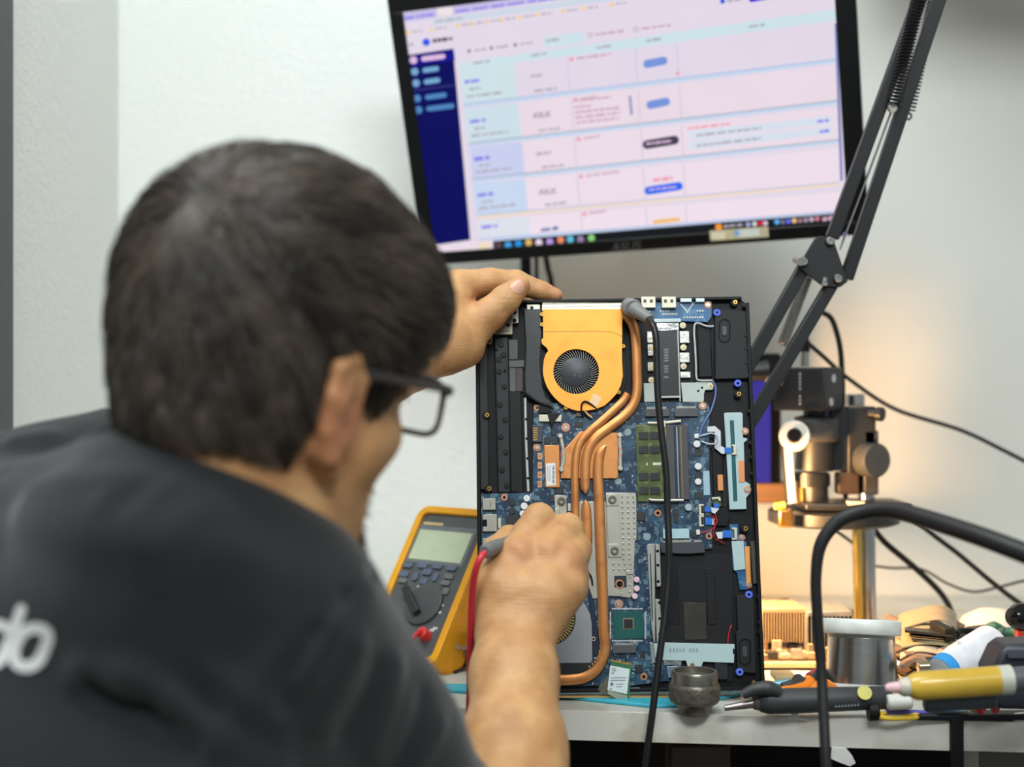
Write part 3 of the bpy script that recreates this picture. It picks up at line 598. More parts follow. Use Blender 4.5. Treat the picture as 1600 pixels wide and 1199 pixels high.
def lt(name, m, pts, r, par=lap, n=8, sm=8, **k):
    return MB().tube([LP.uv(x, y, h) + (h,) for x, y, h in pts], r, n, sm).build(name, m, par, world=False, **k)
def lw(name, m, pts, width, h, th, par=lap, sm=8, bev=.0008, tips=None):          # flat strip or pipe along picture points; width in px
    c = catmull([Vector(LP.uv(x, y, h) + (0,)) for x, y in pts], sm); n = len(c); ws = [q * PXM / 2 for q in lerpn(width, n)]
    K = 10; vs = []; fs = []
    for i in range(n):
        t = (c[min(i + 1, n - 1)] - c[max(i - 1, 0)]).normalized(); s_ = Vector((t.y, -t.x, 0))
        for k in range(K):                                                          # rounded-rectangle section
            a = 2 * math.pi * (k + .5) / K; ca, sa = math.cos(a), math.sin(a)
            q = 3.2; f = (abs(ca) ** q + abs(sa) ** q) ** (-1 / q)
            vs.append(c[i] + s_ * (ca * f * ws[i]) + Vector((0, 0, h - th / 2 + sa * f * th / 2)))
    fs = [(i * K + k, i * K + (k + 1) % K, (i + 1) * K + (k + 1) % K, (i + 1) * K + k) for i in range(n - 1) for k in range(K)]
    fs += [tuple(range(K))[::-1], tuple(range((n - 1) * K, n * K))]
    return MB().add(vs, fs).build(name, m, par, world=False, sharp=1.2)
# tray and rim
W_, H_ = (BR - BL).length, ((TL - BL).length + (TR - BR).length) / 2
MB().prism([(.002, 0), (W_ - .002, 0), (W_, .002), (W_, H_ - .008), (W_ - .008, H_), (.006, H_), (0, H_ - .006), (0, .002)], -.019, -.0065).build('base_shell', pl_blk, lap, world=False, bevel=.0015)
for x0, y0, x1, y1 in ((0, .0, .0035, H_ - .004), (W_ - .0035, 0, W_, H_ - .006), (.002, 0, W_ - .002, .0035), (.005, H_ - .0032, W_ - .007, H_)):
    MB().box((x0, y0, -.007), (x1, y1, 0)).build('rim', pl_blk, lap, world=False, bevel=.0008)
FLR = -.0064
lp('palm_rest_floor', pl_dk, [(1030, 866), (1145, 866), (1145, 1066), (1030, 1066)], FLR, -.0055)
# left side: rails, rubber-dotted hinge bar, tape
lb('rail', pl_gr, 749, 540, 763, 766, FLR, -.003, bev=.001)
bar_ = lp('hinge_bar', pl_gr, [(772, 528), (794, 526), (798, 770), (778, 771)], FLR, -.0028, bev=.0012)
for x, y in ((787, 555), (779.5, 562), (780, 581), (788, 604), (781, 633), (789.5, 656), (782.5, 683), (790.5, 707), (784.5, 735), (791.5, 759), (783, 539)):
    lc('rubber_dot', black, x, y, 4.2, -.003, -.0016, bar_)
for x, y in ((776, 547), (789, 580)): lc('bar_hole', glossblack, x, y, 2.6, -.003, -.0026, bar_)
lp('inner_strip', pl_dk, [(795, 612), (814, 612), (818, 770), (798, 770)], FLR, -.0032, bev=.0008)
lb('tape', mat('tape_grey', (88, 90, 92), .5), 795, 531, 809, 562, FLR, -.0033); lb('tape', mat('tape_grey2', (96, 98, 98), .5), 795, 563, 819, 574, FLR, -.003); lb('tape', mat('tape_grey'.replace('y', 'y'), (88, 90, 92)), 796, 575, 806, 612, FLR, -.0033); lb('tape', mat('tape_brown', (66, 60, 58), .5), 806, 575, 817, 612, FLR, -.0033)
lw('ruler_strip', mat('strip_white', (200, 204, 200), .35, .4), [(820.5, 622), (822, 690), (825.5, 768)], 4.2, -.0022, .0015)
for y in (655, 685.5, 716.5, 747.5): lc('strip_hole', glossblack, 821 + (y - 622) * .033, y, 2.0, -.0025, -.0017)
# hinge plates
hp = lp('hinge_plate', mat('hinge_metal', (140, 132, 118), .38, .8), [(771, 482), (790, 470), (801, 470), (801, 523), (773, 523)], -.005, .0006)
for x, y in ((776, 507.5), (794, 508), (785, 498)): lc('screw_hole', glossblack, x, y, 3.2, .0004, .0009, hp)
for k in range(7): lb('stamped_mark', mat('stamp', (96, 90, 80), .5), 777 + k * 3, 516.5, 779 + k * 3, 519, .0004, .0007, hp, bev=0)
h2 = lb('hinge_plate', mat('hinge_light', (186, 190, 188), .35, .8), 800.5, 474, 810, 505, -.005, -.0002)
for y in (488, 501): lc('screw_hole', glossblack, 804, y, 3.4, -.0004, .0001, h2)
lp('bracket', mat('bracket_metal', (150, 140, 124), .4, .7), [(763, 524), (770, 524), (768, 538), (762, 538)], -.005, -.001); lc('bracket_hole', glossblack, 765, 533, 2.2, -.0012, -.0007)
tab = lb('silver_tab', alu, 823, 476, 844, 484, -.005, -.001); lc('tab_notch', glossblack, 831, 481, 2.8, -.0012, -.0007, tab)
lp('mylar_sheet', mylar, [(819, 483), (845, 483), (846, 520), (843, 566), (847, 604), (852, 620), (864, 632), (866, 639), (850, 634), (822, 620), (820, 590), (822, 540)], -.004, -.0015)
lt('cable_bundle', rubber, [(818, 612, -.001), (826, 618, -.0005), (838, 627, 0), (850, 632, .0003), (862, 636, .0003)], .0013)
lp('cable_wrap', rubber, [(842, 630), (858, 630), (862, 645), (842, 647)], -.003, -.0002)
lp('lcd_connector', conn, [(842, 648), (878, 648), (877, 659), (842, 659)], -.004, -.0005)
lp('cable_wrap', rubber, [(855, 646), (876, 646), (866, 660), (863, 668), (858, 657)], -.001, .0004)
# main circuit board
BH = -.0032
bpoly = [(834, 632), (870, 630), (980, 630), (1104, 628), (1108, 636), (1108, 735), (1112, 775), (1113, 858), (1034, 858), (1016, 850), (1018, 1002), (1046, 1006), (1046, 1064), (985, 1072), (856, 1072), (752, 1060), (752, 772), (832, 770)]
board = lp('circuit_board', pcb, bpoly, -.0048, BH, bev=0)
# small soldered pieces: too many and too fine to tell apart
def inside(x, y, poly):
    c = False; j = len(poly) - 1
    for i in range(len(poly)):
        if (poly[i][1] > y) != (poly[j][1] > y) and x < (poly[j][0] - poly[i][0]) * (y - poly[i][1]) / (poly[j][1] - poly[i][1]) + poly[i][0]: c = not c
        j = i
    return c
sm = MB(); r = random.Random(3); cols = [chip, mat('smd_tan', (150, 128, 96), .5), mat('smd_grey', (150, 156, 156), .35, .6), mat('smd_white', (206, 212, 212), .5), mat('smd_blue', (60, 110, 150), .5)]
k = 0
while k < 1500:
    x, y = r.uniform(752, 1112), r.uniform(630, 1070)
    if not inside(x, y, bpoly): continue
    if r.random() < .35: x = r.gauss(960, 60); y = r.gauss(930, 90)
    if not inside(x, y, bpoly): continue
    w_, l_ = r.choice([(.0006, .0011), (.0005, .0008), (.0009, .0016), (.0005, .0022)]);
    if r.random() < .5: w_, l_ = l_, w_
    u, v = LP.uv(x, y, BH); sm.cur = r.choices(range(5), [3, 2, 3, 3, 3])[0]
    sm.box((u - w_ / 2, v - l_ / 2, BH - .0001), (u + w_ / 2, v + l_ / 2, BH + (.0004 if sm.cur < 3 else .0002))); k += 1
sm.build('soldered_components', cols, board, world=False, kind='stuff')
for x0, y0, x1, y1 in ((850, 683, 859.5, 694), (862, 685, 871, 694), (861, 671, 868.5, 680), (795.5, 780, 803.5, 790), (796, 794, 804, 803), (860, 773, 868, 785), (868, 760, 880, 772), (899, 659, 911, 668), (994, 800, 1008, 814), (1086, 702, 1096, 713), (1086, 740, 1096, 752), (1085, 769, 1098, 780), (1052, 795, 1061, 806), (1053, 807, 1060, 817), (1001, 1017, 1008, 1029), (992, 1039, 1004, 1052), (790, 806, 812, 828), (905, 1000, 911, 1010), (1080, 830, 1090, 840), (1087, 679, 1092, 687)):
    lb('chip', chip, x0, y0, x1, y1, BH - .0002, BH + .0009, board, bev=.0002)
for x, y, r_, m in ((1089, 694, 5.6, white), (1091, 729, 5.6, white), (1091, 753, 5.2, white), (1076, 793, 5.8, mat('cap_grey', (170, 186, 194), .35, .5)), (1044, 799, 5.6, mat('cap_pink', (226, 196, 210), .4)), (823, 779, 5.4, white), (819, 791, 5.6, white), (817, 803, 5.2, white), (995, 906, 4.6, mat('cap_rose', (220, 190, 200), .4)), (995, 920, 4.6, mat('cap_rose', (0, 0, 0))), (992, 932, 4.6, mat('cap_rose', (0, 0, 0)))):
    lc('capacitor', m, x, y, r_, BH - .0003, BH + .0032, board)
for x, y, r_, h_ in ((788, 777.5, 5.6, 2.4), (1028, 802, 5.8, 2.6), (1108, 838, 5.6, 2.6), (1006, 1058, 5.8, 2.6), (839, 637.5, 5.2, 2.8), (884, 668, 7.2, 4.2), (839, 699.5, 6.2, 3), (1098, 634.5, 6.2, 3), (967, 944, 7, 4)):
    lc('mounting_ring', cuhole, x, y, r_, BH - .0002, BH + .0004, board, hole=h_)
for x, y, r_ in ((884, 668, 4), (839, 699.5, 3.2), (1098, 634.5, 3.3), (967, 944, 4.2)): lc('screw', nickel, x, y, r_, BH, BH + .0012, board)
for x, y in ((788, 777.5), (1028, 802), (1108, 838), (1006, 1058)): lc('hole', glossblack, x, y, 2.6, BH, BH + .0002, board)
for y in (713, 727.5, 742, 757): lb('contact_pad', cuhole, 840, y - 5, 847, y + 5, BH - .0001, BH + .0002, board); lc('contact', gold, 843.5, y - 1, 2.2, BH, BH + .0008, board)
for x, y, r_ in ((981, 675.5, 6), (966, 752, 6), (1011, 839, 6.2)): lc('round_pad', mat('pad_grey', (140, 160, 166), .4), x, y, r_, BH - .0001, BH + .0003, board)
bc = lb('battery_socket', mat('socket_slate', (56, 60, 74), .45), 832, 665, 848, 691, BH - .0003, BH + .0028, board)
for k in range(6): lb('contact_pin', gold, 833, 668.5 + k * 3.6, 840, 670.3 + k * 3.6, BH + .0026, BH + .0031, bc, bev=0)
# m.2 and card sockets
def socket(x0, y0, x1, y1, pins_top=True):
    s_ = lb('card_socket', mat('socket_grey', (76, 76, 78), .45), x0, y0 + 3, x1, y1, BH - .0003, BH + .0028, board)
    m = MB()
    for k in range(int((x1 - x0 - 6) / 2.2)):
        x = x0 + 3 + k * 2.2; a = LP.uv(x, y0, BH + .001); b = LP.uv(x + 1.2, y0 + 4, BH + .001); m.box((a[0], b[1], BH), (b[0], a[1], BH + .001))
    m.build('socket_pins', mat('pin_white', (206, 204, 190), .35, .5), s_, world=False, kind='stuff')
socket(1008, 636, 1046, 651); socket(1054, 635, 1091, 651); socket(957, 1005, 994, 1021)
# memory module in its slot
slot = lb('memory_slot', mat('slot_grey', (70, 68, 70), .5), 1042, 664, 1076, 781, BH - .0002, BH + .0036, board)
lb('slot_groove', mat('slot_dark', (30, 46, 62), .3), 1054, 666, 1062, 779, BH + .0034, BH + .0038, slot, bev=0)
lb('slot_rail', mat('rail_silver', (160, 172, 178), .3, .8), 1058, 667, 1060, 778, BH + .0036, BH + .0042, slot, bev=0); lb('slot_rail', mat('rail_tan', (140, 124, 96), .3, .6), 1064, 667, 1066, 778, BH + .0034, BH + .0041, slot, bev=0)
lw('slot_clip', conn, [(1012, 661), (1034, 661), (1064, 658)], 4.5, BH + .004, .0012); lw('slot_clip', silv, [(1014, 780), (1024, 782), (1068, 782)], 4, BH + .0045, .0012); lb('slot_clip', conn, 1034, 657, 1040, 668, BH, BH + .004)
ram = lb('memory_module', pcbg, 995, 664, 1043, 784, BH + .0005, BH + .0022)
for y0 in (675, 697, 739, 761):
    for x0, x1 in ((998, 1013), (1016, 1031)): lb('memory_chip', mat('chip_slate', (44, 48, 50), .4), x0, y0, x1, y0 + 11.5, BH + .002, BH + .0032, ram, bev=.0002)
lb('module_contacts', gold, 1040.5, 666, 1043, 782, BH + .002, BH + .0024, ram, bev=0); lb('module_mark', mat('mark_white', (220, 226, 210), .5), 1020, 723, 1033, 727, BH + .002, BH + .00235, ram, bev=0)
lb('module_mark', mat('mark_white', (0, 0, 0)), 1010, 723, 1011.6, 728, BH + .002, BH + .00235, ram, bev=0)
# cooling: fan under the copper cover, fins, pipes
lb('fin_backing', pl_blk, 845, 470, 975, 483, -.006, -.0045)
fm = MB()
for k in range(75):
    x = 848 + k * 1.66; a = LP.uv(x, 473, .0015); b = LP.uv(x + .9, 484, .0015); fm.box((a[0], b[1], -.0045), (b[0], a[1], .0012))
a, b = LP.uv(847, 476.5, .0016), LP.uv(972.5, 478, .0016); fm.box((a[0], b[1], -.004), (b[0], a[1], .0016)); a, b = LP.uv(847, 481, .0016), LP.uv(972.5, 483.5, .0016); fm.box((a[0], b[1], -.004), (b[0], a[1], .0016))
fm.build('heat_sink_fins', silv, lap, world=False, kind='stuff')
fcx, fcy = 900.3, 580.8
fp = [(848, 483), (972.5, 483), (972, 560), (973.4, 588), (970, 603), (964, 615), (953, 627), (944, 634.5), (930, 640), (917, 642), (903, 642.5), (893, 640), (884, 636), (875, 630), (866, 621.5), (860, 614), (854.5, 605), (851, 596), (848.6, 586), (848, 577), (849.7, 562), (853, 553), (856.5, 548.5), (853, 541), (846.6, 537.5), (845.6, 530.6), (848.7, 528.5)]
HC = .0022
pp = uvs(fp, HC); cc = LP.uv(fcx, fcy, HC)
fan = thing  # (the cover is a part of the laptop)
cov = MB().holeprism(pp, cc, 36 * PXM, HC - .0016, HC, 72).build('fan_cover', cufan, lap, world=False, bevel=.0003)
lw('cover_fold', mat('copper_fold', (170, 118, 62), .4, .8), [(848, 518.5), (900, 518), (945, 518), (960, 520.5), (972, 526)], 1.1, HC + .0002, .0004, cov)
lp('fan_housing', pl_blk, [(846, 520), (850, 508), (975, 508), (980, 590), (975, 612), (950, 636), (915, 648), (890, 645), (862, 625), (846, 600), (842, 560)], -.006, -.0052)
fh = MB().ringlathe([(36.5 * PXM, -.0052), (36.5 * PXM, HC - .0016), (38 * PXM, HC - .0016), (38 * PXM, -.0052)], 48, Matrix.Translation((cc[0], cc[1], 0))).build('fan_wall', pl_blk, lap, world=False)
hub = MB().lathe([(23.5 * PXM, -.005), (23.5 * PXM, .0006), (22 * PXM, .0012), (0, .0013)], 40, Matrix.Translation(LP.uv(fcx - 1, fcy + 1, .001) + (0,))).build('fan_hub', mat('hub_slate', (56, 60, 66), .45, bump=.1), lap, world=False)
for x, y in ((897, 576), (906, 582), (898, 587), (905, 588)): lc('hub_dimple', mat('dimple', (84, 88, 94), .4), x, y, 1.5, .0012, .0015, hub)
fb = MB(); fbl = mat('blade_grey', (150, 148, 142), .35, .5)
for k in range(48):
    a = 2 * math.pi * k / 48; M = Matrix.Translation((cc[0], cc[1], 0)) @ Matrix.Rotation(a, 4, 'Z')
    p0, p1, p2 = Vector((22 * PXM, 0)), Vector((29 * PXM, 2.0 * PXM)), Vector((35.3 * PXM, 6.5 * PXM)); t = .00022
    for p, q in ((p0, p1), (p1, p2)):
        d = (q - p).normalized(); s_ = Vector((-d.y, d.x)) * t
        fb.add([M @ Vector((c_.x, c_.y, z)) for z in (-.004, .0003) for c_ in (p - s_, q - s_, q + s_, p + s_)], [(0, 1, 2, 3), (4, 5, 6, 7), (0, 1, 5, 4), (1, 2, 6, 5), (2, 3, 7, 6), (3, 0, 4, 7)])
fb.build('fan_blades', fbl, hub, world=False, kind='stuff')
for x, y in ((849.5, 535), (974, 541), (967, 613), (884, 637.5), (846.5, 491), (846.5, 507)): lc('cover_tab', gold, x, y, 3.2, -.002, HC - .0002, cov, hole=1.3)
lp('clear_tape', mat('clear_tape', (240, 206, 160), .3, var=.03), [(928, 614.5), (940.5, 622), (932, 636), (920, 630)], HC, HC + .00015, cov, bev=0)
lt('fan_cable', rubber, [(932, 639, .0015), (922, 631, .003), (914, 627.5, .0035), (909, 632, .003), (908.5, 642, .002), (912, 652, 0)], .0009)
for k, c_ in enumerate(((196, 60, 50), (222, 180, 60), (210, 206, 196), (40, 40, 40))): lt('fan_wire', mat('wire%d' % k, c_, .5), [(913, 638 + k * 2.2, .0012), (919, 646 + k * 1.5, 0), (925, 651 + k * 1.2, -.001)], .0005)
lb('fan_plug', mat('plug_olive', (110, 106, 84), .5), 900, 641, 912, 651, BH, BH + .002)
# copper plates with their spring brackets
lp('cold_plate', copper, [(876, 748), (876, 704), (884, 700), (907, 674), (966, 676), (966, 745), (963, 748)], BH + .001, -.0008)
vp = lp('copper_plate', copper, [(850, 696), (874, 696), (875, 762), (852, 762)], BH + .0004, -.0012)
st = lp('white_sticker', mat('sticker_white', (226, 230, 230), .5, var=.02), [(853, 724.5), (867.5, 723.5), (868.5, 758), (854, 759.5)], -.0013, -.0010, vp, bev=0)
for k in range(14): y = 728 + k * 2; lb('bar_code_line', mat('ink_black', (40, 40, 44), .6), 863, y, 866.5, y + (1.2 if k % 3 else .7), -.0011, -.00093, st, bev=0)
for k in range(3): lb('print_line', mat('ink_grey', (120, 124, 128), .6), 855.5 + k * 2.2, 728, 856.2 + k * 2.2, 752, -.0011, -.00093, st, bev=0)
for pts, sc_ in ((((875.5, 681), (878, 692), (880, 704), (880.5, 718), (877.5, 733)), ((875.5, 681), (877.5, 733.5))), (((968.5, 680), (968.5, 694), (969.5, 705), (969, 718), (969.5, 731)), ((968.5, 679.5), (969.5, 731.5)))):
    lw('spring_bracket', alu, pts, 6, .0006, .001)
    for x, y in sc_: lc('bracket_screw', nickel, x, y, 4.2, -.002, .0014)
    for f in (.45, .58): q = pts[2]; lc('rivet', cuhole, q[0], q[1] + (f - .5) * 80, 2.0, .0004, .0008)
def pinch(pts, n): return pts
lw('heat_pipe', copper, [(981, 615), (974, 626), (964, 636), (941, 657), (921, 674.5), (908, 690), (901, 708), (898.5, 735), (898.5, 770), (899, 800), (899.5, 830), (900, 852)], 13, .0012, .0028)
lw('heat_pipe', copper, [(966, 488), (974, 490.5), (983, 498), (991, 513), (994, 540), (995.5, 580), (995.3, 612), (988.5, 634), (973.5, 651.5), (951, 668.5), (931, 684.5), (919.5, 703), (915.2, 722), (914.4, 742), (914.4, 756), (914.6, 764), (915, 771)], [15.5] * 15 + [15, 13, 4], .0022, .0030)
lw('heat_pipe', copper, [(946.5, 696.5), (942, 702), (937, 711), (934.8, 728), (934.6, 750), (936, 775), (938, 835), (939.6, 878), (941.5, 920), (943.2, 983), (945.5, 1008), (942.5, 1028), (932.5, 1046), (915, 1058.5), (893, 1062.5), (862, 1063.5), (840, 1063.5)], [4, 11, 15.5] + [16.5] * 14, .0014, .0028)
lw('heat_pipe', copper, [(914.8, 782), (915.2, 788), (916, 797), (917, 822), (917, 845), (914, 869), (907, 887), (900, 896)], [4, 12, 15.5, 16.5, 17, 17, 16, 15], .0016, .0028)
for k in range(7):                                                                      # crimps on the inside of the bend
    t = k / 6; x = 937 - t * t * 16; y = 1018 + t * 24; lc('pipe_crimp', mat('copper_crimp', (236, 180, 120), .3, .9), x, y, 1.6, .0012, .0017)
# pierced metal shield with rows of pins
lp('shield_plate', alu, [(899, 784), (948, 784), (951, 935), (926, 936), (914, 900), (900, 880)], BH + .0002, -.0018)
sh = lp('pin_shield', alu, [(946.5, 770), (993, 770), (994.5, 778), (995, 843), (992, 847), (992, 862), (991, 880), (990.5, 900), (990, 928), (984, 935), (966, 932), (949, 932)], BH + .0004, -.0009)
lp('shield_step', alu, [(948.5, 790), (967.5, 790), (970, 850), (950, 851)], -.001, -.0004, sh)
lb('nut_plate', alu, 947, 772, 966, 791, -.001, .0002, sh); lb('nut_plate', alu, 950, 850, 971, 871, -.001, .0002, sh); lb('shield_tab', alu, 979, 892, 991, 898, -.001, .0004, sh)
lb('shield_window', mat('window_dark', (24, 40, 52), .4), 960, 900, 979, 918, -.0009, -.0006, sh, bev=0); lc('window_ring', cuhole, 968.3, 913, 7, -.0008, -.0002, sh, hole=5); lc('window_hole', glossblack, 968.3, 913, 5, -.0008, -.0004, sh)
pm = MB()
def pin(x, y):
    u, v = LP.uv(x, y, .0006); pm.lathe([(.00095, -.001), (.0008, .0002), (.0004, .0007), (0, .0008)], 8, Matrix.Translation((u, v, 0)))
for k in range(13):
    y = 776 + k * 8.1
    for c_ in range(3):
        if c_ == 2 and k > 8: continue
        pin(972 + c_ * 8.9 + k * .22, y + .3)
for y in (881, 889.5):
    for x in (958.6, 967.5, 976, 985): pin(x, y)
for y in (902, 914, 925): pin(984, y)
pin(971, 928)
pm.build('shield_pins', mat('pin_steel', (214, 212, 200), .28, .9), sh, world=False, kind='stuff')
ls = lp('shield_plate', alu, [(866, 774), (885, 774), (886, 812), (868, 812)], BH + .0004, -.0009); lb('shield_tab', alu, 867, 795, 874, 806, -.001, .0004, ls)
for x, y in ((957, 781), (960.5, 861), (877.5, 783)): lc('shield_nut', mat('nut_dark', (120, 118, 106), .35, .9), x, y, 6.4, -.001, .0016, hole=3)
lb('contact_block', mat('pad_silver', (190, 190, 180), .4, .5), 887, 787, 892, 799, BH, -.0006); lb('contact_block', mat('pad_copper', (196, 130, 96), .4, .5), 887, 800, 892, 810, BH, -.0006)
# chipset
cs = lp('chipset', mat('substrate_green', (16, 82, 78), .35), [(957.5, 956), (1004.5, 955.5), (1005.5, 998), (958.5, 999.5)], BH, BH + .0008, bev=.0002)
lb('die_frame', mat('die_frame', (120, 110, 84), .4), 973.5, 966, 990.5, 983.5, BH + .0007, BH + .0010, cs, bev=0); lb('die', mat('die_dark', (44, 42, 48), .18), 975, 968, 988.5, 982, BH + .0008, BH + .0014, cs, bev=.0001)
em = MB()
for k in range(22):
    for y in (951.5, 1001.5):
        a = LP.uv(957 + k * 2.2, y, BH + .0003); em.box((a[0] - .0004, a[1] - .0007, BH), (a[0] + .0004, a[1] + .0007, BH + .0004))
    for x in (953.8, 1008.5):
        a = LP.uv(x, 957 + k * 1.95, BH + .0003); em.box((a[0] - .0007, a[1] - .0004, BH), (a[0] + .0007, a[1] + .0004, BH + .0004))
em.build('chipset_capacitors', mat('smd_white', (0, 0, 0)), cs, world=False, kind='stuff')
# second fan, mostly behind the forearm
lf = [(800, 930), (895, 930), (907.5, 934.5), (915.5, 947), (922, 960), (924.5, 975), (925.5, 1030), (923, 1036), (800, 1037)]
c2 = LP.uv(857, 966, -.0004); MB().holeprism(uvs(lf, -.0004), c2, 42 * PXM, -.0016, -.0004, 60).build('lower_fan_cover', mat('fan_cover_grey', (150, 153, 156), .45, .3, var=.03), lap, world=False)
gb = MB()
for k in range(54):
    M = Matrix.Translation((c2[0], c2[1], 0)) @ Matrix.Rotation(2 * math.pi * k / 54, 4, 'Z')
    gb.box((28 * PXM, -.00065, -.0035), (40.5 * PXM, .00065, -.0005), M)
gb.build('lower_fan_blades', mat('blade_gold', (220, 186, 110), .3, .9), lap, world=False, kind='stuff')
MB().lathe([(28 * PXM, -.0035), (28 * PXM, -.0008), (0, -.0006)], 32, Matrix.Translation((c2[0], c2[1], 0))).build('lower_fan_hub', chip, lap, world=False)
lb('foam_strip', mat('foam_black', (34, 37, 40), .8, bump=.3, bs=800), 800, 1037, 925, 1058, -.005, -.0002)
lt('thin_black_wire', rubber, [(908, 888, .001), (918, 893, .0006), (924, 903, 0), (926, 915, -.001)], .0008)
lp('dark_board', mat('dark_navy', (18, 34, 56), .4), [(913, 903), (928, 903), (929, 950), (936, 1000), (936, 1026), (926, 1026), (922, 955)], BH - .0002, BH + .0006)
lc('fan_eyelet', silv, 927.5, 999, 3.6, BH, -.0004, hole=1.8)
# usb daughter board
ub = lp('port_board', pcb2, [(980, 471), (984, 468.5), (1001, 468), (1112, 470), (1112, 495), (1106, 503.5), (1095, 503), (1030, 501), (1004, 501), (990, 497), (983, 490)], -.0046, -.003, bev=.0002)
for x0 in (1002, 1034):
    p_ = lb('usb_port', conn, x0, 463.5, x0 + 22.5, 481, -.003, .0016, ub)
    for dx in (3.5, 13.5): lb('port_slot', mat('slot_shadow', (70, 66, 52), .5), x0 + dx, 468, x0 + dx + 4.5, 473, .0014, .00175, p_, bev=0)
lb('jack', mat('jack_pale', (190, 204, 204), .35, .3), 1063, 466, 1081, 472, -.003, .0004, ub); lb('jack', mat('jack_pale', (0, 0, 0)), 1087, 466, 1101, 472, -.003, .0004, ub)
lc('mounting_ring', cuhole, 1106, 476.5, 5.8, -.003, -.0024, ub, hole=3); lc('screw', nickel, 1106, 476.5, 3.4, -.003, -.0016, ub); lc('mounting_ring', mat('ring_red', (170, 70, 60), .5), 983.5, 476, 2.2, -.003, -.0026, ub, hole=1)
um = MB()
for x, y in [(1064 + k * 2, 476 + k * 2.2) for k in range(5)] + [(1082 - k * 2, 476 + k * 3) for k in range(5)] + [(1032 + k * 4, 486) for k in range(4)] + [(1003 + k * 6, 487) for k in range(3)] + [(1090 + k * 4, 486) for k in range(3)] + [(1070 + k * 4, 496) for k in range(8)] + [(1036 + k * 3, 491) for k in range(8)]:
    a = LP.uv(x, y, -.003); um.box((a[0] - .0007, a[1] - .0009, -.0032), (a[0] + .0007, a[1] + .0009, -.0026))
um.build('solder_points', mat('smd_white', (0, 0, 0)), ub, world=False, kind='stuff')
# ribbon cable and its brackets
lb('bright_bar', mat('bar_pale', (196, 214, 216), .4), 1022, 498, 1064, 503.5, -.005, -.002); lb('foil_tape', mat('foil', (206, 208, 206), .2, .9, bump=.8, bs=120), 1026, 505, 1061, 517, -.005, -.0022)
fr = lp('flat_ribbon', mat('ribbon_black', (40, 42, 43), .3, var=.1, vs=30), [(1028, 517), (1060, 517), (1063, 620), (1028, 619)], -.005, -.0024)
for k in range(11):
    if k not in (5, 9): lb('printed_mark', mat('print_dim', (112, 114, 116), .5), 1037 + (k % 2), 545 + k * 4.3, 1044.5, 548 + k * 4.3, -.0025, -.0022, fr, bev=0)
lb('ribbon_edge', mat('edge_pale', (196, 198, 196), .4), 1060, 516, 1062, 628, -.005, -.002); lb('ribbon_edge', mat('edge_pale', (0, 0, 0)), 1026, 619, 1064, 622, -.005, -.002)
for a in ((1011, 518, 1023, 536), (1012, 538, 1022, 556), (1012, 566, 1022, 580), (1062, 517.5, 1077, 536), (1062, 551, 1077.5, 566.5), (1063, 581, 1079, 590.5)): lb('foil_strip', mat('foil_white', (200, 200, 192), .35, .5, bump=.5, bs=200), *a, -.0055, -.003)
for x, y in ((1019, 544), (1019, 574), (1018, 594), (1067, 508.5), (1068, 543), (1068, 572.5), (1110, 603)):
    lc('screw_boss', conn, x, y, 5.2, -.0055, -.0022); lc('boss_screw', gold, x + .5, y, 2, -.0022, -.0016)
lb('grey_plate', plate, 1006, 599, 1024, 628.5, -.005, -.0025)
gp = lp('grey_plate', plate, [(1064, 598), (1087, 598), (1088, 597), (1113, 597), (1115, 607), (1113, 609.5), (1102, 609.5), (1100, 616), (1100, 627), (1098, 629), (1067, 628.5)], -.005, -.0025)
for x, y in ((1097, 606), (1091, 611)): lc('plate_hole', glossblack, x, y, 1.9, -.0026, -.0022, gp)
# speakers
def speaker(pts, oval, steps):
    s_ = lp('speaker_box', mat('speaker_black', (30, 31, 33), .5, bump=.2, bs=900, spec=.3), pts, FLR, -.0012, bev=.0008)
    (cx_, cy_), rw, rh = oval
    for k, (f, h) in enumerate(((1, -.0008), (.8, -.0011), (.42, -.0003))):
        if k == 1: continue
        out = []
        a_, b_ = rw * f, rh * f
        for i in range(28):
            t = 2 * math.pi * i / 28; dy = (b_ - a_ * 1.0) if b_ > a_ else 0
            out.append((cx_ + a_ * math.cos(t), cy_ + a_ * math.sin(t) + (dy if math.sin(t) > 0 else -dy)))
        u = uvs(out, h); n = len(u)
        if k == 0:
            inn = []
            for i in range(28):
                t = 2 * math.pi * i / 28; inn.append((cx_ + a_ * .78 * math.cos(t), cy_ + a_ * .78 * math.sin(t) + (dy if math.sin(t) > 0 else -dy)))
            q = uvs(inn, h); MB().add([(x, y, z) for z in (h - .0008, h) for x, y in u] + [(x, y, z) for z in (h - .0008, h) for x, y in q],
                [f_ for i in range(n) for j in [(i + 1) % n] for f_ in ((i, j, n + j, n + i), (n + i, n + j, 3 * n + j, 3 * n + i), (2 * n + j, 2 * n + i, 3 * n + i, 3 * n + j))]).build('surround', glossblack, s_, world=False)
        else: MB().prism(u, -.0012, h).build('cone', mat('cone_grey', (60, 62, 64), .4), s_, world=False, bevel=.0004)
speaker([(1117, 484), (1142, 483), (1166, 486), (1170, 592), (1117, 593)], ((1132, 517), 9.5, 19), 3)
speaker([(1151, 931), (1166, 930), (1178, 934), (1182, 1053), (1152, 1050), (1150, 988), (1153, 986)], ((1164, 1019), 9.5, 21), 3)
lb('side_well', pl_blk, 1090, 508, 1112, 590, FLR, -.0045, bev=.001); 
for x, y in ((1120.5, 488.5), (1153, 599), (1170.5, 929.5), (1156, 1050.5)): lc('grommet', grom, x, y, 5.8, -.004, -.0002, hole=2.2)
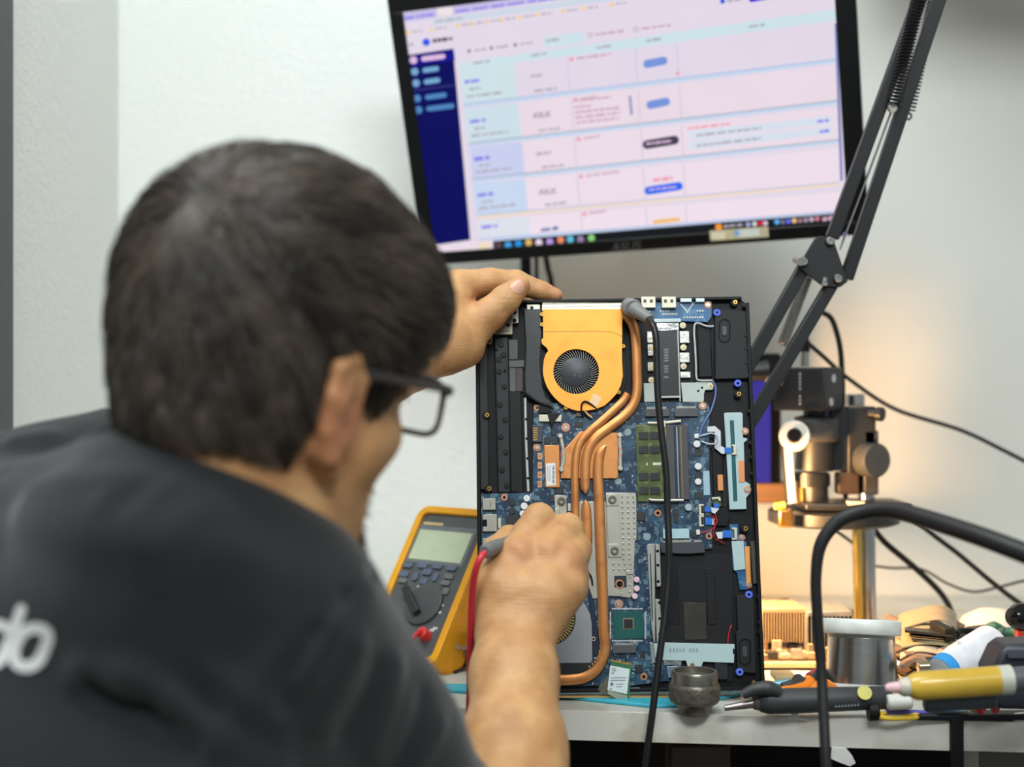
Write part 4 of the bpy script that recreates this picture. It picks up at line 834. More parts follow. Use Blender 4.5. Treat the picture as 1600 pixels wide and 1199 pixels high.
for x, y in ((1149, 472), (1155, 615.5), (1165.5, 826), (1179, 1068), (761, 648.5), (764.5, 763.5)): lc('insert_boss', pl_blk, x - 1.5, y + 1, 6, FLR, -.0016); lc('brass_insert', gold, x, y, 3.8, -.0018, -.0008, hole=1.8)
for y in (475, 521, 542, 564, 585, 640, 690, 712, 738, 930, 970, 985, 1015): lb('rim_notch', pl_dk, 1160 + (y - 463) * .047, y, 1166 + (y - 463) * .047, y + 5, -.004, -.0006)
lt('speaker_wire', mat('wire_white', (200, 202, 204), .4), [(1115, 510, -.002), (1105, 510, -.002), (1092, 505.5, -.002), (1086, 507, -.002), (1084.5, 520, -.002), (1086, 540, -.002), (1087.5, 570, -.002), (1088, 588, -.002), (1092, 594.5, -.002), (1113, 595, -.002)], .0009)
lt('signal_wire', mat('wire_blue', (110, 126, 190), .4), [(1113, 595, -.002), (1118, 605, -.001), (1117, 622, 0), (1110, 644, .001), (1098, 665, .001), (1093, 680, 0)], .0008)
lt('signal_wire', mat('wire_pale', (186, 196, 216), .4), [(1091, 682, -.001), (1100, 680, 0), (1110, 677.5, .001), (1119, 680, .0015), (1121.5, 687, .0015), (1118, 693, .001), (1108, 694, 0), (1096, 690, -.001)], .0008)
lb('wire_plug', white, 1085, 678, 1092, 685, BH, BH + .002); lb('wire_plug', white, 1088, 828, 1094, 836, BH, BH + .002)
# touch-pad board, ribbons and clips on the right
tp = lp('touchpad_plate', ltblue, [(1131.5, 646), (1134, 645), (1158, 644.5), (1160.5, 647), (1161, 684), (1167, 685), (1168, 688), (1162.5, 692), (1164, 752), (1172, 757), (1173, 770), (1166, 778), (1166.5, 796), (1140, 796.5)], -.006, -.0022)
lw('board_slit', mat('slit_teal', (18, 88, 96), .4), [(1143.5, 657), (1145.5, 700), (1149, 783)], 6.4, -.0018, .001, tp)
for x, y in ((1164.5, 674), (1168, 765.5)): lc('plate_ring', cuhole, x, y, 6, -.0024, -.0018, tp, hole=3); lc('plate_screw', nickel, x, y, 3.4, -.0022, -.0010, tp)
lb('copper_patch', orange_t, 1154, 720, 1163.5, 754, -.0024, -.0017, tp); lb('copper_patch', orange_t, 1121.5, 742, 1130, 767, -.0035, -.002)
lb('white_connector', conn, 1146, 696, 1151, 711, -.0022, -.0004, tp); lb('connector_foot', conn, 1143.5, 695, 1151, 697.5, -.0022, -.0005, tp); lb('connector_foot', conn, 1143.5, 708, 1151, 711, -.0022, -.0005, tp)
lp('ribbon', ribbon, [(1105, 667), (1117, 666), (1126, 674), (1126.5, 697), (1134, 701), (1133, 709), (1128, 709.5), (1116.5, 700), (1117, 675), (1105.5, 675)], -.0015, -.0011, bev=0)
lb('ribbon_tab', bluetab, 1132, 699.5, 1142, 708.5, -.0014, -.0008, bev=.0002); lb('pale_strip', mat('strip_pale', (158, 190, 204), .4), 1099, 736, 1109, 774, BH, BH + .0006)
lb('right_channel', pl_blk, 1114, 700, 1130, 790, FLR, -.0045)
lp('gasket', pl_dk, [(1132, 700), (1134, 740), (1138, 770), (1136, 800), (1128, 790), (1130, 740)], -.005, -.003)
lp('small_board', pcbg, [(1113, 777), (1126, 777), (1128, 792), (1114, 790)], -.005, -.0032); lp('white_connector', conn, [(1112, 777.5), (1125, 776.5), (1127, 783), (1123, 783), (1122, 780), (1114, 780.5), (1114, 784)], -.0032, -.0014)
for a in ((1101, 792, 1111, 800), (1115, 787, 1124, 794), (1102, 809.5, 1113, 820.5), (1129, 829, 1142, 840.5)): lb('ribbon_tab', bluetab, *a, -.0016, -.0008, bev=.0002)
for y in (788, 805.5):
    c_ = lb('white_connector', conn, 1092, y, 1096, y + 18, BH, BH + .002); lb('connector_foot', conn, 1093, y, 1100, y + 3, BH, BH + .0021, c_); lb('connector_foot', conn, 1093, y + 14.5, 1100, y + 17.5, BH, BH + .0021, c_)
    lb('connector_bar', chip, 1097, y + 3, 1101, y + 14, BH, BH + .0018, c_)
lp('ribbon', ribbon, [(1111, 793), (1124, 795), (1117, 803), (1112, 801)], -.0013, -.0009, bev=0); lp('ribbon', ribbon, [(1112, 811), (1117, 810), (1117, 819), (1112, 821)], -.0013, -.0009, bev=0); lp('ribbon', ribbon, [(1118, 832), (1129, 831), (1129, 842), (1122, 842)], -.0013, -.0009, bev=0)
for pts in ([(1094, 833, 0), (1106, 830, .001), (1114, 826, .0015), (1120, 815, .001), (1117, 803, 0)], [(1114, 806, .0), (1117, 820, .001), (1115, 832, .001), (1118, 842, 0), (1128, 847, -.002), (1132, 850, -.004)]): lt('red_wire', mat('wire_red', (196, 40, 44), .4), pts, .0005)
lp('black_flap', pl_blk, [(1118, 800), (1134, 790), (1140, 810), (1136, 822), (1120, 822)], FLR, -.003)
sb = lp('button_board', pcb2, [(1140, 820), (1153, 819), (1156, 846), (1166, 846), (1173, 906), (1168, 922), (1156, 922), (1152, 896), (1145, 890), (1143, 846)], -.0058, -.0038, bev=.0002)
lb('white_connector', conn, 1147.5, 826, 1152, 844, -.0038, -.0018, sb); lb('connector_foot', conn, 1144, 825, 1152, 828, -.0038, -.0018, sb); lb('connector_foot', conn, 1144, 841, 1152, 844, -.0038, -.0018, sb)
lp('board_plate', ltblue, [(1143, 846), (1162, 846), (1165, 890), (1147, 892), (1145, 868)], -.0038, -.0026, sb); lw('copper_bar', mat('bar_orange', (228, 158, 86), .45), [(1167.5, 854), (1170, 911)], 8, -.0022, .0012, sb)
for x, y in ((1159.5, 840.5), (1170, 914.5)): lc('board_ring', cuhole, x, y, 5.4, -.0038, -.0030, sb, hole=3); lc('board_screw', nickel, x, y, 3.2, -.0036, -.0020, sb)
lw('olive_gasket', mat('gasket_olive', (62, 60, 48), .6), [(1176, 846), (1181, 912)], 9, -.003, .002)
# drive bay
sata = lp('drive_connector', mat('drive_grey', (58, 60, 66), .45), [(1033, 848), (1100, 847), (1102, 864), (1072, 866), (1033, 864)], -.005, -.0006)
lb('connector_label', mat('label_pale', (170, 204, 210), .4), 1036, 826.5, 1077, 842, BH, BH + .0022)
sp_ = MB()
for k in range(30):
    if k == 20 or k == 21 or k == 22: continue
    a = LP.uv(1045 + k * 1.75, 846.5, -.001); sp_.box((a[0] - .0003, a[1] - .0016, -.003), (a[0] + .0003, a[1] + .0016, -.0012))
sp_.build('connector_pins', mat('pin_white', (0, 0, 0)), sata, world=False, kind='stuff')
rl = lp('drive_rail', mat('rail_grey', (176, 178, 170), .4, .5), [(1011, 852), (1014, 850), (1023, 850), (1024, 1004), (1021, 1004), (1018, 980)], -.006, -.0016)
lw('rail_slot', mat('slot_black', (30, 36, 42), .5), [(1016, 866), (1019.5, 970)], 1.6, -.0014, .0004, rl)
for a, b in ((850, 917), (936, 1004)): lp('rail_flange', mat('rail_grey', (0, 0, 0)), [(1024, a), (1031, a + 1), (1033 + (a - 850) * .03, b - 2), (1031 + (a - 850) * .03, b), (1026, b)], -.006, -.0018, rl)
for x, y in ((1027.5, 861.5), (1028, 883.5), (1028.5, 909), (1030.5, 942), (1031, 967), (1031, 991)): lc('rail_hole', glossblack, x, y, 2.4, -.002, -.0016, rl)
lb('bay_panel', pl_dk, 1104, 888, 1118, 976, -.0056, -.0046, bev=.0008); lb('bay_panel', pl_blk, 1042, 880, 1060, 976, -.0056, -.005, bev=.0008)
lb('glossy_film', mat('film_gloss', (58, 56, 50), .12, var=.3, vs=30), 1069, 942, 1103.5, 1000, -.0056, -.0049)
for pts in ([(1143, 977, -.004), (1140, 985, -.003), (1138, 996, -.003), (1137, 1008, -.003)], [(1091, 1038, -.002), (1091, 1052, -.003)]): lt('red_wire', mat('wire_red', (0, 0, 0)), pts, .0006)
br = lp('blue_bracket', ltblue, [(1022, 1006), (1038, 1004.5), (1148, 1007), (1147, 1036.5), (1099, 1034.5), (1096, 1042), (1092, 1045), (1078, 1045), (1074, 1041), (1072, 1033), (1036, 1032), (1024, 1028)], -.004, -.0006)
for k in range(9):
    if k != 5: lb('stamped_letter', mat('stamp_blue', (140, 166, 170), .5), 1046 + k * 5.2, 1013.5, 1049 + k * 5.2, 1019, -.0007, -.0004, br, bev=0)
lc('bracket_screw', gold, 1082, 1039.5, 3.4, -.0008, .0002, br); lb('bracket_slot', glossblack, 1145, 1014, 1147.5, 1022, -.0008, -.0003, br, bev=0)
lb('foil_tape', mat('foil', (0, 0, 0)), 1037, 1031, 1065, 1040, -.004, -.002); lp('foil_tape', mat('foil2', (170, 178, 180), .3, .6), [(1015, 1004), (1024, 1006), (1024, 1036), (1018, 1038)], -.004, -.002)
lb('black_film', mat('film_black', (40, 44, 48), .12), 1117, 1036, 1137, 1062, -.0045, -.002); lp('foil_tape', mat('foil3', (150, 168, 186), .25, .6, bump=.6, bs=150), [(1042, 1042), (1064, 1040), (1066, 1056), (1044, 1060)], -.0045, -.0024)
lb('pale_pad', mat('label_pale', (0, 0, 0)), 984, 1075, 1000, 1080.5, -.005, -.003)
# side ports
for y0, y1, x1 in ((779, 797, 774.5), (804, 831, 776.5), (841, 866, 772)):
    p_ = lb('side_port', mat('port_steel', (190, 188, 178), .35, .7), 754, y0, x1, y1, -.005, -.0004)
    if y0 == 804: lb('port_mouth', glossblack, 754, 812, 761, 823, -.0006, -.0001, p_)
    else: lb('port_line', mat('line_dark', (90, 88, 80), .4), 766, y0 + 6, 767, y1 - 4, -.0006, -.0002, p_, bev=0)
lb('port_flange', conn, 778, 810, 783, 826, -.004, -.001)
# wireless card hanging loose on its clear film
wl = lp('wireless_card', mat('card_green', (52, 110, 74), .4), [(955, 1031), (987, 1037), (983, 1093), (949, 1079)], .0018, .0028, bev=.0002)
lab = lp('card_label', mat('label_white', (214, 226, 226), .45, var=.02), [(953.5, 1040), (984, 1046), (979.5, 1085), (949, 1078.5)], .0027, .00295, wl, bev=0)
lp('card_contacts', gold, [(955, 1031), (986.5, 1037), (986.2, 1040), (954.7, 1034)], .0027, .0030, wl, bev=0)
for a in ((956, 1045, 962, 1046.2), (956, 1048, 963, 1049.2), (955, 1051.5, 960, 1052.8), (954.5, 1059, 979, 1060), (954, 1063, 977, 1064), (953.5, 1067, 958.5, 1072), (963, 1069, 974, 1070), (962.5, 1073, 972, 1074), (953, 1076, 956, 1078)): lb('printed_line', mat('ink_grey', (0, 0, 0)), *a, .0028, .0031, lab, bev=0)
lp('clear_film', mat('film_clear', (120, 116, 96), .15, alpha=.55), [(951, 1056), (948, 1082), (941, 1085), (934, 1078), (936, 1073)], .001, .0016, bev=.0002); lp('clear_film', mat('film_clear2', (190, 196, 176), .15, alpha=.5), [(949, 1079), (981, 1088), (979, 1097), (966, 1094), (950, 1085)], .003, .0034, bev=.0002)
# ---------------------------------------------------------------- leads at the laptop
pj = thing('power_lead', 'grey plug pushed into the laptop with a black lead hanging down in front of it', 'cable', P(985, 478, 1.35))
gp_ = mat('plug_grey', (128, 130, 128), .5, bump=.15, bs=600)
MB().cyl(P(983, 479, 1.356), P(990, 483, 1.335), .0085, .0092, n=24, bev=.001).build('plug', gp_, pj)
MB().cyl(P(990, 483, 1.335), P(1016, 500, 1.315), .0075, .0052, n=18, bev=.0008).build('strain_relief', gp_, pj)
MB().tube([P(*q) for q in ((1010, 496, 1.318), (1020, 508, 1.305), (1025, 530, 1.30), (1026, 570, 1.297), (1028, 620, 1.293), (1034, 680, 1.288), (1041, 740, 1.283), (1043, 800, 1.278), (1045, 850, 1.272), (1044, 900, 1.268), (1040, 950, 1.262), (1034, 1000, 1.256), (1026, 1060, 1.25), (1020, 1110, 1.245), (1013, 1160, 1.243), (1006, 1210, 1.242), (995, 1300, 1.245))], .0032, 10).build('lead', mat('lead_black', (24, 25, 26), .4), pj)
pr = thing('test_probe', 'grey test probe with a red lead held against the laptop board', 'probe', P(757, 863, 1.165))
PA, PB = P(757, 863, 1.163), P(846, 822, 1.290)
d = (PB - PA); q = d.to_track_quat('Z', 'Y').to_matrix().to_4x4(); L_ = d.length
MB().lathe([(.0048, 0), (.0062, .004), (.0066, .016), (.0060, .03), (.005, .042), (.0042, .06), (.0036, L_ - .035), (.0042, L_ - .030), (.0030, L_ - .022)], 20, Matrix.Translation(PA) @ q).build('probe_body', mat('probe_grey', (112, 114, 112), .6, bump=.5, bs=500), pr)
MB().lathe([(.0011, L_ - .026), (.0010, L_ - .004), (.0002, L_)], 10, Matrix.Translation(PA) @ q).build('probe_tip', steel, pr)
redw = mat('lead_red', (206, 46, 58), .4)
MB().tube([PA + d.normalized() * .003] + [P(*q) for q in ((750, 874, 1.160), (743, 892, 1.160), (738, 925, 1.165), (736, 970, 1.17), (734.5, 1020, 1.175), (734, 1070, 1.18), (732.5, 1120, 1.185), (728, 1180, 1.19), (720, 1280, 1.20))], .0029, 10).build('red_lead', redw, pr)

# ---------------------------------------------------------------- multimeter leaning behind the laptop
a_, b_ = math.radians(34), math.radians(38)
mx = Vector((math.cos(b_), -math.sin(b_), 0)); nh = Vector((-math.sin(b_), -math.cos(b_), 0)); my = (Vector((0, 0, 1)) * math.cos(a_) - nh * math.sin(a_)).normalized(); mz = mx.cross(my)
org = P(678, 1046, 1.40)
MMx = frameM(org, mx, my, mz); DM = PF(MMx)
mm = thing('multimeter', 'yellow-cased digital multimeter leaning back behind the laptop edge', 'multimeter', M=MMx)
yel = mat('holster_yellow', (246, 172, 20), .42, var=.05); mgr = mat('meter_grey', (84, 87, 88), .5); btn = mat('button_blue', (92, 104, 124), .5); btg = mat('button_grey', (112, 116, 116), .5)
mw, mh = .106, .181
x0_, x1_ = -mw, 0
def rr(x0, y0, x1, y1, r, n=5):
    o = []
    for (cx_, cy_, a0) in ((x1 - r, y1 - r, 0), (x0 + r, y1 - r, 90), (x0 + r, y0 + r, 180), (x1 - r, y0 + r, 270)):
        for k in range(n + 1): t = math.radians(a0 + 90 * k / n); o.append((cx_ + r * math.cos(t), cy_ + r * math.sin(t)))
    return o
MB().prism(rr(-mw, 0, 0, mh, .014), -.042, -.003).build('holster', yel, mm, world=False, bevel=.004)
# raised rim of the holster around the face
o_, i_ = rr(-mw, 0, 0, mh, .014), rr(-mw + .0085, .010, -.0085, mh - .0085, .007); n = len(o_)
MB().add([(x, y, z) for z in (-.006, .002) for x, y in o_] + [(x, y, z) for z in (-.006, .002) for x, y in i_], [f for i in range(n) for j in [(i + 1) % n] for f in ((i, j, n + j, n + i), (n + i, n + j, 3 * n + j, 3 * n + i), (2 * n + j, 2 * n + i, 3 * n + i, 3 * n + j), (2 * n + i, i, j, 2 * n + j))]).build('holster_rim', yel, mm, world=False, bevel=.0012)
MB().prism(rr(-mw + .008, .0095, -.008, mh - .008, .007), -.006, -.0015).build('face', mgr, mm, world=False, bevel=.001)
u = lambda px, py: DM.uv(px, py, -.0012)
L0 = [u(657, 828), u(737, 834), u(722, 881), u(638, 874)]
lx0, lx1 = (L0[0][0] + L0[3][0]) / 2, (L0[1][0] + L0[2][0]) / 2; ly1, ly0 = (L0[0][1] + L0[1][1]) / 2, (L0[2][1] + L0[3][1]) / 2
MB().box((lx0 - .004, ly0 - .004, -.0016), (lx1 + .004, ly1 + .006, -.0008)).build('display_frame', mat('frame_slate', (112, 118, 122), .4), mm, world=False, bevel=.0006)
MB().box((lx0, ly0, -.001), (lx1, ly1, -.0004)).build('display', mat('lcd_green', (196, 208, 176), .25, var=.03), mm, world=False, bevel=.0003)
MB().box((lx0, ly1 + .0065, -.0014), (lx0 + .028, ly1 + .0095, -.001)).build('name_strip', mat('strip_cream', (214, 190, 140), .5), mm, world=False)
def mbut(x, y, w_, h_, m_): MB().prism(rr(x - w_ / 2, y - h_ / 2, x + w_ / 2, y + h_ / 2, min(w_, h_) * .35, 3), -.0018, .0008).build('button', m_, mm, world=False, bevel=.0005)
for px, py, w_, h_, m_ in ((638, 884, .013, .006, btn), (661, 885, .013, .006, btn), (684, 886, .013, .006, btn), (706, 889, .013, .006, btn), (632, 898, .013, .007, btn), (650, 902, .006, .010, btn), (668, 895, .012, .007, btn), (681, 903, .006, .010, btn), (663, 909, .010, .008, btn), (702, 902, .012, .006, btg), (697, 912, .012, .006, btg), (630, 908, .012, .006, btg), (697, 925, .008, .008, btg)):
    x, y = u(px, py); mbut(x, y, w_, h_, m_)
dx, dy = u(663, 945)
MB().lathe([(.024, -.002), (.0235, .0015), (.022, .002), (0, .002)], 36, Matrix.Translation((dx, dy, 0))).build('dial', mat('dial_grey', (70, 73, 74), .5), mm, world=False)
k0, k1 = u(638, 922), u(657, 962)
MB().bar((k0[0], k0[1], .005), (k1[0], k1[1], .005), .008, .006, Vector((1, .3, 0))).build('dial_pointer', mat('pointer_dark', (40, 42, 44), .5), mm, world=False, bevel=.001)
for px, py in ((655, 917), (668, 918), (681, 924), (688, 933), (690, 946), (686, 957), (675, 985), (680, 982)):
    x, y = u(px, py); MB().box((x - .003, y - .0012, -.0016), (x + .003, y + .0012, -.0012)).build('dial_mark', mat('mark_pale', (206, 208, 204), .5), mm, world=False)
jx, jy = u(667, 995)
MB().cyl((jx, jy, -.004), (jx, jy, .010), .0062, n=18, bev=.001).build('jack_plug', mat('plug_red', (222, 62, 58), .4), mm, world=False)
MB().tube([(jx, jy, .009), (jx + .001, jy - .006, .016), (jx - .002, jy - .02, .018), (jx - .01, jy - .04, .014)], .0026, 8).build('jack_lead', redw, mm, world=False)
MB().prism([(-mw + .015, .03), (-.012, .03), (-.012, .14), (-mw + .015, .14)], -.052, -.043).build('stand', yel, mm, world=False, bevel=.002)

# ---------------------------------------------------------------- things on the bench
DZ = DESK
def on(px, py): return Pz(px, py, DZ)
mtl = thing('silicone_mat', 'turquoise silicone work mat under the laptop', 'mat', on(990, 1100))
pts = [on(690, 1083), on(868, 1091.5), (on(1020, 1107.5)), on(1062, 1107), on(1158, 1089), on(1150, 1077), on(690, 1074)]
MB().prism([(p.x, p.y) for p in pts], DZ + .0002, DZ + .0034).build('mat_sheet', mat('mat_turquoise', (58, 178, 200), .5, var=.06), mtl, bevel=.0008)
e0, e1 = on(840, 1088), on(1060, 1087)
MB().box((e0.x, BL.y - .001, DZ + .0035), (e1.x, BL.y + .004, DZ + .0048)).build('wooden_strip', mat('strip_tan', (206, 164, 100), .6), mtl)
# knurled metal cup
kc = thing('metal_jar', 'dark knurled metal jar in front of the laptop', 'jar', on(1085, 1117))
ks = Matrix.Translation(on(1085, 1116)); S_ = 1.248 / FPX
kdk = mat('jar_metal', (124, 120, 108), .42, .75, var=.25, vs=120, bump=.6, bs=260)
MB().lathe([(24 * S_, 0), (25 * S_, 8 * S_), (29 * S_, 14 * S_), (38 * S_, 20 * S_), (39.5 * S_, 27 * S_), (39.5 * S_, 45 * S_), (37.5 * S_, 49 * S_), (0, 49 * S_)], 40, ks).build('jar_body', kdk, kc)
kn = MB()
for k in range(60):
    kn.box((39 * S_, -.00055, 24 * S_), (40.2 * S_, .00055, 44 * S_), ks @ Matrix.Rotation(2 * math.pi * k / 60, 4, 'Z'))
kn.build('knurling', kdk, kc, kind='stuff')
MB().ringlathe([(36 * S_, 47 * S_), (36.5 * S_, 64 * S_), (34.5 * S_, 68 * S_), (32 * S_, 68 * S_), (31.5 * S_, 50 * S_)], 40, ks).build('jar_rim', mat('rim_metal', (140, 136, 126), .3, .85, var=.2, vs=80), kc)
MB().lathe([(31.6 * S_, 52 * S_), (31.6 * S_, 60 * S_), (0, 60.5 * S_)], 30, ks).build('jar_lid', kdk, kc)
def axisM(a, b): d = Vector(b) - Vector(a); return Matrix.Translation(Vector(a)) @ d.to_track_quat('Z', 'Y').to_matrix().to_4x4(), d.length
# dark electric screwdriver
es = thing('electric_screwdriver', 'dark grey electric screwdriver lying along the bench edge', 'screwdriver', P(1280, 1108, 1.232))
A, B = P(1196, 1097, 1.232), P(1392, 1090, 1.232); M, L_ = axisM(A, B); S_ = 1.232 / FPX
egr = mat('tool_grey', (56, 59, 60), .5, bump=.1, bs=500)
MB().lathe([(9 * S_, -14 * S_), (16 * S_, -8 * S_), (19.5 * S_, 4 * S_), (20 * S_, 40 * S_), (19 * S_, 110 * S_), (18 * S_, 190 * S_), (14 * S_, 196 * S_), (0, 196 * S_)], 30, M).build('body', egr, es)
MB().cyl(P(1176, 1099, 1.232), P(1190, 1098, 1.232), .0058, .0078, n=20, bev=.0006).build('nose', mat('nose_grey', (86, 84, 82), .45), es)
MB().cyl(P(1132, 1107, 1.232), P(1180, 1099, 1.232), .0026, .0045, n=12).build('bit', mat('bit_grey', (140, 132, 128), .3, .8), es)
MB().tube([P(1160, 1086, 1.225), P(1180, 1078, 1.225), P(1200, 1076, 1.225), P(1218, 1082, 1.225)], [.004, .006, .007, .005], 12).build('switch_hump', egr, es)
sy = P(1351, 1083, 1.2215); MB().lathe([(.0065, 0), (.0062, .0008), (0, .001)], 14, Matrix.Translation(sy) @ Matrix.Rotation(math.pi / 2 - .45, 4, 'X')).build('yellow_sticker', mat('sticker_yellow', (216, 208, 112), .5), es)
for k in range(8): p = P(1306 + k * 5, 1104 - k * .35, 1.2218); MB().box((p.x - .001, p.y, p.z - .0013), (p.x + .001, p.y + .001, p.z + .0013)).build('lettering', mat('print_dim', (0, 0, 0)), es)
MB().cyl(P(1356, 1112, 1.226), P(1372, 1111, 1.226), .0085, n=18, bev=.001).build('end_roller', rubber, es)
# pliers with orange handles
ph = thing('pliers', 'pliers with curved orange handles lying behind the dark screwdriver', 'pliers', on(1250, 1070))
org_ = mat('handle_orange', (246, 138, 38), .4); dki = mat('handle_inlay', (60, 62, 64), .5)
MB().tube([P(1206, 1083, 1.27), P(1225, 1081, 1.27), P(1250, 1078, 1.28), P(1266, 1068, 1.29), P(1260, 1058, 1.295)], [.0035, .005, .006, .0055, .003], 12).build('handle', org_, ph)
MB().tube([P(1266, 1085, 1.262), P(1276, 1076, 1.268), P(1288, 1071, 1.274), P(1300, 1077, 1.276), P(1312, 1084, 1.276)], [.004, .0055, .006, .0055, .0035], 12).build('handle', org_, ph)
MB().tube([P(1222, 1072, 1.285), P(1240, 1068, 1.288), P(1256, 1063, 1.292)], [.003, .004, .0035], 10).build('handle_inlay', dki, ph); MB().cyl(P(1247, 1063, 1.284), P(1247, 1063, 1.294), .0055, n=16).build('inlay_pad', dki, ph)
MB().tube([P(1263, 1064, 1.30), P(1275, 1056, 1.315), P(1284, 1050, 1.33)], [.005, .0055, .004], 10).build('pivot', dki, ph)
MB().tube([P(1264, 1058, 1.305), P(1276, 1053, 1.32), P(1290, 1052, 1.33)], [.004, .0052, .004], 10).build('red_grip', mat('grip_red', (186, 62, 62), .45), ph)
MB().tube([P(1206, 1068, 1.30), P(1218, 1068, 1.30), P(1232, 1065, 1.30)], [.002, .003, .0028], 8).build('jaw', mat('jaw_blue', (120, 168, 184), .35, .4), ph)
# solder reel
sr = thing('solder_reel', 'reel of shiny solder wire with a white flange on the bench', 'reel', on(1352, 1080))
S_ = 1.285 / FPX; c = Pz(1354, 1089, DZ); c.y = 1.29 + .0; MSr = Matrix.Translation((P(1354, 1089, 1.29).x, 1.29 + .02, DZ)) @ Matrix.Translation((0, 0, .0105)) @ Matrix.Rotation(.045, 4, 'Y') @ Matrix.Rotation(math.radians(-9.5), 4, 'X')
sdr = mat('solder', (176, 176, 172), .26, 1, var=.1, vs=30, aniso=(1, 1, 40))
h0 = 0; hz = 122 * S_
MB().lathe([(61 * S_, 0), (61 * S_, 6 * S_), (0, 6 * S_)], 40, MSr).build('lower_flange', white, sr)
wp = [(57 * S_, 6 * S_)]; nt_ = 34
for k in range(nt_): zz = 6 * S_ + (72 * S_) * (k + .5) / nt_; wp += [((57 - 5 * k / nt_) * S_ + .0004, zz), ((57 - 5 * k / nt_) * S_ - .0002, zz +   .5 * 72 * S_ / nt_)]
MB().lathe(wp + [(0, 78 * S_)], 48, MSr).build('wound_solder', sdr, sr, sharp=2)
MB().lathe([(52 * S_, 76 * S_), (52 * S_, 84 * S_), (0, 84 * S_)], 40, MSr).build('core', mat('core_grey', (168, 168, 164), .4), sr)
MB().lathe([(60 * S_, 83 * S_), (62 * S_, 85 * S_), (62 * S_, 105 * S_), (60 * S_, 107 * S_), (20 * S_, 107 * S_), (18 * S_, 100 * S_), (0, 100 * S_)], 48, MSr).build('upper_flange', mat('flange_white', (228, 231, 226), .4), sr, sharp=.9)
# yellow syringe with pink tip
sg = thing('flux_syringe', 'yellow flux syringe with a pink tip resting over the clutter', 'syringe', P(1480, 1070, 1.12))
M, L_ = axisM(P(1425, 1073, 1.12), P(1640, 1058, 1.12)); S_ = 1.12 / FPX
MB().lathe([(6 * S_, -8 * S_), (17 * S_, -4 * S_), (22 * S_, 6 * S_), (22.5 * S_, 60 * S_), (22.5 * S_, 136 * S_), (0, 136 * S_)], 28, M).build('barrel', mat('syringe_yellow', (224, 184, 66), .3, var=.08, coat=.3), sg)
MB().lathe([(22.8 * S_, 135 * S_), (22.8 * S_, 155 * S_), (0, 155 * S_)], 28, M).build('white_band', mat('band_white', (212, 212, 196), .4), sg)
MB().lathe([(19 * S_, 155 * S_), (19 * S_, 215 * S_), (0, 215 * S_)], 24, M).build('plunger', mat('plunger_slate', (92, 96, 104), .45), sg)
MB().lathe([(5 * S_, -42 * S_), (8 * S_, -36 * S_), (9 * S_, -22 * S_), (12 * S_, -8 * S_), (0, -6 * S_)], 18, M).build('pink_tip', mat('tip_pink', (226, 188, 190), .4), sg)
MB().lathe([(12 * S_, -20 * S_), (15 * S_, -14 * S_), (15 * S_, -4 * S_), (0, -3 * S_)], 18, M).build('tip_collar', mat('collar_cream', (206, 200, 184), .4), sg)
# grey tube and blue-black tool body under and behind the syringe
gt = tag(MB().cyl(P(1444, 1101, 1.135), P(1556, 1095, 1.135), .0065, n=20, bev=.0015).build('grey_tube', mat('tube_slate', (70, 80, 88), .45)), 'slate grey tube lying under the yellow syringe', 'tube')
bt = thing('hand_tool', 'blue-black angular power tool at the bench end behind the syringe', 'tool', P(1590, 1090, 1.17))
tb_ = mat('tool_navy', (44, 48, 58), .4)
pts = [(1551, 1050), (1566, 1018), (1580, 1008), (1660, 1006), (1660, 1112), (1560, 1110), (1552, 1095)]
pf = [P(x, y, 1.16) for x, y in pts]; n = len(pf)
MB().add(pf + [p + Vector((0, .04, 0)) for p in pf], [tuple(range(n)), tuple(range(n, 2 * n))[::-1]] + [(i, (i + 1) % n, n + (i + 1) % n, n + i) for i in range(n)]).build('tool_body', tb_, bt, bevel=.004)
MB().box(tuple(P(1575, 1030, 1.1565)), tuple(P(1660, 1014, 1.156) + Vector((0, .003, 0)))).build('grip_panel', mat('tool_slate', (76, 82, 94), .4), bt, bevel=.001)
# pens, ring, paper bits along the edge
def rod(name, a, b, r, m_, lb_, cat, n=12): return tag(MB().cyl(a, b, r, n=n, bev=r * .2).build(name, m_), lb_, cat)
rod('violet_pen', P(1384, 1112, 1.225), P(1451, 1114, 1.225), .0022, mat('pen_violet', (92, 84, 178), .4), 'thin violet pen on the bench edge by the yellow ring', 'pen')
tag(MB().tube([P(1372, 1117, 1.222), P(1388, 1114, 1.226), P(1410, 1115, 1.226), P(1430, 1116, 1.224), P(1433, 1121, 1.222), P(1410, 1123, 1.219), P(1388, 1123, 1.219), P(1373, 1120, 1.221)], .0021, 8).build('yellow_ring', mat('ring_yellow', (224, 188, 54), .4)), 'flat yellow plastic loop at the bench front', 'loop')
rod('white_stopper', P(1386, 1098, 1.22), P(1424, 1096, 1.22), .0068, mat('cap_white', (222, 222, 212), .45), 'white stopper lying between the screwdriver and the syringe', 'stopper', 18)
tag(MB().box(tuple(P(1466, 1113, 1.215)), tuple(P(1512, 1103, 1.215) + Vector((0, .02, 0)))).build('blue_packet', mat('packet_blue', (116, 170, 206), .5, col2=(206, 222, 226)), bevel=.001), 'small pale blue packet under the slate tube', 'packet')
tag(MB().tube([P(1530, 1112, 1.205), P(1540, 1101, 1.21), P(1550, 1103, 1.21), P(1557, 1111, 1.205)], .0035, 8).build('red_clip', mat('clip_red', (204, 48, 58), .4)), 'small red clip in front of the blue-black tool', 'clip')
tag(MB().tube([P(1512, 1113, 1.21), P(1520, 1106, 1.21), P(1529, 1112, 1.21)], .003, 8).build('green_clip', mat('clip_olive', (128, 126, 84), .5)), 'small olive clip beside the red clip', 'clip')
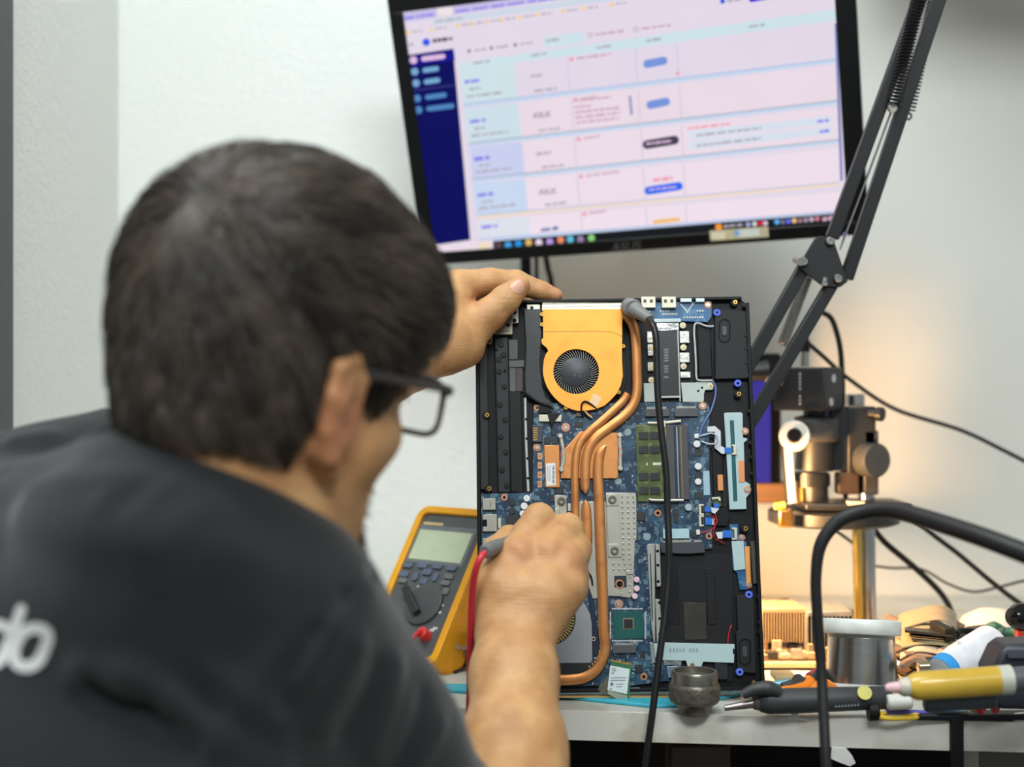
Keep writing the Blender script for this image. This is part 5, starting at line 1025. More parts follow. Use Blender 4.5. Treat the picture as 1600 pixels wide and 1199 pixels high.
def shard(name, pts, d_, th, m_, lb_, cat, group=None, depth=.02, curl=0):
    pf = [P(x, y, d_ + (i % 2) * depth) for i, (x, y) in enumerate(pts)]; n = len(pf); up = Vector((0, -.3, .95)).normalized() * th
    return tag(MB().add(pf + [p + up for p in pf], [tuple(range(n))[::-1], tuple(range(n, 2 * n))] + [(i, (i + 1) % n, n + (i + 1) % n, n + i) for i in range(n)]).build(name, m_), lb_, cat, group)
paper = mat('paper', (226, 226, 218), .7)
def slip(name, pts, d_, lb_):
    c = [P(x, y, d_) for x, y in pts]; n = len(c)
    return tag(MB().add(c + [p + Vector((0, .0012, .0004)) for p in c], [tuple(range(n)), tuple(range(n, 2 * n))[::-1]] + [(i, (i + 1) % n, n + (i + 1) % n, n + i) for i in range(n)]).build(name, paper), lb_, 'paper')
slip('paper_scrap', [(1210, 1124), (1236, 1120), (1240, 1109), (1246, 1111), (1248, 1122), (1262, 1126)], 1.236, 'torn white paper scrap at the bench edge below the screwdriver')
slip('paper_scrap', [(1582, 1126), (1586, 1116), (1600, 1114), (1612, 1122), (1608, 1132)], 1.222, 'white paper scrap at the bench front under the blue-black tool')
slip('hanging_tape', [(1300, 1168), (1322, 1170), (1332, 1182), (1337, 1193), (1328, 1198), (1312, 1192), (1298, 1186)], 1.232, 'white tape end hanging under the bench edge beside the black cord')
# paper tube with a blue band
wt = thing('paper_tube', 'white rolled paper with a blue edge leaning in the clutter', 'paper', P(1520, 1030, 1.30))
A, B = P(1468, 1052, 1.285), P(1548, 1010, 1.33); M, L_ = axisM(A, B); 
MB().lathe([(.0135, 0), (.0155, .012), (.0175, .03), (.020, L_), (.0192, L_), (.0128, .0)], 26, M).build('roll', mat('roll_white', (226, 228, 232), .6), wt)
MB().ringlathe([(.0140, .000), (.0158, .011), (.0150, .011), (.0132, 0)], 26, M).build('blue_band', mat('band_blue', (52, 152, 220), .5), wt)
f_ = [P(1494, 1001, 1.30), P(1512, 1012, 1.30), P(1540, 1008, 1.31), P(1566, 1022, 1.31), P(1560, 1040, 1.30), P(1520, 1046, 1.29)]
MB().add(f_ + [p + Vector((0, .001, .0008)) for p in f_], [tuple(range(6)), tuple(range(6, 12))[::-1]] + [(i, (i + 1) % 6, 6 + (i + 1) % 6, 6 + i) for i in range(6)]).build('loose_sheet', mat('sheet_white', (220, 222, 222), .6), wt)
fin = thing('ribbed_strip', 'small ribbed grey strip beside the rolled paper', 'strip', P(1545, 1008, 1.34))
for k in range(7): a = P(1536 + k * 4, 1008 - k * 1.6 + 4, 1.335); MB().bar(a, a + Vector((.006, .006, .012)), .0012, .0008, Vector((1, 0, 0))).build('rib', alu, fin)
# black lettered case
lc_ = thing('lettered_case', 'flat black case with white lettering under the green-handled tool', 'case', P(1520, 1005, 1.42))
ca = [P(1486, 1018, 1.38), P(1556, 1018, 1.38), P(1548, 986, 1.43), P(1493, 984, 1.43)]
exx = (ca[1] - ca[0]).normalized(); eyy = (ca[3] - ca[0]); eyy = (eyy - exx * eyy.dot(exx)).normalized(); CM = frameM(ca[0], exx, eyy, exx.cross(eyy)); CP = PF(CM)
lc_.matrix_world = CM; WM[lc_.name] = CM
MB().prism([CP.uv(1484, 1018), CP.uv(1558, 1018), CP.uv(1552, 985), CP.uv(1492, 984)], -.008, 0).build('case_body', mat('case_black', (46, 42, 36), .5), lc_, world=False, bevel=.001)
txt('BLACK', 1516, 999, .0165, 'x', (0, 0, 0), 0, 0, lc_, CP, .0006, ang=-.2, name='lettering', mt=mat('letter_white', (206, 204, 196), .5))
# green and black handled cutters
gc = thing('cutters', 'cutters with a black loop handle and a green handle lying on the heap', 'cutters', P(1540, 985, 1.42))
MB().tube([P(1495, 992, 1.40), P(1502, 986, 1.41), P(1530, 988, 1.42), P(1560, 994, 1.42), P(1574, 1002, 1.41), P(1572, 1014, 1.40)], .003, 8).build('black_handle', rubber, gc)
MB().tube([P(1510, 984, 1.43), P(1530, 983, 1.43), P(1545, 982, 1.43)], [.003, .004, .004], 8).build('brown_joint', mat('joint_brown', (84, 66, 58), .5), gc)
MB().tube([P(1540, 984, 1.43), P(1553, 981, 1.43), P(1570, 988, 1.43), P(1590, 990, 1.425), P(1620, 996, 1.42)], [.004, .0065, .005, .0065, .006], 10).build('green_handle', mat('handle_green', (66, 108, 82), .45), gc)
MB().tube([P(1576, 1000, 1.41), P(1590, 999, 1.41), P(1612, 1002, 1.41)], .0028, 8).build('black_handle', rubber, gc)
MB().tube([P(1491, 992, 1.40), P(1489, 1005, 1.395), P(1489, 1022, 1.385), P(1490, 1035, 1.38)], [.004, .0035, .003, .002], 8).build('black_leg', rubber, gc)
wbg = tag(MB().lathe([(.034, 0), (.036, .012), (.028, .026), (.012, .034), (0, .035)], 26, Matrix.Translation(P(1549, 1000, 1.55)) @ Matrix.Diagonal((1.1, .7, 1, 1))).build('white_pouch', mat('pouch_white', (226, 216, 200), .6, bump=.3, bs=60)), 'rounded white pouch against the wall behind the cutters', 'pouch')
mk = thing('red_marker', 'red tool with a glossy black rounded head at the bench end', 'marker', P(1600, 1000, 1.3))
MB().lathe([(0, 0), (.008, .001), (.0125, .008), (.0135, .02), (.012, .04), (0, .04)], 22, axisM(P(1579, 964, 1.30), P(1640, 966, 1.32))[0]).build('black_head', glossblack, mk)
MB().box(tuple(P(1591, 1012, 1.30)), tuple(P(1625, 985, 1.30) + Vector((0, .012, 0)))).build('red_body', mat('body_red', (214, 66, 44), .4), mk, bevel=.002)
# heap of card stacks and scraps
cst = thing('circuit_card_stack', 'stack of thin circuit cards with a black edge beside the solder reel', 'stack', P(1430, 1000, 1.40))
for k in range(6):
    q = [P(1420 + k * 2, 993 + k * 3, 1.37), P(1478, 998 + k * 3.2, 1.37), P(1488, 992 + k * 3, 1.42), P(1424 + k * 2, 987 + k * 3, 1.42)]
    MB().add(q + [p - Vector((0, 0, .0010)) for p in q], [(0, 1, 2, 3), (7, 6, 5, 4), (0, 1, 5, 4), (1, 2, 6, 5), (2, 3, 7, 6), (3, 0, 4, 7)]).build('circuit_card', mat('card%d' % (k % 3), ((150, 128, 96), (176, 152, 116), (120, 100, 76))[k % 3], .5, var=.2, vs=150), cst)
q = [P(1414, 985, 1.365), P(1489, 993, 1.365), P(1492, 984, 1.43), P(1414, 980, 1.43)]
MB().add(q + [p - Vector((0, 0, .0022)) for p in q], [(0, 1, 2, 3), (7, 6, 5, 4), (0, 1, 5, 4), (1, 2, 6, 5), (2, 3, 7, 6), (3, 0, 4, 7)]).build('top_card', mat('card_black', (30, 26, 24), .4), cst)
MB().box(tuple(P(1476, 1003, 1.368)), tuple(P(1492, 983, 1.368) + Vector((0, .05, 0)))).build('corner_block', rubber, cst, bevel=.001)
cs2 = [(198, 176, 142), (164, 140, 110), (128, 104, 84), (214, 196, 164), (104, 82, 66), (150, 120, 104)]
def curled(name, pts, d0, d1, bow, m_, lb_, cat='scrap', th=.0012, nseg=10):         # a bent sheet: front edge at depth d0, rear edge at d1
    f = catmull([P(x, y, d0) for x, y in pts], nseg); bk = [Vector((p.x * d1 / d0, d1, p.z + bow)) for p in f]; n = len(f); dn = Vector((0, 0, -th))
    vs = f + bk + [p + dn for p in f] + [p + dn for p in bk]; fs = []
    for i in range(n - 1): fs += [(i, i + 1, n + i + 1, n + i), (2 * n + i + 1, 2 * n + i, 3 * n + i, 3 * n + i + 1), (i, 2 * n + i, 2 * n + i + 1, i + 1), (n + i + 1, 3 * n + i + 1, 3 * n + i, n + i)]
    fs += [(0, n, 3 * n, 2 * n), (n - 1, 3 * n - 1, 4 * n - 1, 2 * n - 1)]
    return tag(MB().add(vs, fs).build(name, m_), lb_, cat)
curled('curled_sheet', [(1404, 985), (1430, 976), (1460, 969), (1480, 972), (1495, 983)], 1.43, 1.50, .004, mat('sheet_tan', (160, 140, 112), .5), 'curled tan sheet arching over the card stack', 'sheet')
curled('curled_sheet', [(1408, 1012), (1440, 1006), (1470, 1007), (1492, 1014)], 1.36, 1.44, .006, mat('sheet_olive', (150, 142, 110), .5), 'bent olive sheet below the card stack', 'sheet')
curled('curled_sheet', [(1406, 1030), (1430, 1018), (1460, 1020), (1488, 1030)], 1.34, 1.43, .004, mat('sheet_cream', (200, 180, 154), .5), 'bent cream sheet near the foot of the solder reel', 'sheet')
curled('curled_sheet', [(1408, 1046), (1430, 1034), (1455, 1036), (1482, 1046)], 1.31, 1.40, .005, mat('sheet_brown', (150, 122, 100), .6, var=.25, vs=90), 'crumpled brown sheet in front of the cream one', 'sheet')
tag(MB().cyl(P(1434, 1043, 1.29), P(1452, 1042, 1.29), .0055, n=18, bev=.0008).build('metal_can', mat('can_metal', (200, 180, 156), .25, .9)), 'tiny metal can between the reel and the rolled paper', 'can')
tag(MB().box(tuple(P(1456, 1050, 1.30)), tuple(P(1478, 1036, 1.30) + Vector((0, .03, 0)))).build('dark_connector', chip, bevel=.001), 'small dark connector block next to the tiny metal can', 'connector')
def scrapheap(name, region, d0, d1, n, lb_, seed, zmax=.03):                           # nobody could count these bits
    r = random.Random(seed); m = MB(); mats_ = [mat('scrap%d' % k, c_, .55, var=.25, vs=200) for k, c_ in enumerate(cs2)] + [chip, mat('scrap_silver', (190, 184, 172), .3, .8)]
    (x0, x1) = region
    for k in range(n):
        d_ = r.uniform(d0, d1); px = r.uniform(x0, x1); p = P(px, 0, d_); h = r.random() ** 1.5 * zmax
        M = Matrix.Translation((p.x, d_, DZ + .002 + h)) @ Matrix.Rotation(r.uniform(0, 6.3), 4, 'Z') @ Matrix.Rotation(r.uniform(-.5, .5), 4, 'X') @ Matrix.Rotation(r.uniform(-.5, .5), 4, 'Y')
        a, b, c_ = r.uniform(.003, .014), r.uniform(.002, .008), r.uniform(.0006, .003); m.cur = r.randrange(len(mats_)); m.box((-a, -b, -c_), (a, b, c_), M)
    o = m.build(name, mats_, kind='stuff'); o['label'] = lb_; o['category'] = 'scraps'; return o
scrapheap('electronic_scraps', (1395, 1500), 1.34, 1.55, 200, 'loose brown electronic scraps heaped behind the solder reel', 5, .034)
scrapheap('electronic_scraps', (690, 748), 1.43, 1.58, 150, 'loose brown electronic scraps heaped between the yellow multimeter and the laptop', 6, .05)
# raised wooden shelf board with a bare board and two finned heat sinks
wsz = Pz(1250, 1040, 0)
pb = P(1240, 1036, 1.44).z
sb_ = thing('wooden_plank', 'pale wooden plank on black blocks behind the laptop edge', 'plank', P(1250, 1060, 1.44))
p0, p1 = P(1170, 0, 1.44).x, P(1330, 0, 1.44).x
MB().box((p0, 1.44, pb - .0055), (p1, 1.62, pb)).build('plank_board', mat('plank_pale', (232, 202, 142), .55, var=.08, vs=20, aniso=(.2, 2, 2)), sb_, bevel=.001)
for xx in (p0 + .004, P(1258, 0, 1.46).x, p1 - .03): MB().box((xx, 1.45, DZ), (xx + .022, 1.60, pb - .0056)).build('support_block', rubber, sb_, bevel=.001)
mbd = thing('scrap_board', 'bare brown circuit board with parts lying on the pale plank', 'circuit board', (P(1250, 0, 1.5).x, 1.5, pb))
b0x, b1x = P(1180, 0, 1.46).x, P(1318, 0, 1.46).x
MB().box((b0x, 1.448, pb), (b1x, 1.60, pb + .0016)).build('board', mat('board_brown', (112, 88, 62), .5, var=.3, vs=140), mbd)
sm = MB(); r = random.Random(11); mts = [chip, mat('scrap0', cs2[0]), mat('scrap_silver', (0, 0, 0)), mat('scrap1', cs2[1])]
for k in range(130):
    x, y = r.uniform(b0x, b1x), r.uniform(1.45, 1.59); a, b, h = r.uniform(.001, .005), r.uniform(.001, .005), r.uniform(.001, .012) * r.random(); sm.cur = r.randrange(4); sm.box((x - a, y - b, pb + .0015), (x + a, y + b, pb + .0025 + h))
sm.build('board_components', mts, mbd, world=True, kind='stuff')
for k, (px, py, hh) in enumerate(((1208, 1020, 12), (1228, 1024, 8), (1246, 1018, 16), (1268, 1022, 10))):
    p = P(px, py, 1.45); MB().box((p.x - .005, 1.449, pb + .0016), (p.x + .005, 1.459, pb + .002 + hh * .0006)).build('component', mts[k % 4], mbd, bevel=.0006)
def heatsink(name, x0, x1, y0, y1, zt, zb, nf, lb_, m_, rz=0):
    t = thing(name, lb_, 'heat sink', ((x0 + x1) / 2, y0, zb)); 
    MB().box((x0, y0, zt - .005), (x1, y1, zt)).build('top_plate', m_, t, bevel=.0008)
    src = None
    for k in range(nf):
        x = x0 + (x1 - x0) * k / (nf - 1) - .0006
        if src is None: src = MB().box((0, y0, zb), (.0012, y1, zt - .005)).build('fin', m_, None); src.parent = t; src.matrix_local = Matrix.Translation((x - t.location.x, -t.location.y, -t.location.z)); WM[src.name] = wm(t)
        else: inst(src, 'fin', t, (x - t.location.x, -t.location.y, -t.location.z))
hm = mat('sink_tan', (190, 168, 134), .4, .5, var=.1, aniso=(30, 1, 1)); hm2 = mat('sink_grey', (172, 174, 172), .35, .7)
x0, x1 = P(1192, 0, 1.50).x, P(1258, 0, 1.50).x
heatsink('heat_sink', x0, x1, 1.50, 1.56, P(0, 951, 1.50).z, P(0, 1004, 1.50).z, 16, 'wide tan finned heat sink standing on the bare brown board', hm)
for xx in (x0 + .002, x1 - .006): MB().box((xx, 1.505, pb + .0016), (xx + .004, 1.555, P(0, 1004, 1.50).z)).build('leg', hm, bpy.data.objects['heat_sink'])
heatsink('heat_sink', P(1262, 0, 1.485).x, P(1332, 0, 1.485).x, 1.485, 1.55, P(0, 956, 1.485).z, pb + .0017, 12, 'grey finned heat sink right of the tan one, behind the black cord', hm2)
tag(MB().tube([P(1185, 955, 1.56), P(1205, 948, 1.56), P(1228, 942, 1.57), P(1236, 946, 1.58)], [.004, .006, .005, .002], 10).build('black_handle_tool', rubber), 'black tapered handle resting on top of the tan heat sink', 'handle')
# little things between plank and pliers
tag(MB().box(tuple(P(1212, 1066, 1.33)), tuple(P(1246, 1058, 1.33) + Vector((0, .03, 0)))).build('tan_strip', mat('strip_tan2', (196, 176, 128), .5), bevel=.0008), 'short tan strip lying behind the orange pliers', 'strip')
tag(MB().box(tuple(P(1290, 1068, 1.36)), tuple(P(1306, 1050, 1.36) + Vector((0, .02, 0)))).build('silver_socket', mat('socket_silver', (150, 158, 160), .3, .7), bevel=.001), 'small silver socket left of the solder reel', 'socket')
# pose of the head
HEAD_YAW, HEAD_PITCH, HEAD_ROLL, HEAD_S, HEAD_U = 38, 6, 8, .88, 1.0
HEAD_C = (-.149, .875, .005)
NECK_N = (.16, .45, .88)
HAIRLINE = [-.036, -.036, -.040, -.040, .036, .036, .004, -.028, .016, .040, .056, .068, .08]
WHORL = (305, 300)
GLASS = (math.radians(-1), .012)
# ---------------------------------------------------------------- the person: one distance field, meshed as one surface
import openvdb
V = lambda p: np.array(p, dtype=np.float32)
class SDF:
    """smooth union of groups of tapered capsules and ellipsoids"""
    def __init__(s): s.g = []
    def group(s, k): s.g.append((k, [])); return s
    def cap(s, a, b, ra, rb, k=.01): s.g[-1][1].append(('c', V(a), V(b), ra, rb, k)); return s
    def chain(s, pts, rs, k=.004):
        for i in range(len(pts) - 1): s.cap(pts[i], pts[i + 1], rs[i], rs[i + 1], k)
        return s
    def ell(s, c, r, R=None, k=.01, cut=False): s.g[-1][1].append(('e', V(c), V(r), V(R) if R is not None else np.eye(3, dtype=np.float32), cut, k)); return s
    @staticmethod
    def prim(p, q):
        if q[0] == 'c':
            a, b, ra, rb = q[1:5]; ba = b - a; pa = p - a; t = np.clip(pa @ ba / max(1e-9, float(ba @ ba)), 0, 1)
            return np.linalg.norm(pa - t[:, None] * ba, axis=1) - (ra + (rb - ra) * t)
        c, r, R = q[1:4]; x = (p - c) @ R; k0 = np.linalg.norm(x / r, axis=1); k1 = np.linalg.norm(x / (r * r), axis=1)
        return k0 * (k0 - 1) / np.maximum(k1, 1e-6)
    @staticmethod
    def smin(a, b, k): h = np.maximum(k - np.abs(a - b), 0) / k; return np.minimum(a, b) - h * h * k * .25
    def eval(s, p, use=None):
        p = p.astype(np.float32); d = None; i = 0
        for k, pr in s.g:
            dg = None
            for q in pr:
                on_ = use is None or use[i]; i += 1
                if not on_: continue
                x = s.prim(p, q)
                if q[0] == 'e' and q[4]:
                    if dg is None: continue
                    dg = -s.smin(-dg, x, q[5])
                else: dg = x if dg is None else s.smin(dg, x, q[5])
            if dg is None: continue
            d = dg if d is None else s.smin(d, dg, k)
        return d if d is not None else np.full(len(p), 1.0, np.float32)
    def prims(s): return [q for _, pr in s.g for q in pr]
def mesh_sdf(sdf, lo, hi, h, post=None, margin=.022):
    lo, hi = np.array(lo), np.array(hi); B = 16; nb = np.ceil((hi - lo) / h / B).astype(int); n = nb * B
    half = h * (B - 1) / 2; rad = half * 1.7321
    I = np.stack(np.meshgrid(*[np.arange(k) for k in nb], indexing='ij'), -1).reshape(-1, 3)
    C = (lo + (I * B + (B - 1) / 2) * h).astype(np.float32)
    pr = sdf.prims(); D = np.stack([np.where(True, sdf.prim(C, q), 0) for q in pr], 1)
    dc = sdf.eval(C); dm = dc if post is None else post(C, dc)
    arr = np.full(n, .05, np.float32)
    off = (np.stack(np.meshgrid(*[np.arange(B)] * 3, indexing='ij'), -1).reshape(-1, 3) * h).astype(np.float32)
    lim = rad + margin
    for b in range(len(I)):
        i, j, k = I[b] * B
        if abs(dm[b]) > lim and abs(dc[b]) > lim * 1.3:
            arr[i:i + B, j:j + B, k:k + B] = .05 if dm[b] > 0 else -.05; continue
        p = C[b] - half + off
        use = D[b] < max(dc[b], 0) + 2 * rad + margin * 1.5
        v = sdf.eval(p, use)
        if post is not None: v = post(p, v)
        arr[i:i + B, j:j + B, k:k + B] = np.clip(v, -.05, .05).reshape(B, B, B)
    g = openvdb.FloatGrid(.05); g.copyFromArray(arr, tolerance=0)
    pts, quads = g.convertToQuads(isovalue=0.0)
    return pts * h + lo, quads
def mesh_obj(name, pts, quads, m, parent=None):
    me = bpy.data.meshes.new(name); nv, nf = len(pts), len(quads)
    me.vertices.add(nv); me.vertices.foreach_set('co', np.ascontiguousarray(pts, np.float32).ravel())
    me.loops.add(nf * 4); me.loops.foreach_set('vertex_index', np.ascontiguousarray(quads[:, ::-1], np.int32).ravel())
    me.polygons.add(nf); me.polygons.foreach_set('loop_start', np.arange(nf, dtype=np.int32) * 4)
    me.update(calc_edges=True); me.validate(); me.shade_smooth(); me.materials.append(m)
    o = bpy.data.objects.new(name, me); COL.objects.link(o)
    if parent is not None: o.parent = parent; WM[o.name] = wm(parent)
    return o
def weld(pts, quads):
    """drop the loose specks: keep it simple, all vertices stay"""
    return pts, quads
# head frame: r = the person's right, f = facing, u = up
th, ph_, ro = math.radians(HEAD_YAW), math.radians(HEAD_PITCH), math.radians(HEAD_ROLL)
hf = Vector((math.sin(th) * math.cos(ph_), math.cos(th) * math.cos(ph_), -math.sin(ph_)))
hr = Vector((math.cos(th), -math.sin(th), 0)); hr = Matrix.Rotation(ro, 3, hf) @ hr; hu = hr.cross(hf)
HC_ = Vector(HEAD_C) + Vector((0, 0, CZ)); HS = HEAD_S; HV = np.array((HEAD_S, HEAD_S, HEAD_U), np.float32)
HR = np.array([list(hr), list(hf), list(hu)], np.float32).T           # columns are the head axes
def H(x, y, z): return HC_ + hr * x * HS + hf * y * HS + hu * z * HEAD_U
def toH(p): return ((p - V(HC_)) @ HR) / HV
sk = SDF()
sk.group(.02)
# --- torso (mostly under the shirt)
NB, C7 = P(340, 760, .86), P(262, 815, .832)
SR, SL = P(462, 975, .845), P(-165, 915, .965)
sv = (SR - SL).normalized()
mid = (SR + SL) / 2; dn = Vector((.03, -.26, -.96)).normalized(); bk = dn.cross(sv).normalized()
if bk.y > 0: bk = -bk
tR = np.array([list(sv), list(bk), list(sv.cross(bk))], np.float32).T
chest = mid + dn * .15 - bk * .02; waist = mid + dn * .38 - bk * .005; pelv = mid + dn * .52
sk.ell(chest, (.165, .105, .215), tR, .04).ell(waist, (.148, .098, .17), tR, .06).ell(pelv, (.165, .11, .12), tR, .06)
sk.cap(C7 + Vector((0, .015, -.02)), SR + Vector((-.02, 0, .0)), .046, .044, .05).cap(C7 + Vector((0, .015, -.02)), SL + Vector((.02, 0, 0)), .048, .044, .05)
# --- neck and head
sk.cap(H(0, -.035, -.05), C7 + Vector((.012, .03, -.03)), .056, .060, .03).cap(H(0, -.005, -.075), NB + Vector((0, .035, -.03)), .048, .056, .03)
sk.group(.022)
sk.ell(H(0, -.004, .035), np.array((.075, .094, .092)) * HV, HR).ell(H(0, .040, -.045), np.array((.060, .052, .070)) * HV, HR, .03)
sk.cap(H(-.050, .010, -.070), H(-.014, .074, -.108), .020 * HS, .017 * HS, .03).cap(H(.050, .010, -.070), H(.014, .074, -.108), .020 * HS, .017 * HS, .03).cap(H(-.012, .076, -.108), H(.012, .076, -.108), .018 * HS, .018 * HS, .02)
sk.cap(H(.052, .040, -.036), H(.043, .067, -.027), .022 * HS, .02 * HS, .02).cap(H(-.052, .040, -.036), H(-.043, .067, -.027), .022 * HS, .02 * HS, .02)
sk.cap(H(-.032, .083, .004), H(.032, .083, .004), .013 * HS, .013 * HS, .02)
sk.ell(H(.031, .094, -.018), np.array((.017, .012, .011)) * HV, HR, .01, True).ell(H(-.031, .094, -.018), np.array((.017, .012, .011)) * HV, HR, .01, True)
sk.cap(H(0, .090, -.012), H(0, .110, -.052), .008 * HS, .011 * HS, .014).ell(H(.012, .099, -.056), np.array((.008, .010, .007)) * HV, HR, .008).ell(H(-.012, .099, -.056), np.array((.008, .010, .007)) * HV, HR, .008)
sk.cap(H(-.017, .080, -.080), H(.017, .080, -.080), .007 * HS, .007 * HS, .008).cap(H(-.014, .080, -.090), H(.014, .080, -.090), .008 * HS, .008 * HS, .006)
for s_ in (1, -1):                                                  # ears: plate, helix, lobe, hollow
    E = lambda y, z, x=.079: H(s_ * x, y - .005, z)
    sk.cap(E(-.004, -.014, .076), E(-.010, -.034, .076), .011 * HS, .009 * HS, .01)
    sk.group(.006)
    hx_ = [E(.012, -.010, .078), E(.010, .008, .083), E(-.004, .019, .086), E(-.018, .013, .088), E(-.021, -.004, .089), E(-.018, -.024, .086), E(-.009, -.040, .084), E(.000, -.049, .078), E(.008, -.046, .075)]
    sk.chain(hx_, [.0038 * HS, .0042 * HS, .0044 * HS, .0046 * HS, .0046 * HS, .0044 * HS, .0058 * HS, .0066 * HS, .005 * HS], .004)
    sk.chain([E(-.008, .006, .085), E(-.013, -.008, .087), E(-.009, -.028, .083)], [.005 * HS, .006 * HS, .006 * HS], .006)
    sk.ell(H(s_ * .0835, -.010, -.012), np.array((.0062, .017, .029)) * HV, HR, .006)
    sk.ell(H(s_ * .092, -.004, -.016), np.array((.008, .009, .013)) * HV, HR, .005, True)
# --- right arm and hand (at the laptop)
sk.group(.03)
ER, WR = P(796, 1415, .990), P(803, 1000, 1.163)
sk.chain([SR, SR.lerp(ER, .5), ER], [.044, .035, .035], .03)
SD = Vector((1, 0, 0))
fa = lambda t, o: ER.lerp(WR, t) + SD * o
for o_ in (-1, 1):
    sk.chain([fa(0, .002 * o_), fa(.25, .007 * o_), fa(.55, .008 * o_), fa(.85, .0080 * o_), fa(1, .0078 * o_)], [.037, .034, .0265, .0205, .0190], .03)
def hand(palm, fingers, thumb, k=.013):
    for a, b, ra, rb in palm: sk.cap(a, b, ra, rb, k)
    for pts, rs in fingers + [thumb]:
        sk.group(.0055); sk.chain(pts, rs, .0035)
W1, W2 = P(785, 990, 1.168), P(819, 990, 1.165)
IM, MM_, RM, LMc = P(812, 872, 1.197), P(856, 866, 1.199), P(884, 884, 1.195), P(890, 918, 1.188)
hand([(W1, IM, .0175, .0160), (W2, MM_, .0185, .0160), (W2, RM, .0180, .0155), (W2, LMc, .0175, .0145), (P(800, 930, 1.178), P(850, 925, 1.176), .021, .0205), (P(783, 985, 1.17), P(770, 915, 1.182), .018, .0175), (P(774, 905, 1.184), IM, .0155, .0150), (P(876, 925, 1.182), P(830, 988, 1.165), .0165, .0175)],
     [([IM, P(826, 838, 1.210), P(842, 812, 1.222), P(836, 826, 1.252), P(826, 840, 1.272)], [.0170, .0150, .0140, .0112, .0085]),
      ([MM_, P(876, 842, 1.212), P(887, 828, 1.222), P(876, 840, 1.250), P(852, 848, 1.268)], [.0165, .0140, .0138, .0108, .0084]),
      ([RM, P(898, 866, 1.208), P(902, 858, 1.216), P(888, 866, 1.243), P(866, 868, 1.260)], [.0150, .0128, .0122, .0102, .008]),
      ([LMc, P(898, 902, 1.203), P(900, 898, 1.211), P(888, 898, 1.234), P(870, 896, 1.246)], [.0135, .0115, .0108, .0092, .0074])],
     ([P(772, 920, 1.183), P(772, 888, 1.205), P(778, 860, 1.224), P(796, 843, 1.247), P(814, 838, 1.260)], [.0165, .0150, .0128, .0122, .0095]))
# knuckles and tendons
sk.group(.010)
for p, r_ in ((P(810, 866, 1.186), .0085), (P(858, 862, 1.188), .0085), (P(888, 880, 1.184), .0075), (P(896, 914, 1.178), .0068)): sk.cap(p, p + Vector((0, .004, .003)), r_, r_, .006)
# --- left arm and hand (on the laptop's top edge)
sk.group(.03)
EL, WL = P(420, 655, 1.10), P(640, 556, 1.292)
sk.chain([SL, SL.lerp(EL, .5), EL], [.046, .041, .036], .03)
ld_ = (WL - EL).normalized(); lside = ld_.cross(Vector((0, -.5, 1))).normalized(); lup = lside.cross(ld_).normalized()
for o_ in (-1, 1): sk.chain([EL, EL.lerp(WL, .3) + lup * .006 * o_, WL + lup * .0095 * o_], [.037, .034, .0225], .03)
LI, LMd, LR, LP_ = P(716, 449, 1.358), P(712, 455, 1.384), P(706, 466, 1.404), P(700, 482, 1.418)
hand([(WL + lup * .008, LI, .0225, .0165), (WL, LMd, .022, .016), (WL, LR, .021, .015), (WL - lup * .006, LP_, .020, .014), (WL - lup * .006, P(716, 532, 1.322), .021, .0225), (P(690, 520, 1.318), P(715, 480, 1.345), .022, .0175), (P(700, 552, 1.315), P(726, 545, 1.325), .019, .017)],
     [([LI, P(765, 440, 1.368), P(806, 442, 1.374), P(846, 455, 1.374), P(868, 462, 1.373)], [.0165, .0130, .0122, .0094, .0072]),
      ([LMd, P(764, 448, 1.394), P(798, 462, 1.404), P(826, 486, 1.400), P(838, 502, 1.396)], [.016, .0132, .0118, .0095, .0078]),
      ([LR, P(752, 466, 1.414), P(780, 484, 1.420), P(800, 512, 1.410), P(808, 528, 1.402)], [.015, .0125, .011, .009, .0074]),
      ([LP_, P(735, 500, 1.424), P(752, 520, 1.424), P(766, 540, 1.412), P(772, 552, 1.404)], [.0135, .011, .0095, .008, .0066])],
     ([P(706, 538, 1.325), P(735, 515, 1.334), P(764, 492, 1.337), P(790, 468, 1.338), P(812, 447, 1.342)], [.0225, .0195, .0158, .0138, .0104]))
LOb, HIb = (-.56, .66, .42), (.16, 1.46, 1.30)
pts, quads = mesh_sdf(sk, LOb, HIb, .0021)
print('skin', len(pts), len(quads), round(time.time() - T0, 1))
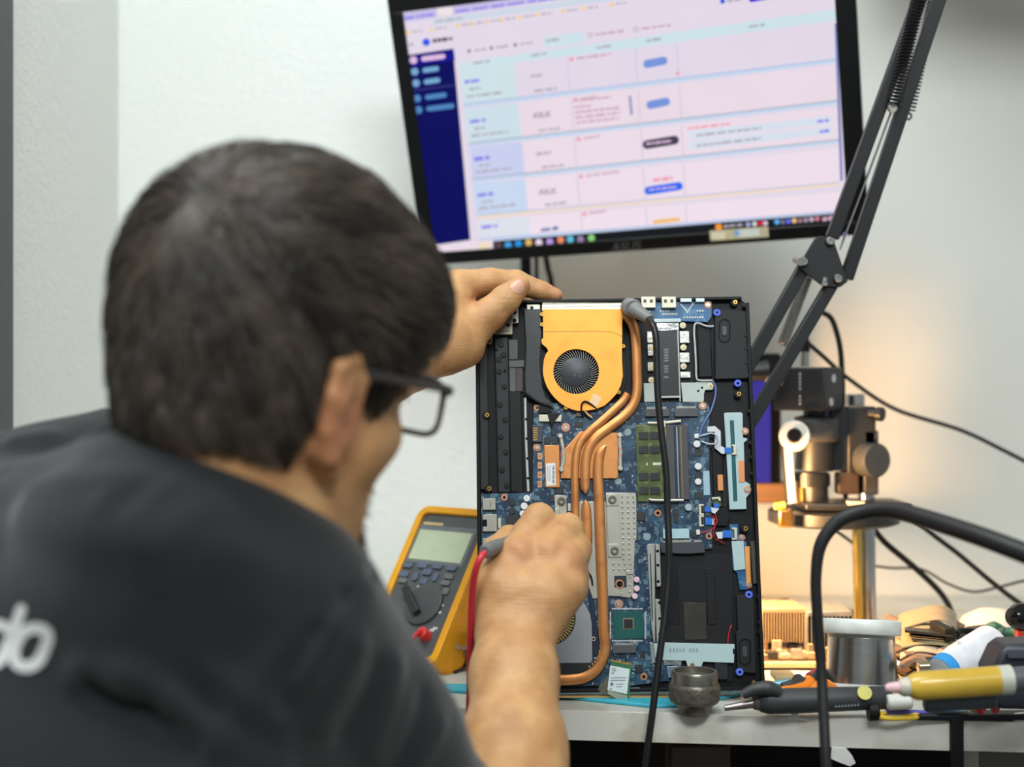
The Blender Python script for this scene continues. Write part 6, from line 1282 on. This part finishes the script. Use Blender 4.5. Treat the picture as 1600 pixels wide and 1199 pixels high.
def skin_mat():
    m = bpy.data.materials.new('skin'); m.use_nodes = True; nt = m.node_tree; N = nt.nodes; L = nt.links; b = N['Principled BSDF']
    b.inputs['Roughness'].default_value = .46; b.inputs['Subsurface Weight'].default_value = .12; b.inputs['Subsurface Radius'].default_value = (.012, .005, .003); b.inputs['Subsurface Scale'].default_value = .4
    b.inputs['Specular IOR Level'].default_value = .4
    tc = N.new('ShaderNodeTexCoord'); nz = N.new('ShaderNodeTexNoise'); nz.inputs['Scale'].default_value = 45; nz.inputs['Detail'].default_value = 6; L.new(tc.outputs['Object'], nz.inputs['Vector'])
    rp = N.new('ShaderNodeValToRGB'); rp.color_ramp.elements[0].color = lin((184, 134, 88)); rp.color_ramp.elements[1].color = lin((210, 164, 112)); rp.color_ramp.elements[0].position = .3; rp.color_ramp.elements[1].position = .7
    L.new(nz.outputs['Fac'], rp.inputs['Fac'])
    at = N.new('ShaderNodeAttribute'); at.attribute_name = 'tint'; sp = N.new('ShaderNodeSeparateColor'); L.new(at.outputs['Color'], sp.inputs[0])
    m1 = N.new('ShaderNodeMix'); m1.data_type = 'RGBA'; m1.inputs['B'].default_value = lin((196, 118, 88)); L.new(sp.outputs[0], m1.inputs['Factor']); L.new(rp.outputs['Color'], m1.inputs['A'])
    m2 = N.new('ShaderNodeMix'); m2.data_type = 'RGBA'; m2.inputs['B'].default_value = lin((44, 36, 30)); L.new(sp.outputs[1], m2.inputs['Factor']); L.new(m1.outputs['Result'], m2.inputs['A'])
    L.new(m2.outputs['Result'], b.inputs['Base Color'])
    n2 = N.new('ShaderNodeTexNoise'); n2.inputs['Scale'].default_value = 900; n2.inputs['Detail'].default_value = 3; L.new(tc.outputs['Object'], n2.inputs['Vector'])
    wv = N.new('ShaderNodeTexNoise'); mp = N.new('ShaderNodeMapping'); mp.inputs['Scale'].default_value = (60, 60, 420); L.new(tc.outputs['Object'], mp.inputs['Vector']); L.new(mp.outputs['Vector'], wv.inputs['Vector']); wv.inputs['Scale'].default_value = 1; wv.inputs['Detail'].default_value = 3
    ad = N.new('ShaderNodeMath'); ad.operation = 'ADD'; L.new(n2.outputs['Fac'], ad.inputs[0]); L.new(wv.outputs['Fac'], ad.inputs[1])
    bp = N.new('ShaderNodeBump'); bp.inputs['Strength'].default_value = .35; bp.inputs['Distance'].default_value = .0012; L.new(ad.outputs[0], bp.inputs['Height']); L.new(bp.outputs['Normal'], b.inputs['Normal'])
    return m
skin = skin_mat()
def gauss(p, c, s_): return np.exp(-np.sum((p - V(c)) ** 2, 1) / (2 * s_ * s_))
# creases: fine valleys pressed into the skin where the photo shows them
crs = [(P(752, 484, 1.335), P(770, 500, 1.325), .0018, .0010), (P(776, 470, 1.335), P(790, 487, 1.325), .0016, .0008), (P(770, 468, 1.335), P(784, 490, 1.325), .0014, .0008), (P(764, 470, 1.335), P(778, 494, 1.325), .0014, .0007),
       (P(748, 462, 1.345), P(712, 484, 1.325), .0025, .0022), (P(745, 468, 1.34), P(715, 470, 1.325), .002, .0014), (P(740, 474, 1.338), P(708, 492, 1.315), .002, .0014),
       (P(838, 900, 1.165), P(800, 862, 1.178), .0045, .0012), (P(770, 950, 1.15), P(830, 925, 1.158), .003, .0007), (P(780, 985, 1.145), P(850, 975, 1.147), .003, .0006)]
nrm = None
pl = pts.astype(np.float32)
def seg_d(p, a, b): a, b = V(a), V(b); ba = b - a; t = np.clip((p - a) @ ba / (ba @ ba), 0, 1); return np.linalg.norm(p - a - t[:, None] * ba, axis=1)
def grad(f, p, e=.0008):
    g = np.stack([f(p + V(d)) - f(p - V(d)) for d in ((e, 0, 0), (0, e, 0), (0, 0, e))], 1); return g / np.maximum(np.linalg.norm(g, axis=1, keepdims=True), 1e-6)
near = np.zeros(len(pl), np.float32)
for a, b, w_, dp in crs:
    d = seg_d(pl, a, b + Vector((0, 0, 0))); near = np.maximum(near, np.where(d < .03, np.exp(-(d / (w_ * 1.2)) ** 2) * dp * 1.0, 0))
ix = np.where(near > 1e-5)[0]
if len(ix): pl[ix] -= grad(sk.eval, pl[ix]) * near[ix][:, None]
person = mesh_obj('person', pl, quads, skin)
ph = toH(pl); red = np.zeros(len(pl)); darkm = np.zeros(len(pl))
for c, s_, a in ((H(.085, -.01, -.02), .02, .75), (H(-.085, -.01, -.02), .02, .75), (P(812, 868, 1.185), .012, .4), (P(858, 866, 1.187), .012, .4), (P(886, 884, 1.183), .010, .4), (P(815, 448, 1.335), .008, .35), (P(868, 462, 1.37), .012, .35), (C7, .03, .25), (P(750, 470, 1.34), .010, .35)): red = np.maximum(red, gauss(pl, c, s_) * a)
beard = np.clip((-.055 - ph[:, 2]) / .009, 0, 1) * np.clip((ph[:, 1] - .040) / .016, 0, 1) * (np.abs(ph[:, 0]) < .046)
must = (np.abs(ph[:, 2] + .069) < .006) * (ph[:, 1] > .066) * (np.abs(ph[:, 0]) < .030)
brow = (np.abs(ph[:, 2] - .006 - .0) < .005) * (ph[:, 1] > .07) * (np.abs(np.abs(ph[:, 0]) - .032) < .018)
lips = np.exp(-((ph[:, 2] + .085) / .008) ** 2) * np.clip((ph[:, 1] - .082) / .006, 0, 1) * (np.abs(ph[:, 0]) < .019)
darkm = np.clip(np.maximum(np.maximum(beard * .9, must * .8), brow * .9), 0, 1); darkm = darkm * (1 - lips); red = np.clip(np.maximum(red, lips * .9), 0, 1)
onhead = (np.linalg.norm(ph, axis=1) < .17)
darkm = darkm * onhead
ca = person.data.color_attributes.new('tint', 'FLOAT_COLOR', 'POINT')
ca.data.foreach_set('color', np.stack([red, darkm, np.zeros(len(pl)), np.ones(len(pl))], 1).astype(np.float32).ravel())
tag(person, 'dark-haired person in black t-shirt and glasses, seen from behind, probing the opened laptop', 'person')
# eyes
eyew = mat('eye_white', (230, 226, 220), .2); iris = mat('iris_dark', (40, 28, 20), .15)
for s_ in (1, -1):
    e = MB().lathe([(0, -.0105)] + [(.0105 * math.sin(t), -.0105 * math.cos(t)) for t in np.linspace(.2, math.pi - .2, 12)] + [(0, .0105)], 20, Matrix.Translation(H(s_ * .031, .072, -.018)) @ hf.to_track_quat('Z', 'Y').to_matrix().to_4x4()).build('eyeball', eyew, person)
    MB().lathe([(.0050, .0094), (.004, .0102), (0, .0108)], 16, Matrix.Translation(H(s_ * .031, .072, -.018)) @ hf.to_track_quat('Z', 'Y').to_matrix().to_4x4()).build('iris', iris, e)
bvh = BVHTree.FromObject(person, bpy.context.evaluated_depsgraph_get())
# finger nails laid on the skin
def nail(c, along, dirn, w_, l_):
    c, along, dirn = Vector(c), Vector(along).normalized(), Vector(dirn).normalized(); side_ = along.cross(dirn).normalized(); vs = []; fs = []; n = 9
    for i in range(n):
        for j in range(n):
            x = (i / (n - 1) * 2 - 1); y = (j / (n - 1) * 2 - 1); f = math.sqrt(max(0, 1 - .5 * y * y)); g = math.sqrt(max(0, 1 - .5 * x * x))
            p = c + side_ * x * f * w_ / 2 + along * y * g * l_ / 2
            hit = bvh.ray_cast(p + dirn * .02, -dirn, .05)[0]
            vs.append((hit if hit else p) + dirn * (.0003 + .0003 * (1 - x * x) * (1 - y * y)))
    for i in range(n - 1):
        for j in range(n - 1): fs.append((i * n + j, (i + 1) * n + j, (i + 1) * n + j + 1, i * n + j + 1))
    return MB().add(vs, fs).build('fingernail', mat('nail', (214, 164, 138), .28, var=.06), person, sharp=3)
nail(P(808, 449, 1.332), P(812, 447, 1.342) - P(790, 468, 1.338), (.25, -.9, .25), .0135, .0150)
# --- dark cotton T-shirt over torso and upper arms
sh_ = SDF(); sh_.group(.03)
OF = .009
sh_.ell(chest + bk * .012, (.172 + OF, .118 + OF, .225 + OF), tR, .05).ell(waist + bk * .012, (.165 + OF, .118 + OF, .19), tR, .08).ell(pelv, (.185, .13, .12), tR, .06)
sh_.cap(C7 + Vector((0, .012, -.022)), SR + Vector((-.02, 0, .002)), .050 + OF, .050 + OF, .06).cap(C7 + Vector((0, .012, -.022)), SL + Vector((.02, 0, 0)), .050 + OF, .054 + OF, .06)
sh_.cap(C7 + Vector((0, .01, -.02)), C7 + Vector((0, .04, -.05)), .067, .074, .04)
SE = SR.lerp(ER, .80); sh_.chain([SR, SR.lerp(ER, .35), SE], [.056, .045, .044], .03)
SEl = SL.lerp(EL, .62); sh_.chain([SL, SL.lerp(EL, .35), SEl], [.062, .056, .056], .05)
folds = [((135, 1050), (200, 1062), .010, .006), ((200, 1062), (265, 1095), .010, .008), ((265, 1095), (330, 1160), .010, .007), ((150, 1080), (230, 1112), .009, -.008), ((230, 1112), (300, 1165), .009, -.007), ((290, 1075), (400, 1150), .010, -.005), ((330, 1060), (430, 1130), .010, .005), ((360, 1130), (430, 1199), .010, .005),
         ((215, 745), (160, 785), .007, .003), ((265, 755), (215, 810), .006, .003), ((30, 690), (75, 684), .010, .006), ((140, 728), (10, 738), .012, -.0025), ((60, 760), (180, 745), .010, .004), ((330, 790), (230, 850), .012, .003),
         ((588, 893), (540, 935), .004, -.004), ((540, 935), (490, 990), .004, -.004), ((490, 990), (452, 1045), .004, -.004), ((452, 1045), (440, 1110), .005, -.004), ((575, 920), (520, 975), .008, .003), ((520, 985), (480, 1060), .008, .004),
         ((560, 1010), (500, 1130), .008, .004), ((590, 1040), (540, 1150), .007, -.004), ((620, 1040), (580, 1170), .008, .004), ((660, 1090), (620, 1199), .007, -.003), ((690, 1130), (650, 1199), .007, .003),
         ((400, 1000), (330, 1070), .012, -.003), ((40, 790), (200, 830), .014, .003), ((0, 860), (160, 900), .016, -.003), ((350, 850), (470, 900), .016, .003), ((150, 940), (330, 960), .018, -.002)]
fseg = None
def place_folds():
    out = []
    for (a, b, w_, h_) in folds:
        q = []
        for (x, y) in (a, b):
            t = .55; ro_ = np.array([list(CAM)], np.float32); rd = np.array([list(ray(x, y))], np.float32)
            for _ in range(60):
                d = sh_.eval(ro_ + rd * t)[0]
                if d < .0005 or t > 1.4: break
                t += max(d * .7, .0005)
            q.append(CAM + ray(x, y) * float(t))
        if q[0].y < 1.35 and q[1].y < 1.35: out.append((V(q[0]), V(q[1]), w_, h_))
    return out
fseg = place_folds()
NBc = P(294, 756, .876); nax = Vector(NECK_N).normalized(); NR = .078; NRy = .056
nx = (sv - nax * sv.dot(nax)).normalized(); ny = nax.cross(nx)
sdir = V((ER - SR).normalized()); sdl = V((EL - SL).normalized())
rngp = [(rng.normal(size=3), rng.uniform(0, 6.28), a) for a in (.0010, .0008, .0007, .0006)]
def shirt_post(p, d):
    p = p.astype(np.float32); m = np.abs(d) < .03; add = np.zeros(len(p), np.float32)
    if m.any():
        q = p[m]; s_ = np.zeros(len(q), np.float32)
        for a, b, w_, h_ in fseg: s_ += h_ * np.exp(-(seg_d(q, a, b) / w_) ** 2)
        for k_, (v, f0, a) in enumerate(rngp): s_ += a * np.sin(q @ V(v) * (38 + 22 * k_) + f0)
        add[m] = s_
    d = d - add
    rel = p - V(NBc); al = rel @ V(nax); rr0 = np.sqrt((rel @ V(nx)) ** 2 + ((rel @ V(ny)) * (NR / NRy)) ** 2)
    d = np.maximum(d, np.where(al > -.07, NR - rr0, -1))
    for S_0, dr, L_0 in ((SR, sdir, (SE - SR).length), (SL, sdl, (SEl - SL).length)):
        t = (p - V(S_0)) @ dr - L_0; rr_ = np.linalg.norm(p - V(S_0) - ((p - V(S_0)) @ dr)[:, None] * dr, axis=1)
        d = np.maximum(d, np.where((rr_ < .085) & (t > -.05), t, -1))
    return d
pts2, quads2 = mesh_sdf(sh_, (-.58, .60, .40), (.12, 1.16, 1.12), .0032, shirt_post)
print('shirt', len(pts2), round(time.time() - T0, 1))
cloth = mat('cotton_black', (32, 34, 36), .85, var=.1, vs=30, bump=.35, bs=1400, spec=.25)
cloth.node_tree.nodes['Principled BSDF'].inputs['Sheen Weight'].default_value = .25
cloth.node_tree.nodes['Principled BSDF'].inputs['Sheen Roughness'].default_value = .5
shirt = mesh_obj('t_shirt', pts2, quads2, cloth, person)
sbv = BVHTree.FromPolygons([tuple(v) for v in pts2], [tuple(q) for q in quads2])
# ribbed collar round the neck opening
rim = []
for k in range(48):
    a = 2 * math.pi * k / 48; dv = nx * math.cos(a) + ny * math.sin(a) * NRy / NR
    q = np.array([list(NBc + dv * NR + nax * (.16 - i * .001)) for i in range(260)], np.float32); dd = sh_.eval(q)
    j = int(np.argmax(dd < 0)) if (dd < 0).any() else 200; rim.append(NBc + dv * NR + nax * (.16 - j * .001))
rim.append(rim[0])
MB().tube(rim, .0042, 8, sm=3).build('collar', cloth, shirt)
# white rounded letters printed on the back
def proj(px, py, off=.0007):
    rd = ray(px, py).normalized(); h = sbv.ray_cast(CAM, rd, 3)
    if h[0] is None: return P(px, py, .8)
    n_ = h[1] if h[1].dot(rd) < 0 else -h[1]; return h[0] + n_ * off
def stroke(pts, wpx, closed=False):
    c = [Vector((x, y, 0)) for x, y in pts]
    if closed: c = catmull([c[-2]] + c + [c[1]], 6)[6:-6]
    else: c = catmull(c, 6)
    m = MB(); n = len(c); vs = []; fs = []
    for i in range(n):
        t = (c[min(i + 1, n - 1)] - c[max(i - 1, 0)]).normalized(); s_ = Vector((-t.y, t.x, 0)) * wpx / 2
        for f in (-1, -.5, 0, .5, 1): q = c[i] + s_ * f; vs.append(proj(q.x, q.y))
    for i in range(n - 1):
        for k in range(4): fs.append((i * 5 + k, i * 5 + k + 1, i * 5 + 6 + k, i * 5 + 5 + k))
    m.add(vs, fs)
    if not closed:
        for e in (c[0], c[-1]):
            o = [proj(e.x + math.cos(a) * wpx / 2, e.y + math.sin(a) * wpx / 2, .0009) for a in np.linspace(0, 2 * math.pi, 15)[:-1]]; m.add(o, [tuple(range(14))])
    return m
ink = mat('print_white', (224, 226, 224), .6)
zz = lambda L: [(x / 4.01, 900 + y / 4.01) for x, y in L]
stroke(zz([(140, 210), (105, 300), (60, 410), (15, 530)]), 16).build('printed_letter', ink, shirt)
stroke(zz([(70, 345), (5, 308), (-70, 330), (-125, 420), (-130, 500), (-80, 560), (-10, 545), (30, 490)]), 16).build('printed_letter', ink, shirt)
stroke(zz([(215, 328), (280, 340), (305, 385), (285, 455), (245, 535), (180, 570), (115, 555), (92, 500), (105, 430), (150, 355), (215, 328)]), 18, True).build('printed_letter', ink, shirt)
# trousers, and the stool that carries the person (below the frame)
tr = SDF(); tr.group(.04); knee = (pelv + Vector((.20, .36, .0)), pelv + Vector((-.12, .40, 0)))
tr.ell(pelv - Vector((0, 0, .03)), (.175, .125, .12), tR, .05)
for s_, kn_ in zip((1, -1), knee):
    hip = pelv + sv * .085 * s_ - Vector((0, 0, .05)); ft = kn_ + Vector((.0, -.02, -kn_.z + .07)); tr.chain([hip, kn_, ft], [.09, .062, .048], .04)
pt3, q3 = mesh_sdf(tr, (-.65, .3, 0), (.35, 1.4, .75), .008)
mesh_obj('trousers', pt3, q3, mat('denim_dark', (44, 50, 62), .8, bump=.3, bs=900), person)
for s_, kn_ in zip((1, -1), knee):
    ft = kn_ + Vector((.0, -.02, 0)); MB().tube([Vector((ft.x, ft.y - .03, .045)), Vector((ft.x, ft.y + .06, .04)), Vector((ft.x, ft.y + .17, .032))], [.045, .046, .034], 14).build('shoe', mat('shoe_black', (30, 30, 32), .5), person)
sx, sy, sz = pelv.x, pelv.y, pelv.z - .14
stl = thing('work_stool', 'round black work stool under the seated person', 'stool', (sx, sy, 0))
MB().lathe([(.17, 0), (.18, .015), (.18, .05), (.16, .065), (0, .07)], 36, Matrix.Translation((sx, sy, sz - .07))).build('seat', black, stl)
MB().cyl((sx, sy, .06), (sx, sy, sz - .07), .025, n=16).build('column', steel, stl)
for k in range(5):
    a = 2 * math.pi * k / 5; MB().bar((sx, sy, .07), (sx + .24 * math.cos(a), sy + .24 * math.sin(a), .05), .03, .025, Vector((0, 0, 1))).build('leg', black, stl)
    MB().cyl((sx + .24 * math.cos(a), sy + .24 * math.sin(a) - .012, .025), (sx + .24 * math.cos(a), sy + .24 * math.sin(a) + .012, .025), .025, n=14).build('caster', rubber, stl)
# ---------------------------------------------------------------- hair
hs = SDF(); hs.group(.02)
hs.ell(H(0, -.004, .037), np.array((.083, .103, .103)) * HV, HR)
hs.ell(H(-.020, -.044, .050), np.array((.072, .064, .072)) * HV, HR, .03)
hs.ell(H(0, -.027, .000), np.array((.078, .076, .072)) * HV, HR, .03)
hs.cap(H(-.035, .064, .055), H(.042, .064, .051), .035 * HS, .036 * HS, .045)
hs.ell(H(.004, .036, .060), np.array((.064, .052, .054)) * HV, HR, .04)                   # fuller fringe
hs.cap(H(0, -.045, -.030), H(0, -.040, -.042), .056 * HS, .050 * HS, .03)                     # nape
def region(p):            # below zero where hair grows, in head space
    q = toH(p); x, y, z = q[:, 0], q[:, 1], q[:, 2]; ax = np.abs(x)
    line = np.interp(y, [-.2, -.06, -.035, -.014, -.006, .010, .022, .034, .044, .06, .078, .09, .2], HAIRLINE)
    d = (line - z)
    return d * HS
hx, hq = mesh_sdf(hs, np.array(HC_) - .15, np.array(HC_) + .17, .003, lambda p, d: np.maximum(d + .003, region(p)))
def hair_mat():
    m = bpy.data.materials.new('hair'); m.use_nodes = True; nt = m.node_tree; N = nt.nodes; L = nt.links; b = N['Principled BSDF']
    b.inputs['Roughness'].default_value = .34; b.inputs['Specular IOR Level'].default_value = .6
    at = N.new('ShaderNodeHairInfo'); rp = N.new('ShaderNodeValToRGB'); rp.color_ramp.elements[0].color = lin((20, 18, 16)); rp.color_ramp.elements[1].color = lin((112, 99, 86))
    lk = N.new('ShaderNodeAttribute'); lk.attribute_name = 'lock'; mm_ = N.new('ShaderNodeMath'); mm_.operation = 'MULTIPLY_ADD'; mm_.inputs[1].default_value = .3
    m2_ = N.new('ShaderNodeMath'); m2_.operation = 'MULTIPLY'; m2_.inputs[1].default_value = .75; L.new(lk.outputs['Fac'], m2_.inputs[0]); L.new(at.outputs['Random'], mm_.inputs[0]); L.new(m2_.outputs[0], mm_.inputs[2]); L.new(mm_.outputs[0], rp.inputs['Fac']); L.new(rp.outputs['Color'], b.inputs['Base Color']); return m
cap_ = mesh_obj('hair_base', hx, hq, mat('hair_dark', (26, 23, 21), .6, bump=.6, bs=240), person)
# strands that leave the whorl and follow the skull
def wh():
    t = .6; ro_ = np.array([list(CAM)], np.float32); rd = np.array([list(ray(*WHORL))], np.float32)
    for _ in range(80):
        d = hs.eval(ro_ + rd * t)[0]
        if d < .0004: break
        t += max(d * .8, .0004)
    return V(CAM + ray(*WHORL) * float(t))
wp_ = wh(); HCn = V(H(0, -.004, .02))
NS = 26000; K = 9
a0 = hx[hq[:, 0]]; a1 = hx[hq[:, 1]]; a2 = hx[hq[:, 2]]; a3 = hx[hq[:, 3]]
idx = rng.integers(0, len(hq), NS * 2); uu, vv = rng.random((NS * 2, 1)), rng.random((NS * 2, 1))
pos = ((a0[idx] * (1 - uu) + a1[idx] * uu) * (1 - vv) + (a3[idx] * (1 - uu) + a2[idx] * uu) * vv).astype(np.float32)
keep = (hs.eval(pos) > -.0045) & (region(pos) < -.0005); pos = pos[keep][:NS]; NS = len(pos)
q0 = toH(pos)
wdir = (wp_ - HCn) / np.linalg.norm(wp_ - HCn)
length = np.interp(q0[:, 2], [-.06, -.04, .0, .04, .08, .12], [.010, .016, .026, .036, .046, .046]) * rng.uniform(.75, 1.2, NS)
length *= np.where((q0[:, 1] > .06) & (q0[:, 2] > .02), 1.15, 1)
NC = 1100; clump = rng.normal(size=(NC, 3)).astype(np.float32); seeds = pos[rng.integers(0, NS, NC)]; ctone = rng.random(NC) ** 1.6
own = np.empty(NS, int)
for i in range(0, NS, 2000): own[i:i + 2000] = np.argmin(((pos[i:i + 2000, None] - seeds[None]) ** 2).sum(-1), 1)
line_ = np.zeros((NS, K, 3), np.float32); cur = pos.copy(); step = (length / (K - 1))[:, None]
hts = (rng.uniform(.0005, .004, NS) + rng.uniform(-.0008, .0024, NC)[own]) * np.interp(q0[:, 2], [-.07, 0, .08], [.6, .9, 1.1]); wob = rng.normal(size=(NS, 3)).astype(np.float32)
prev = None
for k in range(K):
    line_[:, k] = cur
    g = grad(hs.eval, cur)
    r_ = cur - wp_; dist = np.linalg.norm(r_, axis=1, keepdims=True)
    rad = r_ / np.maximum(dist, 1e-5); sw = np.cross(np.broadcast_to(V(wdir), r_.shape), rad)
    dn_ = np.array([[0, 0, -1]], np.float32) * np.clip((.05 - toH(cur)[:, 2:3]) / .08, 0, 1.3)
    fw = V(hf)[None] * np.clip((toH(cur)[:, 1:2] - 0) / .09, 0, 1) * np.clip((toH(cur)[:, 2:3]) / .05, 0, 1) * .8
    t = rad + sw * .55 * np.exp(-dist / .03) + dn_ * 1.1 + fw + clump[own] * .22 + wob * .10
    t -= g * np.sum(t * g, 1, keepdims=True); t /= np.maximum(np.linalg.norm(t, axis=1, keepdims=True), 1e-5)
    if prev is not None: t = t * .6 + prev * .4; t /= np.linalg.norm(t, axis=1, keepdims=True)
    prev = t; cur = cur + t * step
    d = hs.eval(cur)[:, None]; want = (hts * min(1, k / 4))[:, None] - .001
    cur = cur + grad(hs.eval, cur) * (want - d) * .7
qh = toH(line_.reshape(-1, 3)).reshape(NS, K, 3); bad = ((np.abs(qh[:, :, 0]) > .060) & (qh[:, :, 1] > -.030) & (qh[:, :, 1] < .020) & (qh[:, :, 2] < .014)).any(1); line_ = line_[~bad]; tone_ = ctone[own][~bad]
def curves_obj(name, lines, r0, r1, m, parent):
    n, k = lines.shape[:2]
    hc = bpy.data.hair_curves.new(name); hc.add_curves([k] * n)
    hc.attributes['position'].data.foreach_set('vector', np.ascontiguousarray(lines, np.float32).ravel())
    ra = hc.attributes.get('radius') or hc.attributes.new('radius', 'FLOAT', 'POINT')
    ra.data.foreach_set('value', np.tile(np.linspace(r0, r1, k), n).astype(np.float32)); hc.materials.append(m)
    o = bpy.data.objects.new(name, hc); COL.objects.link(o); o.parent = parent; WM[o.name] = wm(parent); o['kind'] = 'stuff'; return o
hm_ = hair_mat()
hair = curves_obj('hair', line_, .00046, .00014, hm_, person)
ta = hair.data.attributes.new('lock', 'FLOAT', 'CURVE'); ta.data.foreach_set('value', tone_.astype(np.float32))
# goatee
gp_i = np.where(darkm > .5)[0]; gi = rng.choice(gp_i, 900); gpos = pl[gi]; gn = grad(sk.eval, gpos)
gl = np.zeros((len(gpos), 4, 3), np.float32)
for k in range(4): gl[:, k] = gpos + gn * .0009 * k + np.array([[0, 0, -1]]) * .0012 * k + rng.normal(size=gpos.shape) * .0003 * k
curves_obj('beard', gl, .00022, .0001, hm_, person)
# ---------------------------------------------------------------- glasses
gfm = mat('glasses_frame', (62, 56, 54), .35); gl_ = thing('eyeglasses', 'dark-framed rectangular eyeglasses worn by the person', 'eyeglasses', M=frameM(H(0, 0, 0), hr, hf, hu))
GH, GO = GLASS
def G(x, y, z):                                                        # glasses space, pitched a little against the head
    c_, s_ = math.cos(GH), math.sin(GH); y0 = -.01; y_, z_ = y - y0, z; return H(x, y0 + y_ * c_ - z_ * s_, GO + y_ * s_ + z_ * c_)
gfm2 = mat('glasses_rim', (96, 88, 82), .3)
for s_ in (1, -1):
    cx_ = .034 * s_; o_ = []
    for k in range(40):
        a = 2 * math.pi * k / 40; ca, sa = math.cos(a), math.sin(a); f = (abs(ca) ** 4 + abs(sa) ** 4) ** -.25
        o_.append(G(cx_ + ca * f * .0275, .116 - .0012 * (ca * f * s_) ** 2, -.014 + sa * f * .0185))
    MB().tube(o_ + [o_[0]], .0021, 8, sm=1).build('rim', gfm2, gl_)
    lens = [p + hf * .0003 for p in o_]; MB().add(lens, [tuple(range(40))]).build('lens', mat('lens_glass', (235, 240, 240), .02, trans=1, var=.01, alpha=.12), gl_)
    MB().tube([G(.061 * s_, .115, -.003), G(.070 * s_, .110, -.001), G(.073 * s_, .100, 0)], [.0032, .0034, .0030], 8).build('hinge', gfm, gl_)
    tp_ = [G(.073 * s_, .102, 0), G(.083 * s_, .05, 0), G(.087 * s_, .010, 0), G(.086 * s_, -.008, -.002), G(.084 * s_, -.022, -.016), G(.081 * s_, -.028, -.032)]
    t_ = catmull(tp_, 6); m = MB()
    for i in range(len(t_) - 1): m.bar(t_[i], t_[i + 1], .0058 if i < 20 else .0045, .0026, hu)
    m.build('temple', gfm, gl_, bevel=.0006)
MB().tube([G(-.008, .118, -.006), G(0, .121, -.003), G(.008, .118, -.006)], .002, 8).build('bridge', gfm2, gl_)
print('done', round(time.time() - T0, 1))
